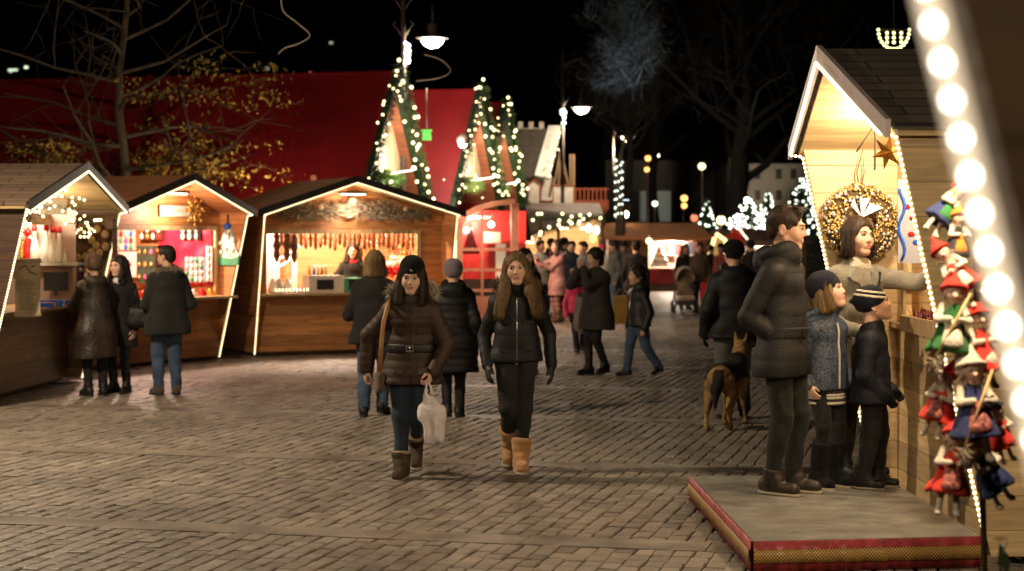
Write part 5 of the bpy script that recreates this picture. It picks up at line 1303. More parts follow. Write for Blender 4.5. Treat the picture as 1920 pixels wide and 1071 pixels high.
# lit trunk and small far lamps
lt_ = thing('light_wrapped_tree', 'tree trunk wrapped in cold white lights right of the castle', 'tree', ((1158-960)*60/3500, 60, 0)); MB().tube([(0, 0, 0), (.1, 0, 2.4), (-.05, 0, 3.6), (.25, 0, 5.0)], [.2, .16, .13, .05], 9).build('trunk', BARK, lt_)
g = random.Random(3); bulbs(lt_, [(.12*math.cos(k*1.1)+.03, .18*math.sin(k*1.1)-.1, 2.3+k*.045+g.uniform(-.03, .03)) for k in range(44)], .032, G_COLD)
for i, (px, py, D, rr, mm, lab) in enumerate(((1215, 297, 62, .10, G_ORANGE, 'orange lantern high right of the light-wrapped trunk'), (1213, 318, 62, .09, G_ORANGE, 'lower orange lantern right of the light-wrapped trunk'), (1283, 372, 64, .12, G_ORANGE, 'large orange lantern above the far brown roof'), (1283, 386, 64, .10, G_ORANGE, 'orange lantern hanging under the large one'),
    (1228, 295, 90, .22, G_LAMP, 'white globe lamp beside the orange lanterns'), (1316, 312, 95, .18, glow('yellow_green_lamp', (1, .95, .45), 4., 'NONE'), 'yellow globe lamp right of the bare tree trunks'), (1172, 402, 61, .12, G_LAMP, 'small bright lamp at the foot of the light-wrapped trunk'), (1352, 413, 66, .16, glow('pale_yellow_lamp', (1, .85, .4), 4., 'NONE'), 'pale yellow globe lamp on the far stall roof'),
    (1302, 409, 66, .13, glow('red_lantern', (1, .25, .12), 1.5, 'NONE'), 'dull red lantern at the end of the far brown roof'), (1228, 382, 80, .12, G_COLD, 'tiny cold lamp left of the large orange lantern'))):
    t = thing('lantern', lab, 'lantern', at(px, py, D), 0, 'small lamps over the far stalls'); MB().ball((0, 0, 0), rr, 8).build('glass', mm, t); MB().lathe([(rr*.7, rr*.6), (rr*.3, rr*1.2), (.02, rr*1.5)], 8).build('cap', IRON, t)
    MB().tube([(0, 0, -at(px, py, D).z), (0, 0, -rr*.8)], .035, 6).build('post', IRON, t)
for i, (px, py, lab) in enumerate(((22, 131, 'wide greenish house light on the dark hillside at the far left'), (47, 126, 'single round house light on the left hillside'), (620, 80, 'cluster-like house light on the hillside above the red roof'), (18, 134, 'dim house light on the hillside beside the wide one'), (500, 128, 'tiny house light just above the long red roof'))):
    p = at(px, py, 424); t = thing('hillside_house', lab, 'house', p, 0, 'house lights on the night hillside'); mb = MB(); mb.box((0, 3, -1.), (5, 4, 4)); mb.build('wall', STONED, t); MB().span((-1.1 if i == 0 else -.4, .9, -.2), (1.1 if i == 0 else .4, .98, .3)).build('window', glow('hill_window_%d' % i, (.75, .9, .65), (1.2, 2., .5, .6, .4)[i], 'NONE'), t)
# hanging light ornament top right
ho_ = thing('light_ornament', 'half-moon ornament of yellow lights in the dark sky above the pine stall', 'light ornament', at(1676, 56, 60)); mb = MB(); arc = [(.5*math.cos(a), 0, .62*math.sin(a)) for a in np.linspace(math.pi, 2*math.pi, 15)]; mb.tube(arc, .02, 5); mb.tube([(-.5, 0, 0), (.5, 0, 0)], .02, 5); mb.tube([(0, 0, 0), (0, 0, 3.)], .01, 4); mb.build('wire_frame', IRON, ho_)
bulbs(ho_, arc+[(x, 0, z) for x in (-.22, 0, .24) for z in (-.1, -.25, -.4)], .042, glow('yellow_green_bulb', (1, .95, .4), 5., 'NONE'))
# ------------------------------------------------------------------ goods on and in the stalls
def loc(st, p):
    return Matrix.Translation(st.location) @ Matrix.Rotation(st.rotation_euler.z, 4, 'Z') @ Vector(p)
def stall_at(st, px, py, lx=None, ly=None):
    """point on the sight line through a pixel where the stall's local plane x=lx or y=ly is met"""
    M = (Matrix.Translation(st.location) @ Matrix.Rotation(st.rotation_euler.z, 4, 'Z')).inverted()
    o = M @ Vector((0, 0, CH)); d = (M @ at(px, py, 10))-o
    t = ((lx-o.x)/d.x) if lx is not None else ((ly-o.y)/d.y)
    return M.inverted() @ (o+d*t)
REDW = pm('red_wax', (.55, .015, .015), .4, .15); WHITEG = pm('white_ceramic', (.72, .68, .60), .3, .06); GOLD = pm('gold_foil', (.75, .48, .12), .3, .2, 20, metal=.8)
OLIVEG = pm('mustard_felt', (.42, .30, .04), .8, .2); BLUE = pm('bright_blue_box', (.02, .10, .55), .4, .15); GREENC = pm('green_glaze', (.05, .25, .12), .4, .2); WOODD = pm('turned_dark_wood', (.14, .055, .025), .4, .3, 14); WOODL = pm('cut_wood_disc', (.50, .33, .15), .6, .25, 20)
PAPER = pm('aged_paper', (.50, .40, .25), .8, .18, 5); INK = pm('dark_ink', (.05, .035, .025), .7, .1); SIGNW = pm('pale_sign_board', (.62, .54, .44), .6, .06); FOIL = pm('silver_foil', (.6, .62, .66), .3, .2, metal=.6); PURPLE = pm('purple_glaze', (.25, .06, .35), .4)
A0 = Vector((S0.location)); 
def put(st, p, rz=0): return loc(st, p), st.rotation_euler.z+rz
# --- shingled stall: shelf with ceramic bottles on the far side wall (local x = +W)
def th(name, label, cat, p, rz=0, group=None): return thing(name, label, cat, p, rz, group)
zr = S0.rotation_euler.z
Wn = 1.81
sh_ = th('wall_shelf', 'white shelf of ceramic bottles in the shingled stall', 'shelf', loc(S0, (1.02, -.02, 0)), zr)
zb_ = stall_at(S0, 70, 492, lx=1.1).z
MB().span((-.16, -.22, zb_-.035), (.16, .92, zb_)).build('board', W_SHELF, sh_)
bk_ = MB().span((.165, -.10, .98), (.19, .95, 2.1)).build('back_panel', pm('pale_pink_panel', (.52, .38, .34), .6, .08), sh_)
MB().span((-.10, -.18, zb_-.24), (-.06, -.14, zb_-.038)).build('bracket', W_TRIM, sh_)
hb_ = [.0]
for i, (px, hh, wd2) in enumerate(((148-10, .44, .062), (186, .45, .066), (214, .42, .06), (238, .42, .05))):
    pz = stall_at(S0, px*.4667, 492, lx=1.02); b = th('ceramic_bottle', 'white ceramic bottle with red cap, one of four on the shelf', 'bottle', (pz.x, pz.y, zb_), zr, 'ceramic bottles on the shelf'); mb = MB(); mb.lathe([(wd2*.8, 0), (wd2*1.25, .06), (wd2*1.15, hh*.32), (wd2*.7, hh*.55), (.022, hh*.7), (.02, hh*.86)], 12); mb.build('bottle_body', WHITEG, b); MB().lathe([(.026, hh*.84), (.034, hh*.9), (.026, hh*1.0), (.008, hh*1.02)], 10).build('cap', REDW, b)
for i, (px, m_, lab, hh) in enumerate(((96, OLIVEG, 'mustard cone figure beside the white bottles', .34), (112, REDW, 'red beaded figure beside the white bottles', .42), (262, WHITEG, 'small white figure at the right end of the bottle shelf', .15))):
    pz = stall_at(S0, px*.4667, 492, lx=1.0); b = th('figurine', lab, 'figurine', (pz.x, pz.y, zb_), zr); mb = MB(); mb.lathe([(hh*.17, 0), (hh*.16, hh*.3), (hh*.1, hh*.68), (hh*.09, hh*.74)], 10); mb.build('gown', m_, b); MB().ball((0, 0, hh*.84), hh*.11, 8).build('head', SKIN[0] if i != 1 else REDW, b)
    if i == 1: fur('beads', [(0, 0, .1*hh), (0, 0, .5*hh), (0, 0, .9*hh)], .07, 120, .03, REDW, b, 4, .03)
# round wooden ornaments on the dark board of the far wall
for i, (px, py) in enumerate(((152, 437), (160, 424), (182, 430), (197, 440), (171, 450), (180, 461), (198, 463), (171, 474), (186, 475), (160, 482), (145, 484), (153, 425), (163, 508), (140, 500))):
    p = stall_at(S0, px, py, lx=1.74); b = th('wood_disc', 'round cut-wood ornament on the inner wall of the shingled stall', 'ornament', p, zr, 'cut-wood ornaments on the stall wall'); mb = MB(); mb.lathe([(.075, -.015), (.078, 0), (.07, .02), (.02, .026)], 12, Matrix.Rotation(R(-90), 4, 'Y')); mb.build('disc', WOODD, b); MB().ball((-.03, -.01, 0), .052, 7, (.5, 1, 1)).build('face', WOODL, b)
p = stall_at(S0, 151, 506, lx=1.70); b = th('rosette', 'purple rosette ornament below the wooden discs', 'ornament', p, zr); fur('petals', [(0, 0, 0), (0, .01, 0), (0, .02, 0)], .03, 90, .06, PURPLE, b, 2, .03); MB().ball((-.02, 0, 0), .03, 6).build('centre', WHITEG, b)
tb_ = th('hanging_rack', 'dark wooden rack holding the round wood ornaments', 'rack', loc(S0, (1.775, .25, 0)), zr); mb = MB()
mb.span((-.02, -.72, 1.08), (.0, -.66, 2.0)); mb.span((-.02, -.2, 1.9), (0, .3, 1.95)); mb.span((-.02, -.2, 1.72), (0, .3, 1.76)); mb.build('frame', W_DARK, tb_)
# scroll price list, sign, blue gift boxes, fairy lights
p = stall_at(S0, 52, 540, ly=-.30); sc_ = th('paper_scroll', 'tall parchment scroll hanging on the counter of the shingled stall', 'scroll', p, zr-R(70)); mb = MB(); mb.span((-.13, 0, -.29), (.13, .012, .29)); mb.tube([(-.14, 0, .29), (.14, 0, .29)], .022, 8); mb.tube([(-.14, 0, -.29), (.14, 0, -.29)], .022, 8); mb.build('parchment', PAPER, sc_)
mb = MB()
for k in range(15):
    z = .08-k*.022; mb.span((-.095, -.003, z), (.03+.06*((k*7) % 5)/5, -.0005, z+.006))
for a, b in (((-.09, .20), (-.02, .24)), ((-.02, .24), (.02, .17)), ((.02, .17), (.09, .14)), ((.03, .22), (.08, .24)), ((-.06, .11), (-.05, .12))): mb.bar((a[0], -.002, a[1]), (b[0], -.002, b[1]), .012, .003, (0, 1, 0))
mb.build('writing', INK, sc_)
p = stall_at(S0, 100, 388, ly=-.02); sg_ = th('sign_board', 'pale sign board under the fairy lights of the shingled stall', 'sign', p, zr-R(60)); MB().span((-.16, 0, -.09), (.16, .02, .09)).build('board', SIGNW, sg_)
mb = MB()
for k in range(8): mb.span((-.11+k*.028, -.004, -.012+.008*(k % 2)), (-.093+k*.028, -.0005, .016+.012*(k % 3 == 0)))
mb.build('lettering', pm('faded_grey_letters', (.33, .29, .23), .7), sg_)
for i, (px, py, m_, lab, sz) in enumerate(((78, 545, BLUE, 'blue gift box nearest the scroll', (.2, .3, .05)), (95, 540, BLUE, 'blue gift box in the middle of the counter', (.22, .3, .07)), (110, 537, BLUE, 'blue gift box beside the customer\'s hands', (.2, .26, .06)), (118, 547, WHITEG, 'white card tray on the lit counter', (.2, .3, .02)), (88, 553, REDW, 'small red packet on the lit counter', (.08, .1, .05)))):
    p = stall_at(S0, px, py, ly=-.05); b = th('gift_box', lab, 'gift box', (p.x, p.y, .9825), zr+R(i*9)); MB().span((-sz[0]/2, -sz[1]/2, 0), (sz[0]/2, sz[1]/2, sz[2])).build('box', m_, b); MB().span((-.012, -sz[1]/2-.002, -.0), (.012, sz[1]/2+.002, sz[2]+.003)).build('ribbon', WHITEG, b)
p = stall_at(S0, 105, 520, lx=1.0); b = th('screen', 'small dark screen at the back of the shingled stall', 'screen', (p.x, p.y, p.z-.06), zr+R(-70)); MB().span((-.14, 0, -.1), (.14, .03, .12)).build('panel', B_BLACK, b); MB().span((-.02, .0, -.16), (.02, .03, -.1)).build('stand', B_BLACK, b)
fy_ = th('fairy_lights', 'net of warm fairy lights across the gable of the shingled stall', 'fairy lights', loc(S0, (0, 0, 0)), zr); g = random.Random(8); pts = []
for k in range(96):
    x_ = g.uniform(-1.5, 1.72); top = 2.47-.24*abs(x_); z = top-abs(g.gauss(0, .16))-(.12 if x_ > .9 else 0); pts.append((x_, -.40+g.uniform(-.03, .2)+.1*(k % 3), max(1.78, z)))
mb = MB()
for a, b in zip(sorted(pts)[:-1], sorted(pts)[1:]): mb.tube([a, b], .003, 4, False)
mb.build('wire', FIRD, fy_); bulbs(fy_, pts, .017, G_BULB)
# --- orange stall
zr = S1.rotation_euler.z
ca_, cb_ = stall_at(S1, 298, 418, lx=1.27), stall_at(S1, 398, 536, lx=1.27); cc_ = (ca_+cb_)/2; cw_ = Vector((ca_.x-cb_.x, ca_.y-cb_.y)).length; ch_ = abs(ca_.z-cb_.z)
rc = th('red_cloth', 'bright red cloth hung as backdrop in the orange stall', 'cloth', cc_, zr-R(90)); V = []; n = 24
for i in range(n+1):
    for j in range(n+1): V.append((-cw_/2+cw_*i/n, -.02+.018*math.sin(i*.9+j*.15)*(.4+j/n)+.012*math.sin(j*.7+i*.4), ch_/2-ch_*j/n-.03*math.sin(math.pi*i/n)*(1-j/n)))
mb = MB(); mb.add(V, [(i*(n+1)+j, (i+1)*(n+1)+j, (i+1)*(n+1)+j+1, i*(n+1)+j+1)[::-1] for i in range(n) for j in range(n)], True); mb.add([(x, y+.01, z) for x, y, z in V], [(i*(n+1)+j+1, (i+1)*(n+1)+j+1, (i+1)*(n+1)+j, i*(n+1)+j)[::-1] for i in range(n) for j in range(n)], True); mb.build('drape', pm('crimson_satin', (.55, .015, .05), .5, .2), rc)
def board(label, px0, py0, px1, py1, ly, m_, rows, cols, dots, name='display_board', gr='display boards in the orange stall', dr=.028, fr=None):
    a = stall_at(S1, px0, py0, lx=ly); b = stall_at(S1, px1, py1, lx=ly); c = (a+b)/2; w_ = Vector((b.x-a.x, b.y-a.y)).length; h_ = abs(a.z-b.z)
    t = th(name, label, 'display board', c, zr-R(90), gr); MB().span((-w_/2, 0, -h_/2), (w_/2, .03, h_/2)).build('board', m_, t)
    for i in range(rows):
        for j in range(cols):
            x_ = -w_/2+w_*(j+.5)/cols; z_ = h_/2-h_*(i+.5)/rows; mb = MB(); mb.ball((x_, -.02, z_), dr, 6, (1, .6, 1.35)); mb.tube([(x_, -.015, z_+dr*1.2), (x_, -.012, z_+dr*1.9)], .006, 4); mb.build('ornament', dots[(i*3+j) % len(dots)], t)
    return t
DARKG = pm('dark_green_felt', (.03, .05, .03), .9, .2); BLK = pm('black_felt', (.015, .013, .014), .9)
board('dark green board with rows of golden drop ornaments', 257, 461, 290, 532, 1.12, DARKG, 3, 3, [GOLD, GOLD, pm('rose_glass', (.65, .12, .28), .25), GOLD, pm('amber_glass', (.7, .28, .08), .25)])
board('black board of white badges high on the red cloth', 338, 424, 376, 450, 1.2, BLK, 2, 3, [WHITEG, WHITEG, FOIL], dr=.04)
board('white and silver board of packets low on the red cloth', 347, 482, 383, 530, 1.14, FOIL, 4, 4, [WHITEG, FOIL, GREENC, WHITEG], dr=.03)
board('pale board of snowmen and blue ornaments on the left of the orange stall', 215, 420, 252, 470, 1.10, CREAM, 4, 4, [WHITEG, BLUE, GREENC, PURPLE, REDW], dr=.032)
board('cream paper sheet with red marks below the snowmen board', 222, 472, 254, 520, 1.12, WHITE, 1, 2, [REDW, REDW], dr=.02)
board('brown basket of ornaments under the lintel', 262, 424, 304, 450, 1.18, W_DARK, 2, 4, [GOLD, WHITEG, REDW, WHITEG], dr=.035)
board('narrow strip of white figures at the right of the red cloth', 386, 462, 397, 528, 1.16, WHITE, 5, 1, [WHITEG, REDW, WHITEG], dr=.035)
p = stall_at(S1, 330, 396, ly=-.09); sg_ = th('sign_board', 'pink-lit blank sign board on the orange gable', 'sign', p, zr); MB().span((-.33, 0, -.075), (.33, .03, .075)).build('board', SIGNW, sg_)
mb = MB()
for k in range(13): mb.span((-.26+k*.04, -.004, -.018), (-.236+k*.04, -.0005, .012+.01*(k % 3)))
mb.build('lettering', pm('faded_pink_letters', (.42, .30, .25), .7), sg_)
p = stall_at(S1, 365, 395, ly=-.16); sn = th('snowflake', 'golden straw snowflake hanging right of the orange stall sign', 'ornament', p, zr); mb = MB(); g = random.Random(2)
for k in range(8):
    a = k*math.pi/4; d = Vector((math.cos(a), 0, math.sin(a))); mb.tube([d*.0, d*.2], .012, 5); mb.ball(d*.2, .022, 5); mb.ball(d*.12+Vector((g.uniform(-.03, .03), -.01, g.uniform(-.03, .03))), .025, 5)
    e = Vector((math.cos(a+.39), 0, math.sin(a+.39))); mb.tube([d*.12, e*.15, Vector((math.cos(a+.78), 0, math.sin(a+.78)))*.12], .009, 5)
mb.build('straw', GOLD, sn)
p = stall_at(S1, 427, 460, lx=1.30); pt = th('tree_cutout', 'white and green tree cut-out on the pink inner wall of the orange stall', 'ornament', p, zr); Tt = Matrix.Rotation(R(-90), 4, 'Z')
mb = MB(Tt @ Matrix.Diagonal((.62, 1, 1.05, 1))); mb.poly([(-.34, -.27), (.30, -.27), (.33, -.14), (.19, .0), (.22, .05), (.12, .19), (.05, .30), (-.04, .30), (-.13, .16), (-.23, .04), (-.18, .0), (-.36, -.14)], .03); mb.build('tree_shape', pm('frosted_green', (.42, .52, .42), .5, .3, 9), pt)
mb = MB(Tt @ Matrix.Diagonal((.62, 1, 1.05, 1))); mb.poly([(-.34, -.275), (.31, -.275), (.33, -.15), (.1, -.19), (-.1, -.17), (-.35, -.15)], .03, Matrix.Translation((0, -.012, 0))); mb.build('green_base', GREENC, pt); MB(Tt).ball((0, -.01, .27), .055, 7).build('blue_top', BLUE, pt)
mb = MB(Tt)
for x_, z_ in ((-.13, .03), (.10, .07), (.0, .12), (-.03, -.05), (.09, -.07), (-.12, -.1), (.03, .2)): mb.ball((x_, -.015, z_), .036, 6, (1, .4, 1)).build('snow_dot', WHITEG, pt) if False else MB(Tt).ball((x_, -.015, z_), .036, 6, (1, .4, 1)).build('snow_dot', WHITEG, pt); MB(Tt).tube([(0, 0, .3), (0, 0, .44)], .012, 5).build('hook', IRON, pt)
for i, (px, m_) in enumerate(((345, REDW), (362, WHITEG), (378, REDW), (394, GOLD), (268, REDW), (282, PURPLE), (300, WHITEG))):
    p = stall_at(S1, px, 541, ly=.0); b = th('heart_packet', ('red', 'white', 'dark red', 'gold', 'crimson', 'purple', 'cream')[i]+' packet on the orange stall counter', 'packet', (p.x, p.y, .934), zr, 'packets on the orange counter'); mb = MB(); mb.box((0, 0, .03), (.11, .12, .06), None, .8); mb.ball((0, 0, .06), .04, 6); mb.build('wrapping', m_, b)
for k in range(11):
    p = stall_at(S1, 226+k*8.5, 418+3*math.sin(k*1.1), lx=1.0); b = th('small_bauble', 'small bauble in the string across the top of the orange hatch', 'bauble', p, zr, 'string of baubles in the orange stall'); MB().ball((0, 0, 0), .03+.008*(k % 3), 7).build('ball', (REDW, WHITEG, GOLD, PURPLE)[k % 4], b); MB().tube([(0, 0, .03), (0, 0, .12)], .004, 4).build('string', WHITE, b)
# --- wide stall: rows of hanging spindles, candle arch, straw gable, boxes, red hearts
zr = S2.rotation_euler.z
def spindle(p, s, m_, lab, gr):
    b = th('hanging_spindle', lab, 'ornament', p, zr, gr); mb = MB(); mb.lathe([(.01*s, -.16*s), (.030*s, -.11*s), (.022*s, -.06*s), (.038*s, -.02*s), (.020*s, .03*s), (.03*s, .06*s), (.01*s, .10*s)], 9); mb.build('turned_body', m_, b); MB().tube([(0, 0, .1*s), (0, 0, .26*s)], .004, 4).build('string', WHITE, b)
for k in range(30):
    px = 528+k*9.1; ly = .35+.22*(k % 3); p = stall_at(S2, px, 441+(k % 4)*2, ly=ly); spindle(p, 1.0+.12*(k % 3), WOODD, 'turned dark wooden spindle hanging in the top row of the wide stall', 'spindles in the top row')
for k in range(18):
    px = 664+k*7.4; p = stall_at(S2, px, 458+(k % 3)*4, ly=.8); spindle(p, .85, (pm('cream_spindle', (.6, .45, .3), .4) if k == 0 else bpy.data.materials['cream_spindle']), 'small cream spindle hanging in the second row of the wide stall', 'cream spindles in the second row')
for i, (px, py) in enumerate(((519, 456), (538, 455), (552, 458))):
    p = stall_at(S2, px, py, ly=.12); spindle(p, 1.75, WOODD, 'large dark spindle at the left end of the wide stall hatch', 'large spindles at the left of the hatch')
for k in range(34):
    px = 742+(k % 9)*7; py = 463+(k//9)*10; p = stall_at(S2, px+(k//9 % 2)*3, py, ly=1.25); b = th('wooden_bauble', 'brown wooden bauble on the right-hand display of the wide stall', 'bauble', p, zr, 'wooden baubles at the right of the hatch'); MB().ball((0, 0, 0), .045, 7).build('ball', (WOODD, WOODL, GOLD)[k % 3], b); MB().tube([(0, 0, .04), (0, 0, .075)], .006, 4).build('cap', GOLD, b)
for k in range(24):
    g = random.Random(k); px = 722+g.uniform(0, 62); py = 482+g.uniform(0, 20); p = stall_at(S2, px, py, ly=1.05); b = th('cream_ornament', 'cream round ornament heaped behind the red hearts', 'ornament', p, zr, 'cream ornaments in the wide stall'); MB().ball((0, 0, 0), .05, 7, (1, .7, 1)).build('ball', CREAM, b); MB().lathe([(.02, .04), (.012, .06)], 6).build('cap', GOLD, b)
for i, (px, py) in enumerate(((718, 512), (727, 506), (735, 513), (743, 507), (750, 514), (759, 509))):
    p = stall_at(S2, px, py, ly=.5); b = th('red_heart', 'red felt heart on the counter of the wide stall', 'heart', p, zr, 'red felt hearts'); mb = MB(); mb.ball((-.03, 0, .02), .05, 7, (1, .6, 1)); mb.ball((.03, 0, .02), .05, 7, (1, .6, 1)); mb.lathe([(.005, -.075), (.066, .0)], 8); mb.build('heart_body', REDW, b)
# candle arch garland of light and lit cloth at the left
ca = th('light_chain', 'pair of white light chains swagged at the left of the wide stall', 'light chain', loc(S2, (0, 0, 0)), zr); Mi_ = (Matrix.Translation(S2.location) @ Matrix.Rotation(zr, 4, 'Z')).inverted()
for a, b, c in (((512, 488), (536, 483), (561, 461)), ((516, 501), (541, 497), (556, 465))):
    q = [Mi_ @ stall_at(S2, *pp, ly=.7) for pp in (a, b, c)]; pth = [q[0]*(1-t)**2+q[1]*2*t*(1-t)+q[2]*t*t for t in np.linspace(0, 1, 14)]; MB().tube(pth, .018, 6).build('light_tube', glow('white_chain', (1, .93, .85), 2.4), ca) if True else None
wp = th('white_backdrop', 'pale cloth backdrop in the left part of the wide stall', 'cloth', loc(S2, (-1.05, 1.5, 0)), zr); MB().span((-.4, 0, .95), (.42, .02, 2.0)).build('sheet', pm('lilac_white_cloth', (.58, .48, .46), .8, .06), wp)
pb = th('post_board', 'upright pale board behind the wide stall seller', 'board', loc(S2, (-.42, 1.42, 0)), zr); MB().span((-.05, 0, .95), (.05, .05, 2.0)).build('board', CREAM, pb)
for i, (px0, m_, lab, wd2) in enumerate(((586, SIGNW, 'grey box with a dark front on the wide stall counter', .56), (637, pm('green_box', (.06, .28, .16), .6), 'green box on the wide stall counter', .30))):
    p = stall_at(S2, px0+20, 520, ly=.02); b = th('display_box', lab, 'box', (p.x, p.y, .9325), zr); MB().span((-wd2/2, -.15, 0), (wd2/2, .15, .26 if i == 0 else .22)).build('box', m_, b); MB().span((-wd2*.28, -.157, .05), (wd2*.2, -.1505, .2)).build('dark_panel', B_BLACK, b)
for i, (px, py) in enumerate(((580, 515), (589, 512), (597, 513), (604, 511), (611, 513))):
    p = stall_at(S2, px, 525, ly=.16); b = th('candle_figure', 'small white-topped figure in the row on the grey box', 'figurine', (p.x, p.y, 1.1935), zr, 'figures on the grey box'); MB().lathe([(.03, 0), (.02, .08), (.012, .1)], 8).build('figure_body', (WOODL, BLUE, WOODL, WOODD, WOODL)[i], b); MB().ball((0, 0, .125), .026, 6).build('head', WHITEG, b)
for k in range(11):
    p = stall_at(S2, 517+k*6.6, 524, ly=-.1); b = th('tea_light', 'small lit tea light along the counter edge of the wide stall', 'tea light', (p.x, p.y, .9325), zr, 'tea lights on the counter edge'); MB().lathe([(.022, 0), (.024, .03), (.02, .034)], 8).build('cup', WHITEG, b); MB().lathe([(.006, .034), (.014, .05), (.002, .075)], 6).build('flame', G_BULB, b)
for i, (px, m_, lab) in enumerate(((512, WHITEG, 'white jug at the left end of the wide stall counter'), (524, CREAM, 'cream jar beside the white jug'), (540, WHITEG, 'white candle holder left of the blue packet'), (560, BLUE, 'blue packet on the wide stall counter'), (566, REDW, 'flat red dish on the wide stall counter'))):
    p = stall_at(S2, px, 522, ly=.12); b = th('jar', lab, 'jar', (p.x, p.y, .9325), zr); MB().lathe([(.06, 0), (.08, .06), (.06, .14), (.04, .19)] if i < 3 else [(.08, 0), (.09, .03), (.07, .06)], 10).build('jar_body', m_, b); MB().lathe([(.042, .19), (.03, .215), (.01, .22)] if i < 3 else [(.04, .06), (.02, .075)], 8).build('lid', m_, b)
sg2 = th('straw_garland', 'tangle of straw and twigs across the gable of the wide stall', 'garland', loc(S2, (0, -.02, 0)), zr); mb = MB(); g = random.Random(5); STRAW = pm('grey_straw', (.24, .19, .125), .9, .4, 14)
for k in range(520):
    x_ = g.uniform(-1.15, 1.25); zc = 2.15+.05*math.sin(x_*3); zt = min(2.50-.28*abs(x_+.1), zc+.16); z_ = g.uniform(2.05, max(2.07, zt)); a = g.uniform(0, 6.28); L_ = g.uniform(.05, .2); y_ = g.uniform(-.07, .0); mb.tube([(x_, y_, z_), (x_+L_*.5*math.cos(a), y_-.03, z_+L_*.3*math.sin(a)), (x_+L_*math.cos(a+.5), y_-g.uniform(0, .03), z_+L_*.45*math.sin(a+.5))], .006+.004*g.random(), 4, False)
mb.build('twigs', STRAW, sg2)
for i, (x_, z_) in enumerate(((-.02, 2.33), (-.55, 2.22), (.85, 2.2))): MB().ball((x_, -.07, z_), .06-.012*i, 7, (1.2, .6, 1)).build('straw_knot', pm('straw_knot%d' % i, (.42, .33, .2), .8), sg2)
p = stall_at(S2, 730, 404, ly=.0); sg_ = th('sign_board', 'plain pale sign board under the straw of the wide stall', 'sign', p, zr); MB().span((-.34, 0, -.055), (.34, .03, .055)).build('board', SIGNW, sg_)
# --- pine stall: wreath, trays, bow, poster
zr = S3.rotation_euler.z
wc = stall_at(S3, 1611, 417, lx=-1.30); wr_ = th('gold_wreath', 'big golden bead wreath on the pine wall behind the family', 'wreath', wc, 0)
mb = MB(); mb.tube([(.175*math.cos(a), -.03, .175*math.sin(a)) for a in np.linspace(0, 2*math.pi, 29)[:-1]], .062, 8, True, True); mb.build('wreath_base', pm('brown_moss', (.10, .06, .025), .9, .3), wr_)
g = random.Random(11); mb = MB(); mb2 = MB(); mb3 = MB()
for k in range(900):
    a = g.uniform(0, 6.28); b_ = g.uniform(-1.9, 1.9); rr = .19+.075*math.sin(b_)*g.uniform(.85, 1.05); yy = -.03-.075*math.cos(b_); (mb2 if k % 11 == 0 else mb3 if k % 9 == 0 else mb).ball((rr*math.cos(a), yy, rr*math.sin(a)), g.uniform(.006, .0115) if k % 11 else .014, 4)
for m_, nn, q in ((mb, 'gold_beads', pm('gold_bead', (.58, .38, .13), .3, .3, 60, metal=.35)), (mb2, 'silver_beads', pm('silver_bead', (.68, .62, .66), .2, .1, metal=.5)), (mb3, 'brown_beads', pm('brown_bead', (.12, .05, .03), .3))):
    tag(m_.build(nn, q, wr_), kind='stuff')
mb = MB()
for k, (a, L_) in enumerate(((.9, .12), (1.7, .1), (2.4, .08))): mb.poly([(0, 0), (.10*math.cos(a), .13*math.sin(a)), (.16*math.cos(a-.5), .14*math.sin(a-.4))], .012, Matrix.Translation((-.01, -.13-.01*k, .03)))
mb.build('bow', pm('blue_white_ribbon', (.62, .63, .70), .4, .2, 30), wr_)
MB().tube([(0, -.02, .2), (-.02, -.02, .34), (.02, -.02, .5), (.03, -.02, .34), (0, -.02, .2)], .005, 5).build('hanger', IRON, wr_)
# small star lantern of amber foil in the near gable corner
p = stall_at(S3, 1668, 292, lx=.6); sl_ = th('paper_star', 'amber foil star hanging inside the pine gable', 'star', stall_at(S3, 1664, 285, lx=.75), R(20)); mb = MB()
for k in range(6):
    a = k*math.pi/3+.3; mb.add([(0, -.05, 0), (.045*math.cos(a-.5), 0, .045*math.sin(a-.5)), (.11*math.cos(a), 0, .11*math.sin(a)), (.045*math.cos(a+.5), 0, .045*math.sin(a+.5)), (0, .05, 0)], [(0, 1, 2), (0, 2, 3), (4, 2, 1), (4, 3, 2)])
mb.build('foil', pm('amber_foil', (.42, .22, .04), .25, .3, 9, metal=.5), sl_); MB().tube([(0, 0, .15), (-.03, 0, .3)], .005, 4).build('cord', IRON, sl_)
tw_ = th('twig_bundle', 'two dry twigs hanging under the pine ceiling', 'twigs', stall_at(S3, 1640, 235, lx=.3), 0); MB().tube([(0, 0, 0), (.005, 0, -.12), (.0, 0, -.27)], .007, 5).build('twig', BARK, tw_); MB().tube([(0, .005, 0), (-.06, 0, -.09), (-.11, 0, -.16)], .006, 5).build('twig', BARK, tw_)
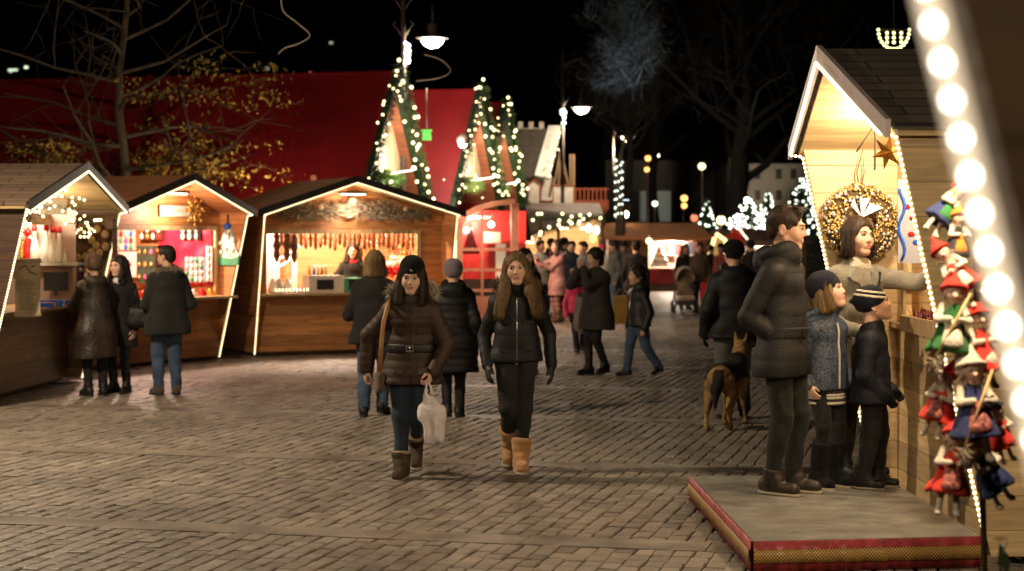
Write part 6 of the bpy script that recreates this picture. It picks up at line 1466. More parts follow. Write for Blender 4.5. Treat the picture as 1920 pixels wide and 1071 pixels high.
# trays of dried flowers on the hatch counter, and a picture card
def tray(label, lx0, lx1, ly0, ly1, z, m_, seed):
    t = th('flower_tray', label, 'tray', loc(S3, ((lx0+lx1)/2, (ly0+ly1)/2, z)), zr, 'trays on the pine counter'); a, b = (lx1-lx0)/2, (ly1-ly0)/2; mb = MB(); mb.span((-a, -b, 0), (a, b, .012)); mb.span((-a, -b, .0125), (a, -b+.015, .10)); mb.span((-a, b-.015, .0125), (a, b, .10)); mb.span((-a, -b+.0155, .0125), (-a+.015, b-.0155, .10)); mb.span((a-.015, -b+.0155, .0125), (a, b-.0155, .10)); mb.build('box', W_TRIM, t)
    g = np.random.default_rng(seed); fur('dried_flowers', [(-a+.05+(2*a-.1)*k/30, (k % 3-1)*b*.5, .07) for k in range(31)], b*.5, 900, .035, m_, t, seed, .02, 0)
ZC3 = 1.2025
tray('tray of dark red dried flowers on the counter facing the boy', -.05, .85, -.16, .10, ZC3, pm('dried_red_flower', (.16, .03, .03), .8, .6, 30), 1)
tray('tray of mixed cream and red flowers behind the dark red one', -.0, .90, .12, .34, ZC3+.14, pm('mixed_dried_flower', (.36, .20, .12), .8, .7, 40), 2)
bx = th('tray_riser', 'pine riser block under the upper flower tray', 'riser', loc(S3, (.45, .23, ZC3)), zr); mb = MB(); mb.span((-.44, -.1, 0), (.44, .1, .138)); mb.span((-.46, -.104, .01), (-.445, .104, .12)); mb.build('block', W_TRIM, bx)
pc = th('picture_sheet', 'white sheet with blue and red drawing hanging in the pine stall hatch', 'picture', stall_at(S3, 1706, 415, lx=.0), R(-25)); MB().span((-.075, 0, -.26), (.075, .008, .26)).build('sheet', pm('white_sheet', (.42, .42, .47), .6, .05), pc)
MB().tube([(-.05+.02*math.sin(k*.8), -.004, -.24+.034*k) for k in range(14)], .009, 5).build('blue_line', BLUE, pc)
for k, (x_, z_) in enumerate(((-.01, .09), (.03, .13), (.01, -.08), (.04, -.13), (.02, .02))): MB().ball((x_, -.003, z_), .02, 6, (1.1, .15, .8)).build('red_petal', REDW if k % 2 == 0 else BLUE, pc)
# --- dolls on the pole in front
pole = th('display_pole', 'wooden pole carrying the column of cloth dolls by the pine stall', 'pole', (1.735, 7.0, 0)); MB().tube([(.05, 0, .04), (.02, 0, 1.2), (-.03, 0, 2.75), (-.06, -.2, 2.9), (-.12, -.55, 2.93)], .012, 8).build('shaft', W_DARK, pole); cl_ = MB().lathe([(.09, -.09), (.06, .02), (.02, .05)], 12, Matrix.Translation((-.12, -.55, 2.9))).build('doll_fill_lamp', IRON, pole); MB().ball((-.12, -.55, 2.82), .035, 8).build('bulb', G_LAMP, cl_); lamp('lamp_light', cl_, (-.12, -.55, 2.76), 300, (1, .80, .54), .04); mb = MB(); mb.lathe([(.2, 0), (.2, .03), (.05, .05)], 14); mb.build('foot', W_DARK, pole)  # the lamp on the pole arm is added, out of view, to brighten the dolls
REDC = cloth('doll_red_cloth', (.58, .035, .02), .8, .3, 60); GRNC = cloth('doll_green_cloth', (.03, .13, .03), .8, .3, 60); NVYC = cloth('doll_navy_cloth', (.03, .035, .10), .8, .3, 60); SACK = cloth('doll_linen', (.58, .48, .36), .9, .4, 90); ORNC = cloth('doll_orange_cloth', (.62, .17, .02), .8, .3, 60); PRINT = pm('doll_print_cloth', (.60, .50, .40), .8, .8, 90, c2=(.35, .10, .08))
def doll(label, px, py, D, s, dress, hat_, apron, tilt=0., yaw=0., broom=None):
    p = at(px, py, D); t = th('cloth_doll', label, 'doll', p, yaw, 'cloth dolls on the pole'); t.rotation_euler = (0, R(tilt), yaw); t.scale = (s*.9, s*.9, s*.9)
    S = SDF(); S.ell((0, -.005, .085), (.033, .03, .036), .01); S.cap((0, 0, .06), (0, 0, -.03), .02, .03, .015); S.cap((0, -.03, .08), (0, -.042, .076), .006, .005, .006)
    for q in (-1, 1):
        S.cap((q*.03, 0, .045), (q*.05, -.03, .0), .013, .011, .01); S.cap((q*.05, -.03, .0), (q*.015, -.05, .005), .011, .011, .01); S.cap((q*.02, 0, -.06), (q*.03, -.015, -.16), .012, .010, .01); S.ell((q*.032, -.025, -.165), (.013, .022, .011), .008)
    S.obj('doll_body', .0055, [SACK, SKIN[2]], t, lambda c: ((c[:, 2] > .055) & (c[:, 1] < .01)).astype(int))
    K = SDF(); K.cap((0, 0, .03), (0, 0, -.095), .026, .072, .02); K.cut((0, 0, -.10), (0, 0, -1), .01); K.noise(.006, (55, 55, 12), int(px)); K.obj('dress', .0055, dress, t)
    A = SDF(); A.cap((0, -.022, -.005), (0, -.05, -.075), .022, .036, .01, ky=.6); A.cut((0, 0, -.085), (0, 0, -1)); A.obj('apron', .0055, apron, t)
    Ht = SDF(); Ht.ell((0, .008, .098), (.038, .034, .034), .01); Ht.cap((0, .01, .11), (.01, .025, .165), .026, .005, .02); Ht.ell((0, -.03, .075), (.026, .025, .03), .006, 's'); Ht.ring((0, 0, .10), (0, .35, 1), .040, .007, .008); Ht.obj('hat', .0055, hat_, t)
    fur('doll_hair', [(.032*q, -.01+.004*q, .075) for q in (-1, -.5, .5, 1)], .01, 130, .03, HAIR['light'] if px % 2 else FURTAN, t, 3, .004, .6)
    if broom or 'white-faced' in label or 'large doll' in label:
        MB().tube([(-.05, -.06, -.12), (.045, -.055, .09)], .0045, 6).build('broomstick', WOODL, t); fur('broom_head', [(-.05, -.06, -.12), (-.062, -.061, -.15)], .010, 60, .032, FURTAN, t, 4, .004, .2)
    for q in (-1, 1): MB().ball((q*.011, -.0345, .09), .0035, 5).build('eye', EYED, t)
DD = 7.0
doll('topmost doll with blue skirt and green hat, half behind the glowing bulbs', 1778, 385, DD+.1, .9, NVYC, REDC, GRNC, 40, .3)
doll('doll in black with an orange cap below the topmost doll', 1795, 442, DD+.05, .85, pm('doll_black', (.02, .02, .02), .8), ORNC, ORNC, 5, .2)
doll('tilted red-skirted doll lying across the pole above the white-capped one', 1790, 505, DD, 1.0, REDC, REDC, SACK, -38, -.2)
doll('white-faced doll with green skirt and leafy sleeves', 1785, 600, DD-.05, 1.3, GRNC, REDC, SACK, 4, -.1)
doll('doll in a red dress with red hood hanging right of the green one', 1838, 640, DD-.02, 1.15, REDC, REDC, SACK, -6, .25)
doll('red-caped doll on the left side of the lower cluster', 1765, 745, DD, 1.0, REDC, REDC, PRINT, 14, -.5)
doll('large doll in navy with a printed white apron', 1825, 752, DD-.1, 1.45, NVYC, SACK, PRINT, -4, .05)
doll('red doll with a printed skirt at the bottom of the pole', 1785, 868, DD-.05, 1.25, REDC, REDC, PRINT, 6, -.1)
doll('navy-skirted doll at the bottom right of the pole', 1845, 872, DD, 1.1, NVYC, REDC, NVYC, -30, .4)
doll('small red doll peeping out behind the navy doll', 1872, 800, DD+.12, .9, REDC, NVYC, REDC, -15, .5)
# dark leafy plant in the near right corner
plt = th('potted_shrub', 'dark blurred leafy shrub in a pot at the lower right corner', 'shrub', (1.80, 6.05, 0)); MB().lathe([(.13, 0), (.18, .24), (.185, .26), (.16, .25)], 14).build('pot', pm('clay_pot', (.12, .06, .04), .8), plt)
g = random.Random(4); lp_ = [Vector((g.gauss(0, .12), g.gauss(0, .12), .30+abs(g.gauss(.18, .16)))) for _ in range(80)]; leaf_cloud('leaves', lp_, 420, .055, pm('dark_glossy_leaf', (.035, .05, .018), .4, .4), plt, 4, .05); mb = MB()
for q in lp_[:14]: mb.tube([(0, 0, .2), q*.6, q], .007, 5)
mb.build('stems', BARK, plt)
# ------------------------------------------------------------------ people: px, foot row, height
def who(label, px, py, H, yaw, vox=.010, z=0., **k):
    p = ground(px, py, z); k.setdefault('seed', int(px) % 97)
    return person(label, (p.x, p.y, z), R(yaw), H, vox, **k), p
UGG = dict(mat=SUEDE, shaft=.085, r=1.22, flare=1.12, sole=RUBBER, slouch=True); UGGD = dict(mat=pm('dark_suede', (.06, .038, .022), .9, .2, 10, .3, 120), shaft=.058, r=1.12, flare=1.12, sole=RUBBER, slouch=True, trim=FURTAN); SHOE = dict(mat=BLACKLEATHER, shaft=.03, sole=BLACKRUBBER); HIGHB = dict(mat=BLACKLEATHER, shaft=.19, r=1.02, sole=BLACKRUBBER)
w1, p1 = who('woman in a belted brown puffer coat and black beanie, striding forward', 775, 893, 1.60, -3, .0085,
    pose=dict(fl=(-.0, .22, .16, .1), fr=(-.075, -.12, .0, .1), hl=(.165, -.17, .79), el=(1.0, .55, -.1), hr=(-.36, .06, .80), er=(-1, .5, 0), head=(0, 8, 2), curl=.8, lean=.03, gaze=(-.1, -.5), sx=-.01), skin=SKIN[2],
    hair=('mid', HAIR['brown']), hat=('tall', BLACKKNIT, ('badge', METAL)), coat=dict(mat=BROWNPUFF, hem=.435, g=1.02, puff=(.006, .062), fur=FURGREY, furr=1.25, furup=1, hood='down', waist=.93, flare=1.08, ag=1.12, zip=B_BLACK, pockets=1), legs=dict(mat=DKJEANS, r=.93), feet=UGGD, belt=dict(mat=BLACKLEATHER, z=.60, h=.026, buckle=METAL), scarf=BROWNKNIT)
w2, p2 = who('long-haired young woman in a short black jacket and tan boots', 968, 880, 1.66, 2, .0085,
    pose=dict(fl=(.03, -.10, .0, .05), fr=(-.045, .16, .10, .15), hl=(.27, .02, .80), hr=(-.225, -.06, .80), head=(-4, 1, -3), curl=.35, sx=.0, gaze=(-.1, 0)), skin=SKIN[0],
    hair=('long', HAIR['light']), coat=dict(mat=BLACKPUFF, hem=.50, g=.90, puff=(.005, .10), fur=FURBROWN, furr=1.2, furup=.6, hood='down', zip=METAL, zipr=.0035, ag=.98, pockets=1), legs=dict(mat=BLACKCLOTH, r=.88), feet=UGG, scarf=BLACKKNIT, gloves=BLACKLEATHER)
who('blonde woman with a grey scarf seen from behind at the wide stall', 702, 780, 1.64, 174, .010, pose=dict(fl=(.1, .04, 0), fr=(-.06, -.1, .03), hl=(.16, -.2, 1.0), hr=(-.14, -.24, 1.02)), hair=('bob', HAIR['blonde']), coat=dict(mat=BLACKCLOTH, hem=.44, g=1.16, flare=1.05), legs=dict(mat=JEANS, r=1.08), feet=SHOE, scarf=GREYCOAT)
who('woman in a long quilted black coat and grey felt hat walking away', 850, 781, 1.54, 183, .010, pose=dict(fl=(.06, -.02, 0), fr=(-.06, .02, 0), head=(0, 6, 0)), hair=('cap', HAIR['black']), hat=('cloche', GREYKNIT), coat=dict(mat=BLACKPUFF, hem=.29, g=1.10, puff=(.009, .075), flare=1.12, hood='down'), legs=dict(mat=BLACKCLOTH, r=.85), feet=HIGHB, gloves=BLACKLEATHER)
who('woman behind the long-haired girl, only her dark hair and fur hood showing', 984, 700, 1.62, 15, .011, pose=dict(head=(30, 0, 0)), hair=('mid', HAIR['black']), coat=dict(mat=BLACKPUFF, hem=.44, puff=(.006, .09), fur=FURBROWN, hood='down'), legs=dict(mat=BLACKCLOTH, r=.9), feet=SHOE)
# at the left stalls
who('woman in a long brown leather coat reaching over the shingled stall counter', 180, 742, 1.56, -148, .010, pose=dict(hl=(.12, -.40, 1.04), hr=(-.20, -.42, 1.02), head=(-6, 12, 0), lean=.05, curl=.6), hair=('cap', HAIR['brown']), hat=('cloche', cloth('brown_fur_felt', (.10, .06, .035), .95, .8, 60)), coat=dict(mat=LEATHER, hem=.27, g=1.08, flare=1.14, hood='down', wr=.007, wf=(10, 10, 14)), legs=dict(mat=BLACKCLOTH, r=.9), feet=SHOE, gloves=BLACKLEATHER)
who('smiling dark-haired woman with a white scarf facing the leather coat', 226, 736, 1.56, -20, .010, pose=dict(head=(-14, 4, 0), hr=(-.12, -.2, .95)), skin=SKIN[2], smile=True, hair=('mid', HAIR['black']), coat=dict(mat=BLACKCLOTH, hem=.34, g=.92, flare=1.05), legs=dict(mat=BLACKCLOTH, r=.82), feet=dict(mat=BLACKLEATHER, shaft=.11, sole=BLACKRUBBER), scarf=WHITE)
mj, pj = who('man in a dark parka with fur-edged hood and jeans at the orange stall', 314, 740, 1.67, -152, .010, pose=dict(fl=(.10, 0, 0), fr=(-.10, .02, 0), head=(28, 4, 0), hl=(.14, -.28, 1.0), hr=(-.18, -.2, .95)), hair=('short', HAIR['black']), coat=dict(mat=cloth('dark_parka', (.022, .021, .018), .8), hem=.41, g=1.20, fur=FURTAN, hood='down', flare=1.02), legs=dict(mat=JEANS, r=1.05), feet=dict(mat=DKSUEDE, shaft=.06, sole=BLACKRUBBER))
# sellers
ps = stall_at(S2, 662, 520, ly=.75); person('seller in a black jacket and red scarf behind the wide stall counter', (ps.x, ps.y, .06), R(6), 1.62, .011, pose=dict(head=(-8, 10, 0), hr=(-.26, -.25, 1.0), hl=(.1, -.25, 1.0)), skin=SKIN[2], hair=('mid', HAIR['brown']), coat=dict(mat=BLACKCLOTH, hem=.44), scarf=REDKNIT, feet=SHOE, seed=5)
gl_ = MB()
# middle distance
who('mother in a dark quilted coat holding food to her mouth', 1118, 702, 1.62, -50, .012, pose=dict(hl=(-.02, -.20, 1.36), hr=(-.10, -.22, 1.36), el=(.6, -.2, -1), er=(-.6, -.2, -1), head=(-8, 10, 0), curl=.8, fl=(.06, .1, .04), fr=(-.05, -.08, 0)), hair=('curly', HAIR['black']), coat=dict(mat=cloth('dark_brown_coat', (.035, .028, .024), .7), hem=.36, g=1.12, flare=1.12, puff=(.004, .1)), legs=dict(mat=BLACKCLOTH, r=.85), feet=dict(mat=BLACKLEATHER, shaft=.16, sole=BLACKRUBBER))
who('boy in a black leather jacket and blue jeans looking to the left', 1197, 707, 1.40, -62, .012, child=True, pose=dict(fl=(.10, .24, .06), fr=(-.06, -.14, 0), head=(-4, 2, 0)), hair=('curly', HAIR['black']), coat=dict(mat=BLACKLEATHER, hem=.46, g=1.08, hood='down', zip=METAL, ag=1.15), legs=dict(mat=JEANS, r=1.05), feet=dict(mat=BLACKLEATHER, shaft=.02, sole=RUBBER))
who('child in a pink quilted jacket half hidden by the mother', 1082, 660, 1.28, 20, .013, child=True, pose=dict(fl=(.12, .1, .02), fr=(-.06, -.12, 0)), hair=('curly', HAIR['black']), coat=dict(mat=PINK, hem=.47, puff=(.006, .08)), legs=dict(mat=NAVY), feet=SHOE)
who('woman in a dusty rose coat with her arms raised by the canopy stall', 1046, 605, 1.70, -65, .014, pose=dict(hl=(-.05, -.38, 1.22), hr=(-.1, -.42, 1.28), head=(10, 0, 0)), hair=('mid', HAIR['brown']), coat=dict(mat=ROSE, hem=.33, flare=1.1, fur=FURGREY, hood='down'), legs=dict(mat=pm('rose_leggings', (.25, .15, .13), .8), r=.85), feet=dict(mat=DKSUEDE, shaft=.1))
CROWD = [
 ('man in a dark jacket and pale jeans, left of the capped man', 1152, 592, 1.66, -75, 'short', None, GREYCOAT, .45, LTJEANS),
 ('man in a blue peaked cap and grey jacket near the far hatch', 1170, 582, 1.63, -35, 'short', 'cap', GREYCOAT, .44, NAVY),
 ('tall man in black seen from behind, left of the far hatch', 1192, 612, 1.68, 165, 'short', None, BLACKCLOTH, .42, BLACKCLOTH),
 ('man in a grey jacket looking left beneath the white lantern', 1095, 603, 1.66, -70, 'short', None, GREYCOAT, .44, NAVY),
 ('person with a pink knit cap among the canopy crowd', 1130, 590, 1.58, -30, 'cap', 'beanie', CREAM, .42, NAVY),
 ('dark-haired person with crossed arms behind the rose coat', 1073, 592, 1.66, -20, 'short', None, NAVY, .42, NAVY),
 ('man in a brown jacket and jeans standing by the stroller', 1312, 586, 1.62, -15, 'short', None, cloth('brown_jacket', (.085, .055, .035)), .44, JEANS),
 ('woman in a red-pink jacket with a dark hat near the yellow frame', 1353, 578, 1.58, -40, 'cap', 'beanie', cloth('red_pink_jacket', (.42, .10, .10)), .42, NAVY),
 ('person in a dark coat left of the yellow frame', 1333, 575, 1.55, 170, 'cap', None, BLACKCLOTH, .36, BLACKCLOTH),
 ('dark figure with a knit hat right of the big back-turned man', 1408, 592, 1.66, 190, 'cap', 'beanie', BLACKCLOTH, .40, BLACKCLOTH),
 ('person in a white top under the canopy left of the rose coat', 1012, 598, 1.68, 40, 'short', None, CREAM, .44, NAVY),
 ('pale-haired person nearest the salmon screen under the canopy', 972, 596, 1.62, 60, 'short', None, ROSE, .42, BLACKCLOTH),
 ('dark-hatted person at the canopy counter below the garland', 1034, 585, 1.70, 175, 'cap', 'beanie', BLACKCLOTH, .40, NAVY),
 ('person in a black coat at the far right of the canopy counter', 1058, 583, 1.72, 160, 'cap', 'beanie', BLACKCLOTH, .38, BLACKCLOTH),
]
for i, (lab, px, py, H, yw, hs_, ht_, cm_, hem_, lm_) in enumerate(CROWD):
    who(lab, px, py, H, yw, .016, skin=SKIN[i % 3], hair=(hs_, HAIR['black' if i % 2 else 'brown']), hat=(ht_, (PINK if 'pink knit' in lab else NAVY if ht_ == 'cap' else BLACKKNIT)) if ht_ else None, coat=dict(mat=cm_, hem=hem_, g=1.05, hood='down' if i % 3 == 0 else None), legs=dict(mat=lm_), feet=SHOE, pose=dict(head=((i*37) % 40-20, 4, 0), hl=(.12, -.2, 1.0) if i % 2 else None, fl=(.09, -.05*(i % 3), 0)))
who('big man in a black quilted jacket seen from behind, walking the dog', 1376, 786, 1.73, 184, .010, pose=dict(fl=(.09, .06, 0), fr=(-.12, -.12, .03), hl=(.28, -.02, .84), hr=(-.24, -.12, .82)), hair=('cap', HAIR['black']), hat=('beanie', BLACKKNIT), coat=dict(mat=BLACKPUFF, hem=.46, g=1.22, puff=(.005, .12), hood='down', ag=1.05), legs=dict(mat=GREYTROUSER, r=1.12), feet=SHOE, gloves=BLACKLEATHER)
# the family on the platform
fm, pfm = who('man in a charcoal belted puffer coat smiling toward the pine stall', 1467, 925, 1.80, 58, .0085, z=.172, pose=dict(fl=(.10, -.02, 0, .1), fr=(-.08, .04, 0, .1), hr=(-.105, -.055, .96), er=(-.6, 1., .1), hl=(.10, -.055, .96), hdr=(.75, -.1, -.65), hdl=(-.75, -.1, -.65), head=(16, 6, -2), curl=.7, gaze=(0, -.1)), skin=SKIN[1], smile=True, hair=('short', HAIR['brown']), coat=dict(mat=GREYPUFF, hem=.415, g=.90, puff=(.005, .135), wr=.0035, wf=(11, 11, 20), collar=1.15, hood='down', flare=1.02, ag=1.10, waist=.95), legs=dict(mat=OLIVE, r=.88, wr=.005), feet=dict(mat=pm('dark_brown_shoe_leather', (.032, .019, .011), .5, .2), shaft=.03, sole=RUBBER), belt=dict(mat=GREYPUFF, z=.565, h=.028, buckle=B_BLACK), scarf=NAVYKNIT)
who('dark-haired woman in a beige wool coat reaching into the pine stall', 1604, 893, 1.74, 28, .0085, z=.172, pose=dict(fl=(.09, 0, 0), fr=(-.09, .02, 0), hl=(.42, -.40, 1.40), el=(.2, .6, -.3), hr=(-.16, -.2, 1.0), head=(2, -2, 3), curl=.5, pnl=(0, -.3, -1), sdl=(-.3, -1, 0), gaze=(.5, .1)), skin=SKIN[0], hair=('bob', HAIR['brown']), coat=dict(mat=BEIGEWOOL, hem=.40, g=1.0, lapel=BEIGEWOOL, strap=BLACKLEATHER, wr=.006), legs=dict(mat=BLACKCLOTH, r=.9), feet=HIGHB, scarf=CREAM)
who('girl in a blue snow-patterned jacket, navy beanie and dark boots', 1548, 912, 1.37, 38, .0085, z=.172, child=True, pose=dict(fl=(.07, 0, 0), fr=(-.07, 0, 0), head=(22, -16, 0), gaze=(.3, .5), hl=(.20, -.04, .66), hr=(-.19, -.02, .66)), skin=SKIN[2], hair=('bob', HAIR['blonde']), hat=('beanie', NAVYKNIT, ('badge', METAL)), coat=dict(mat=SNOWPRINT, hem=.46, g=.98, hood='down', zip=CREAM, zipr=.008, ag=1.08), skirt=dict(mat=cloth('dark_knit_dress', (.035, .028, .024)), hem=.385, band=CREAM, flare=1.12, bands=(.02, .045, .058)), legs=dict(mat=BLACKCLOTH, r=.9), feet=dict(mat=BLACKKNIT, shaft=.15, r=1.2, flare=1.15, sole=RUBBER))
who('boy in a navy jacket and striped bobble hat looking up at the stall', 1634, 915, 1.28, 74, .0085, z=.172, child=True, pose=dict(fl=(.06, -.03, 0), fr=(-.06, .05, 0), head=(8, -18, 0), gaze=(.1, .5), hr=(-.13, -.10, .60), hl=(.14, -.12, .62)), skin=SKIN[2], hair=('cap', HAIR['brown']), hat=('pompom', NAVYKNIT, ('pom', NAVYKNIT), ('stripe', CREAM)), coat=dict(mat=DKNAVYPUFF, hem=.43, g=1.04, puff=(.003, .12), collar=1.1, ag=1.12, flare=1.06), legs=dict(mat=BLACKCLOTH, r=.98), feet=dict(mat=BLACKLEATHER, shaft=.03, sole=RUBBER), scarf=REDKNIT, gloves=BLACKKNIT)
# stroller and the woman pushing it
who('blonde woman in black behind the beige stroller', 1284, 580, 1.58, 8, .014, pose=dict(hl=(.15, -.32, 1.0), hr=(-.15, -.32, 1.0), head=(10, 14, 0)), hair=('mid', HAIR['blonde']), coat=dict(mat=BLACKCLOTH, hem=.42), legs=dict(mat=BLACKCLOTH), feet=SHOE)
gp = ground(1284, 588); st_ = thing('stroller', 'beige pram-style stroller pushed across the plaza', 'stroller', (gp.x, gp.y-.1, 0)); TAN = cloth('beige_stroller_cloth', (.46, .35, .24)); FR_ = pm('stroller_frame', (.05, .045, .04), .4)
K = SDF(); K.ell((0, .0, .86), (.23, .30, .24), .01); K.ell((0, -.05, .84), (.20, .30, .22), .01, 's'); K.cut((0, 0, .74), (0, -.45, -1), .01); K.obj('hood', .014, TAN, st_)
K = SDF(); K.cap((-.12, .08, .72), (.12, .08, .72), .10, None, .03); K.cap((-.12, -.12, .46), (.12, -.12, .46), .10, None, .08); K.cap((0, .08, .72), (0, -.12, .46), .17, None, .05, ky=.5); K.obj('seat', .014, cloth('brown_stroller_seat', (.20, .13, .08)), st_)
K = SDF(); K.cap((-.15, -.2, .36), (.15, -.2, .36), .07, None, .03); K.obj('foot_rest', .014, TAN, st_)
mb = MB()
for s in (-1, 1): mb.tube([(s*.22, .45, 1.02), (s*.23, .1, .62), (s*.24, -.30, .14)], .016, 7); mb.tube([(s*.23, .1, .55), (s*.26, .36, .14)], .016, 7)
mb.tube([(-.22, .45, 1.02), (.22, .45, 1.02)], .018, 7); mb.tube([(-.2, -.1, .22), (.2, -.1, .22)], .014, 6); mb.span((-.19, -.2, .20), (.19, .25, .30)); mb.build('frame', FR_, st_)
for s in (-1, 1):
    for y, r_ in ((-.30, .10), (.36, .14)):
        w_ = MB(); w_.tube([(s*.27, y+r_*math.cos(a), r_+.01+r_*.86*math.sin(a)) for a in np.linspace(0, 6.283, 17)[:-1]], .022, 6, True, True); wo = w_.build('wheel', BLACKRUBBER, st_); h = MB(); h.lathe([(.03, -.02), (.03, .02)], 8, Matrix.Translation((s*.27, y, r_+.01)) @ Matrix.Rotation(R(90), 4, 'Y')); h.build('hub', METAL, wo)
# carried things
Jw = body_info[w1.name]['J']
hp_ = world_of(Jw[1]['wr']+Jw[1]['d']*.09, w1.location, w1.rotation_euler.z)
bg_ = thing('carrier_bag', 'white plastic carrier bag hanging from the hand of the brown-coated woman', 'bag', hp_); S = SDF(); S.cap((.03, 0, -.24), (.055, 0, -.36), .085, .072, .05, ky=.55); S.cap((.0, 0, -.10), (.03, 0, -.24), .045, .085, .05, ky=.5); S.cap((.035, 0, -.40), (.075, 0, -.40), .055, .05, .05, ky=.6); S.ell((.012, -.0, -.075), (.022, .12, .022), .01, 's'); S.noise(.008, (30, 30, 16), 3); S.obj('bag_body', .008, pm('white_plastic_film', (.78, .70, .70), .4, .14, 6, .5, 22), bg_)
mb = MB()
for s in (-1, 1): mb.tube([(-.025, s*.012, -.10), (-.012, s*.014, -.03), (0, s*.004, .008), (.018, s*.014, -.03), (.03, s*.012, -.10)], .008, 6)
mb.build('handle', bpy.data.materials['white_plastic_film'], bg_)
nk = body_info[w1.name]['neck']
sb = thing('shoulder_bag', 'tan strap with a hanging bag on the right shoulder of the brown-coated woman', 'bag', world_of(nk+np.array([-.165, -.06, -.02]), w1.location, w1.rotation_euler.z), w1.rotation_euler.z)
MB().tube([(0, .1, .0), (0, .02, .035), (-.005, -.06, .0), (-.03, -.105, -.12), (-.045, -.115, -.30), (-.06, -.07, -.48)], .017, 7).build('strap', TANBAG, sb); K = SDF(); K.cap((-.06, .0, -.52), (-.06, .12, -.52), .04, None, .02); K.cap((-.06, .0, -.60), (-.06, .12, -.60), .05, None, .05, n=(1, 0, 0), ky=.7); K.obj('bag_body', .01, DKSUEDE, sb)
sb2 = thing('handbag', 'shiny black handbag on the arm of the man in the dark parka', 'bag', (pj.x-.30, pj.y+.02, .92), 0); K = SDF(); K.cap((-.09, 0, 0), (.09, 0, 0), .07, None, .03, ky=.6); K.cap((-.11, 0, -.1), (.11, 0, -.1), .065, None, .06, ky=.7); K.noise(.006, 24, 2); K.obj('bag_body', .011, BLACKLEATHER, sb2); MB().tube([(-.08, 0, .1), (-.06, 0, .26), (.06, 0, .30), (.12, 0, .1)], .012, 6).build('strap', BLACKLEATHER, sb2)
yb = thing('shopping_bag', 'mustard paper bag carried between the mother and the boy', 'bag', (*ground(1160, 660)[:2], .30)); yb.location = at(1163, 578, 28.); mb = MB(); mb.box((0, 0, -.02), (.17, .08, .42), None, 1.25); mb.build('paper', YELLOWBAG, yb); MB().tube([(-.06, 0, .19), (0, 0, .30), (.06, 0, .19)], .008, 5).build('handle', YELLOWBAG, yb)
qb = thing('quilted_bag', 'grey quilted shopping bag against the mother\'s coat', 'bag', at(1092, 585, 24.4), R(-20)); K = SDF(); K.cap((0, 0, .16), (0, 0, -.16), .09, .12, .03, ky=.4); K.quilt(.008, .09); K.obj('bag_body', .013, pm('grey_brown_quilt', (.16, .13, .115), .6, .15), qb); MB().tube([(-.06, 0, .2), (-.02, 0, .42), (.04, 0, .2)], .009, 5).build('handle', BLACKLEATHER, qb)
rb = thing('red_bag', 'red carrier bag beside the brown-jacketed man', 'bag', at(1323, 545, 41), 0); mb = MB(); mb.box((0, 0, 0), (.24, .1, .34), None, .85); mb.build('bag_body', REDKNIT, rb); MB().tube([(-.05, 0, .17), (0, 0, .27), (.05, 0, .17)], .008, 5).build('handle', REDKNIT, rb)
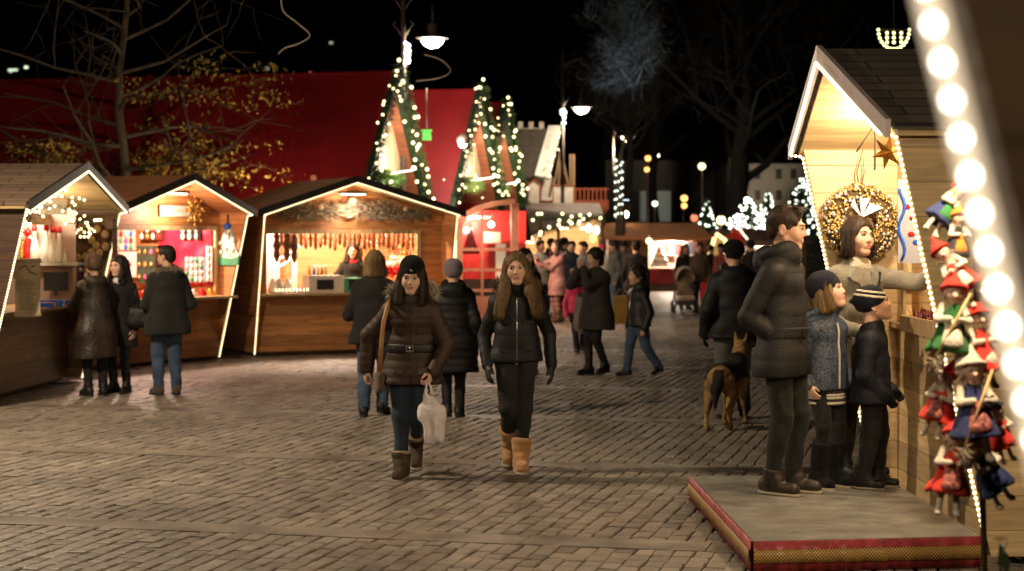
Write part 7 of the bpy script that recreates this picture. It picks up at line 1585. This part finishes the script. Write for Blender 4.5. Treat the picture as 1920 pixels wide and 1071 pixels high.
# ------------------------------------------------------------------ the dog
def dog():
    gp = ground(1352, 806); H = .60; S = SDF()
    # local: faces +y (away), seen from behind; body length along y
    C = lambda a, b, ra, rb, k=.03, ky=1., n=(0, 1, 0): S.cap(a, b, ra, rb, k, ky, n)
    C((0, .02, .50), (.03, .34, .48), .105, .12, .06, 1.15 if False else 1.); C((.03, .34, .47), (.06, .56, .50), .125, .115, .06); C((0, -.02, .49), (0, .06, .50), .09, .10, .06)
    C((.06, .60, .55), (.08, .72, .68), .085, .07, .06); S.ell((.09, .78, .73), (.065, .085, .068), .03); C((.09, .82, .72), (.09, .93, .69), .04, .028, .03)
    for s in (-1, 1): C((.09+s*.045, .77, .78), (.09+s*.055, .765, .86), .022, .006, .02)
    # hind legs: thigh to the stifle, hock back, shank down
    for s, fy, fo in ((-1, -.10, -.025), (1, .02, .0)):
        x = s*.085+fo
        C((s*.07, .02, .46), (x, .12+fy*.3, .31), .085, .058, .05); C((x, .12+fy*.3, .31), (x, -.07+fy, .185), .052, .030, .03); C((x, -.07+fy, .185), (x, -.045+fy, .05), .0245, .021, .02); C((x, -.055+fy, .028), (x, .03+fy, .022), .026, .022, .02)
    for s, fy in ((-1, .0), (1, .09)):
        x = s*.075+.06
        C((x, .52, .42), (x, .48+fy*.5, .27), .06, .034, .04); C((x, .48+fy*.5, .27), (x+.02*s, .50+fy, .06), .03, .021, .02); C((x+.02*s, .49+fy, .028), (x+.02*s, .55+fy, .022), .026, .022, .02)
    C((0, -.07, .50), (-.03, -.14, .38), .042, .048, .04); C((-.03, -.14, .38), (-.035, -.15, .22), .048, .018, .03)
    S.noise(.004, 40, 2); S.noise(.003, (30, 12, 60), 5)
    def cols(c):
        x, y, z = c.T; nz = .02*np.sin(x*31+1)+.02*np.sin(y*23)+.015*np.sin(z*40+x*20)
        m = np.zeros(len(c), int)
        saddle = (z > .455+nz) & (y > -.04) & (y < .62); m[saddle] = 1
        tail = (y < -.085) & (z > .2) & (z < .56) & (np.abs(x+.02) < .065); m[tail] = 1
        m[(y > .84) & (z < .74)] = 1
        m[(z < .16+nz) & (x < -.05) & (y < .1)] = 2
        m[(z < .05)] = 0
        return m
    t = S.obj('dog', .0085, [pm('dog_tan_fur', (.30, .165, .055), .9, .35, 25, .5, 120), pm('dog_black_fur', (.018, .013, .010), .9, .3, 25, .5, 120), pm('dog_pale_fur', (.46, .33, .18), .9, .3, 25)], None, cols)
    t.name = 'dog'; t.location = (gp.x, gp.y, 0); t.rotation_euler = (0, 0, R(-14)); tag(t, 'tan and black shepherd dog standing with its tail toward the viewer', 'dog')
    K = SDF(); K.ring((.075, .65, .62), (.1, .65, .7), .078, .011, .01); K.obj('collar', .008, BLACKLEATHER, t)
    ld = thing('dog_lead', 'dark lead running from the dog to the hand of the big man', 'lead', (0, 0, 0)); a = world_of((.09, .66, .68), t.location, t.rotation_euler.z); b = Vector((ground(1404, 786).x, ground(1404, 786).y-.02, .84)); mb = MB(); mb.tube([a+(b-a)*f+Vector((0, 0, -.10*math.sin(math.pi*f))) for f in np.linspace(0, 1, 12)], .009, 6); mb.build('strap', BLACKLEATHER, ld); MB().ball(a, .014, 6).build('clip', METAL, ld)
dog()
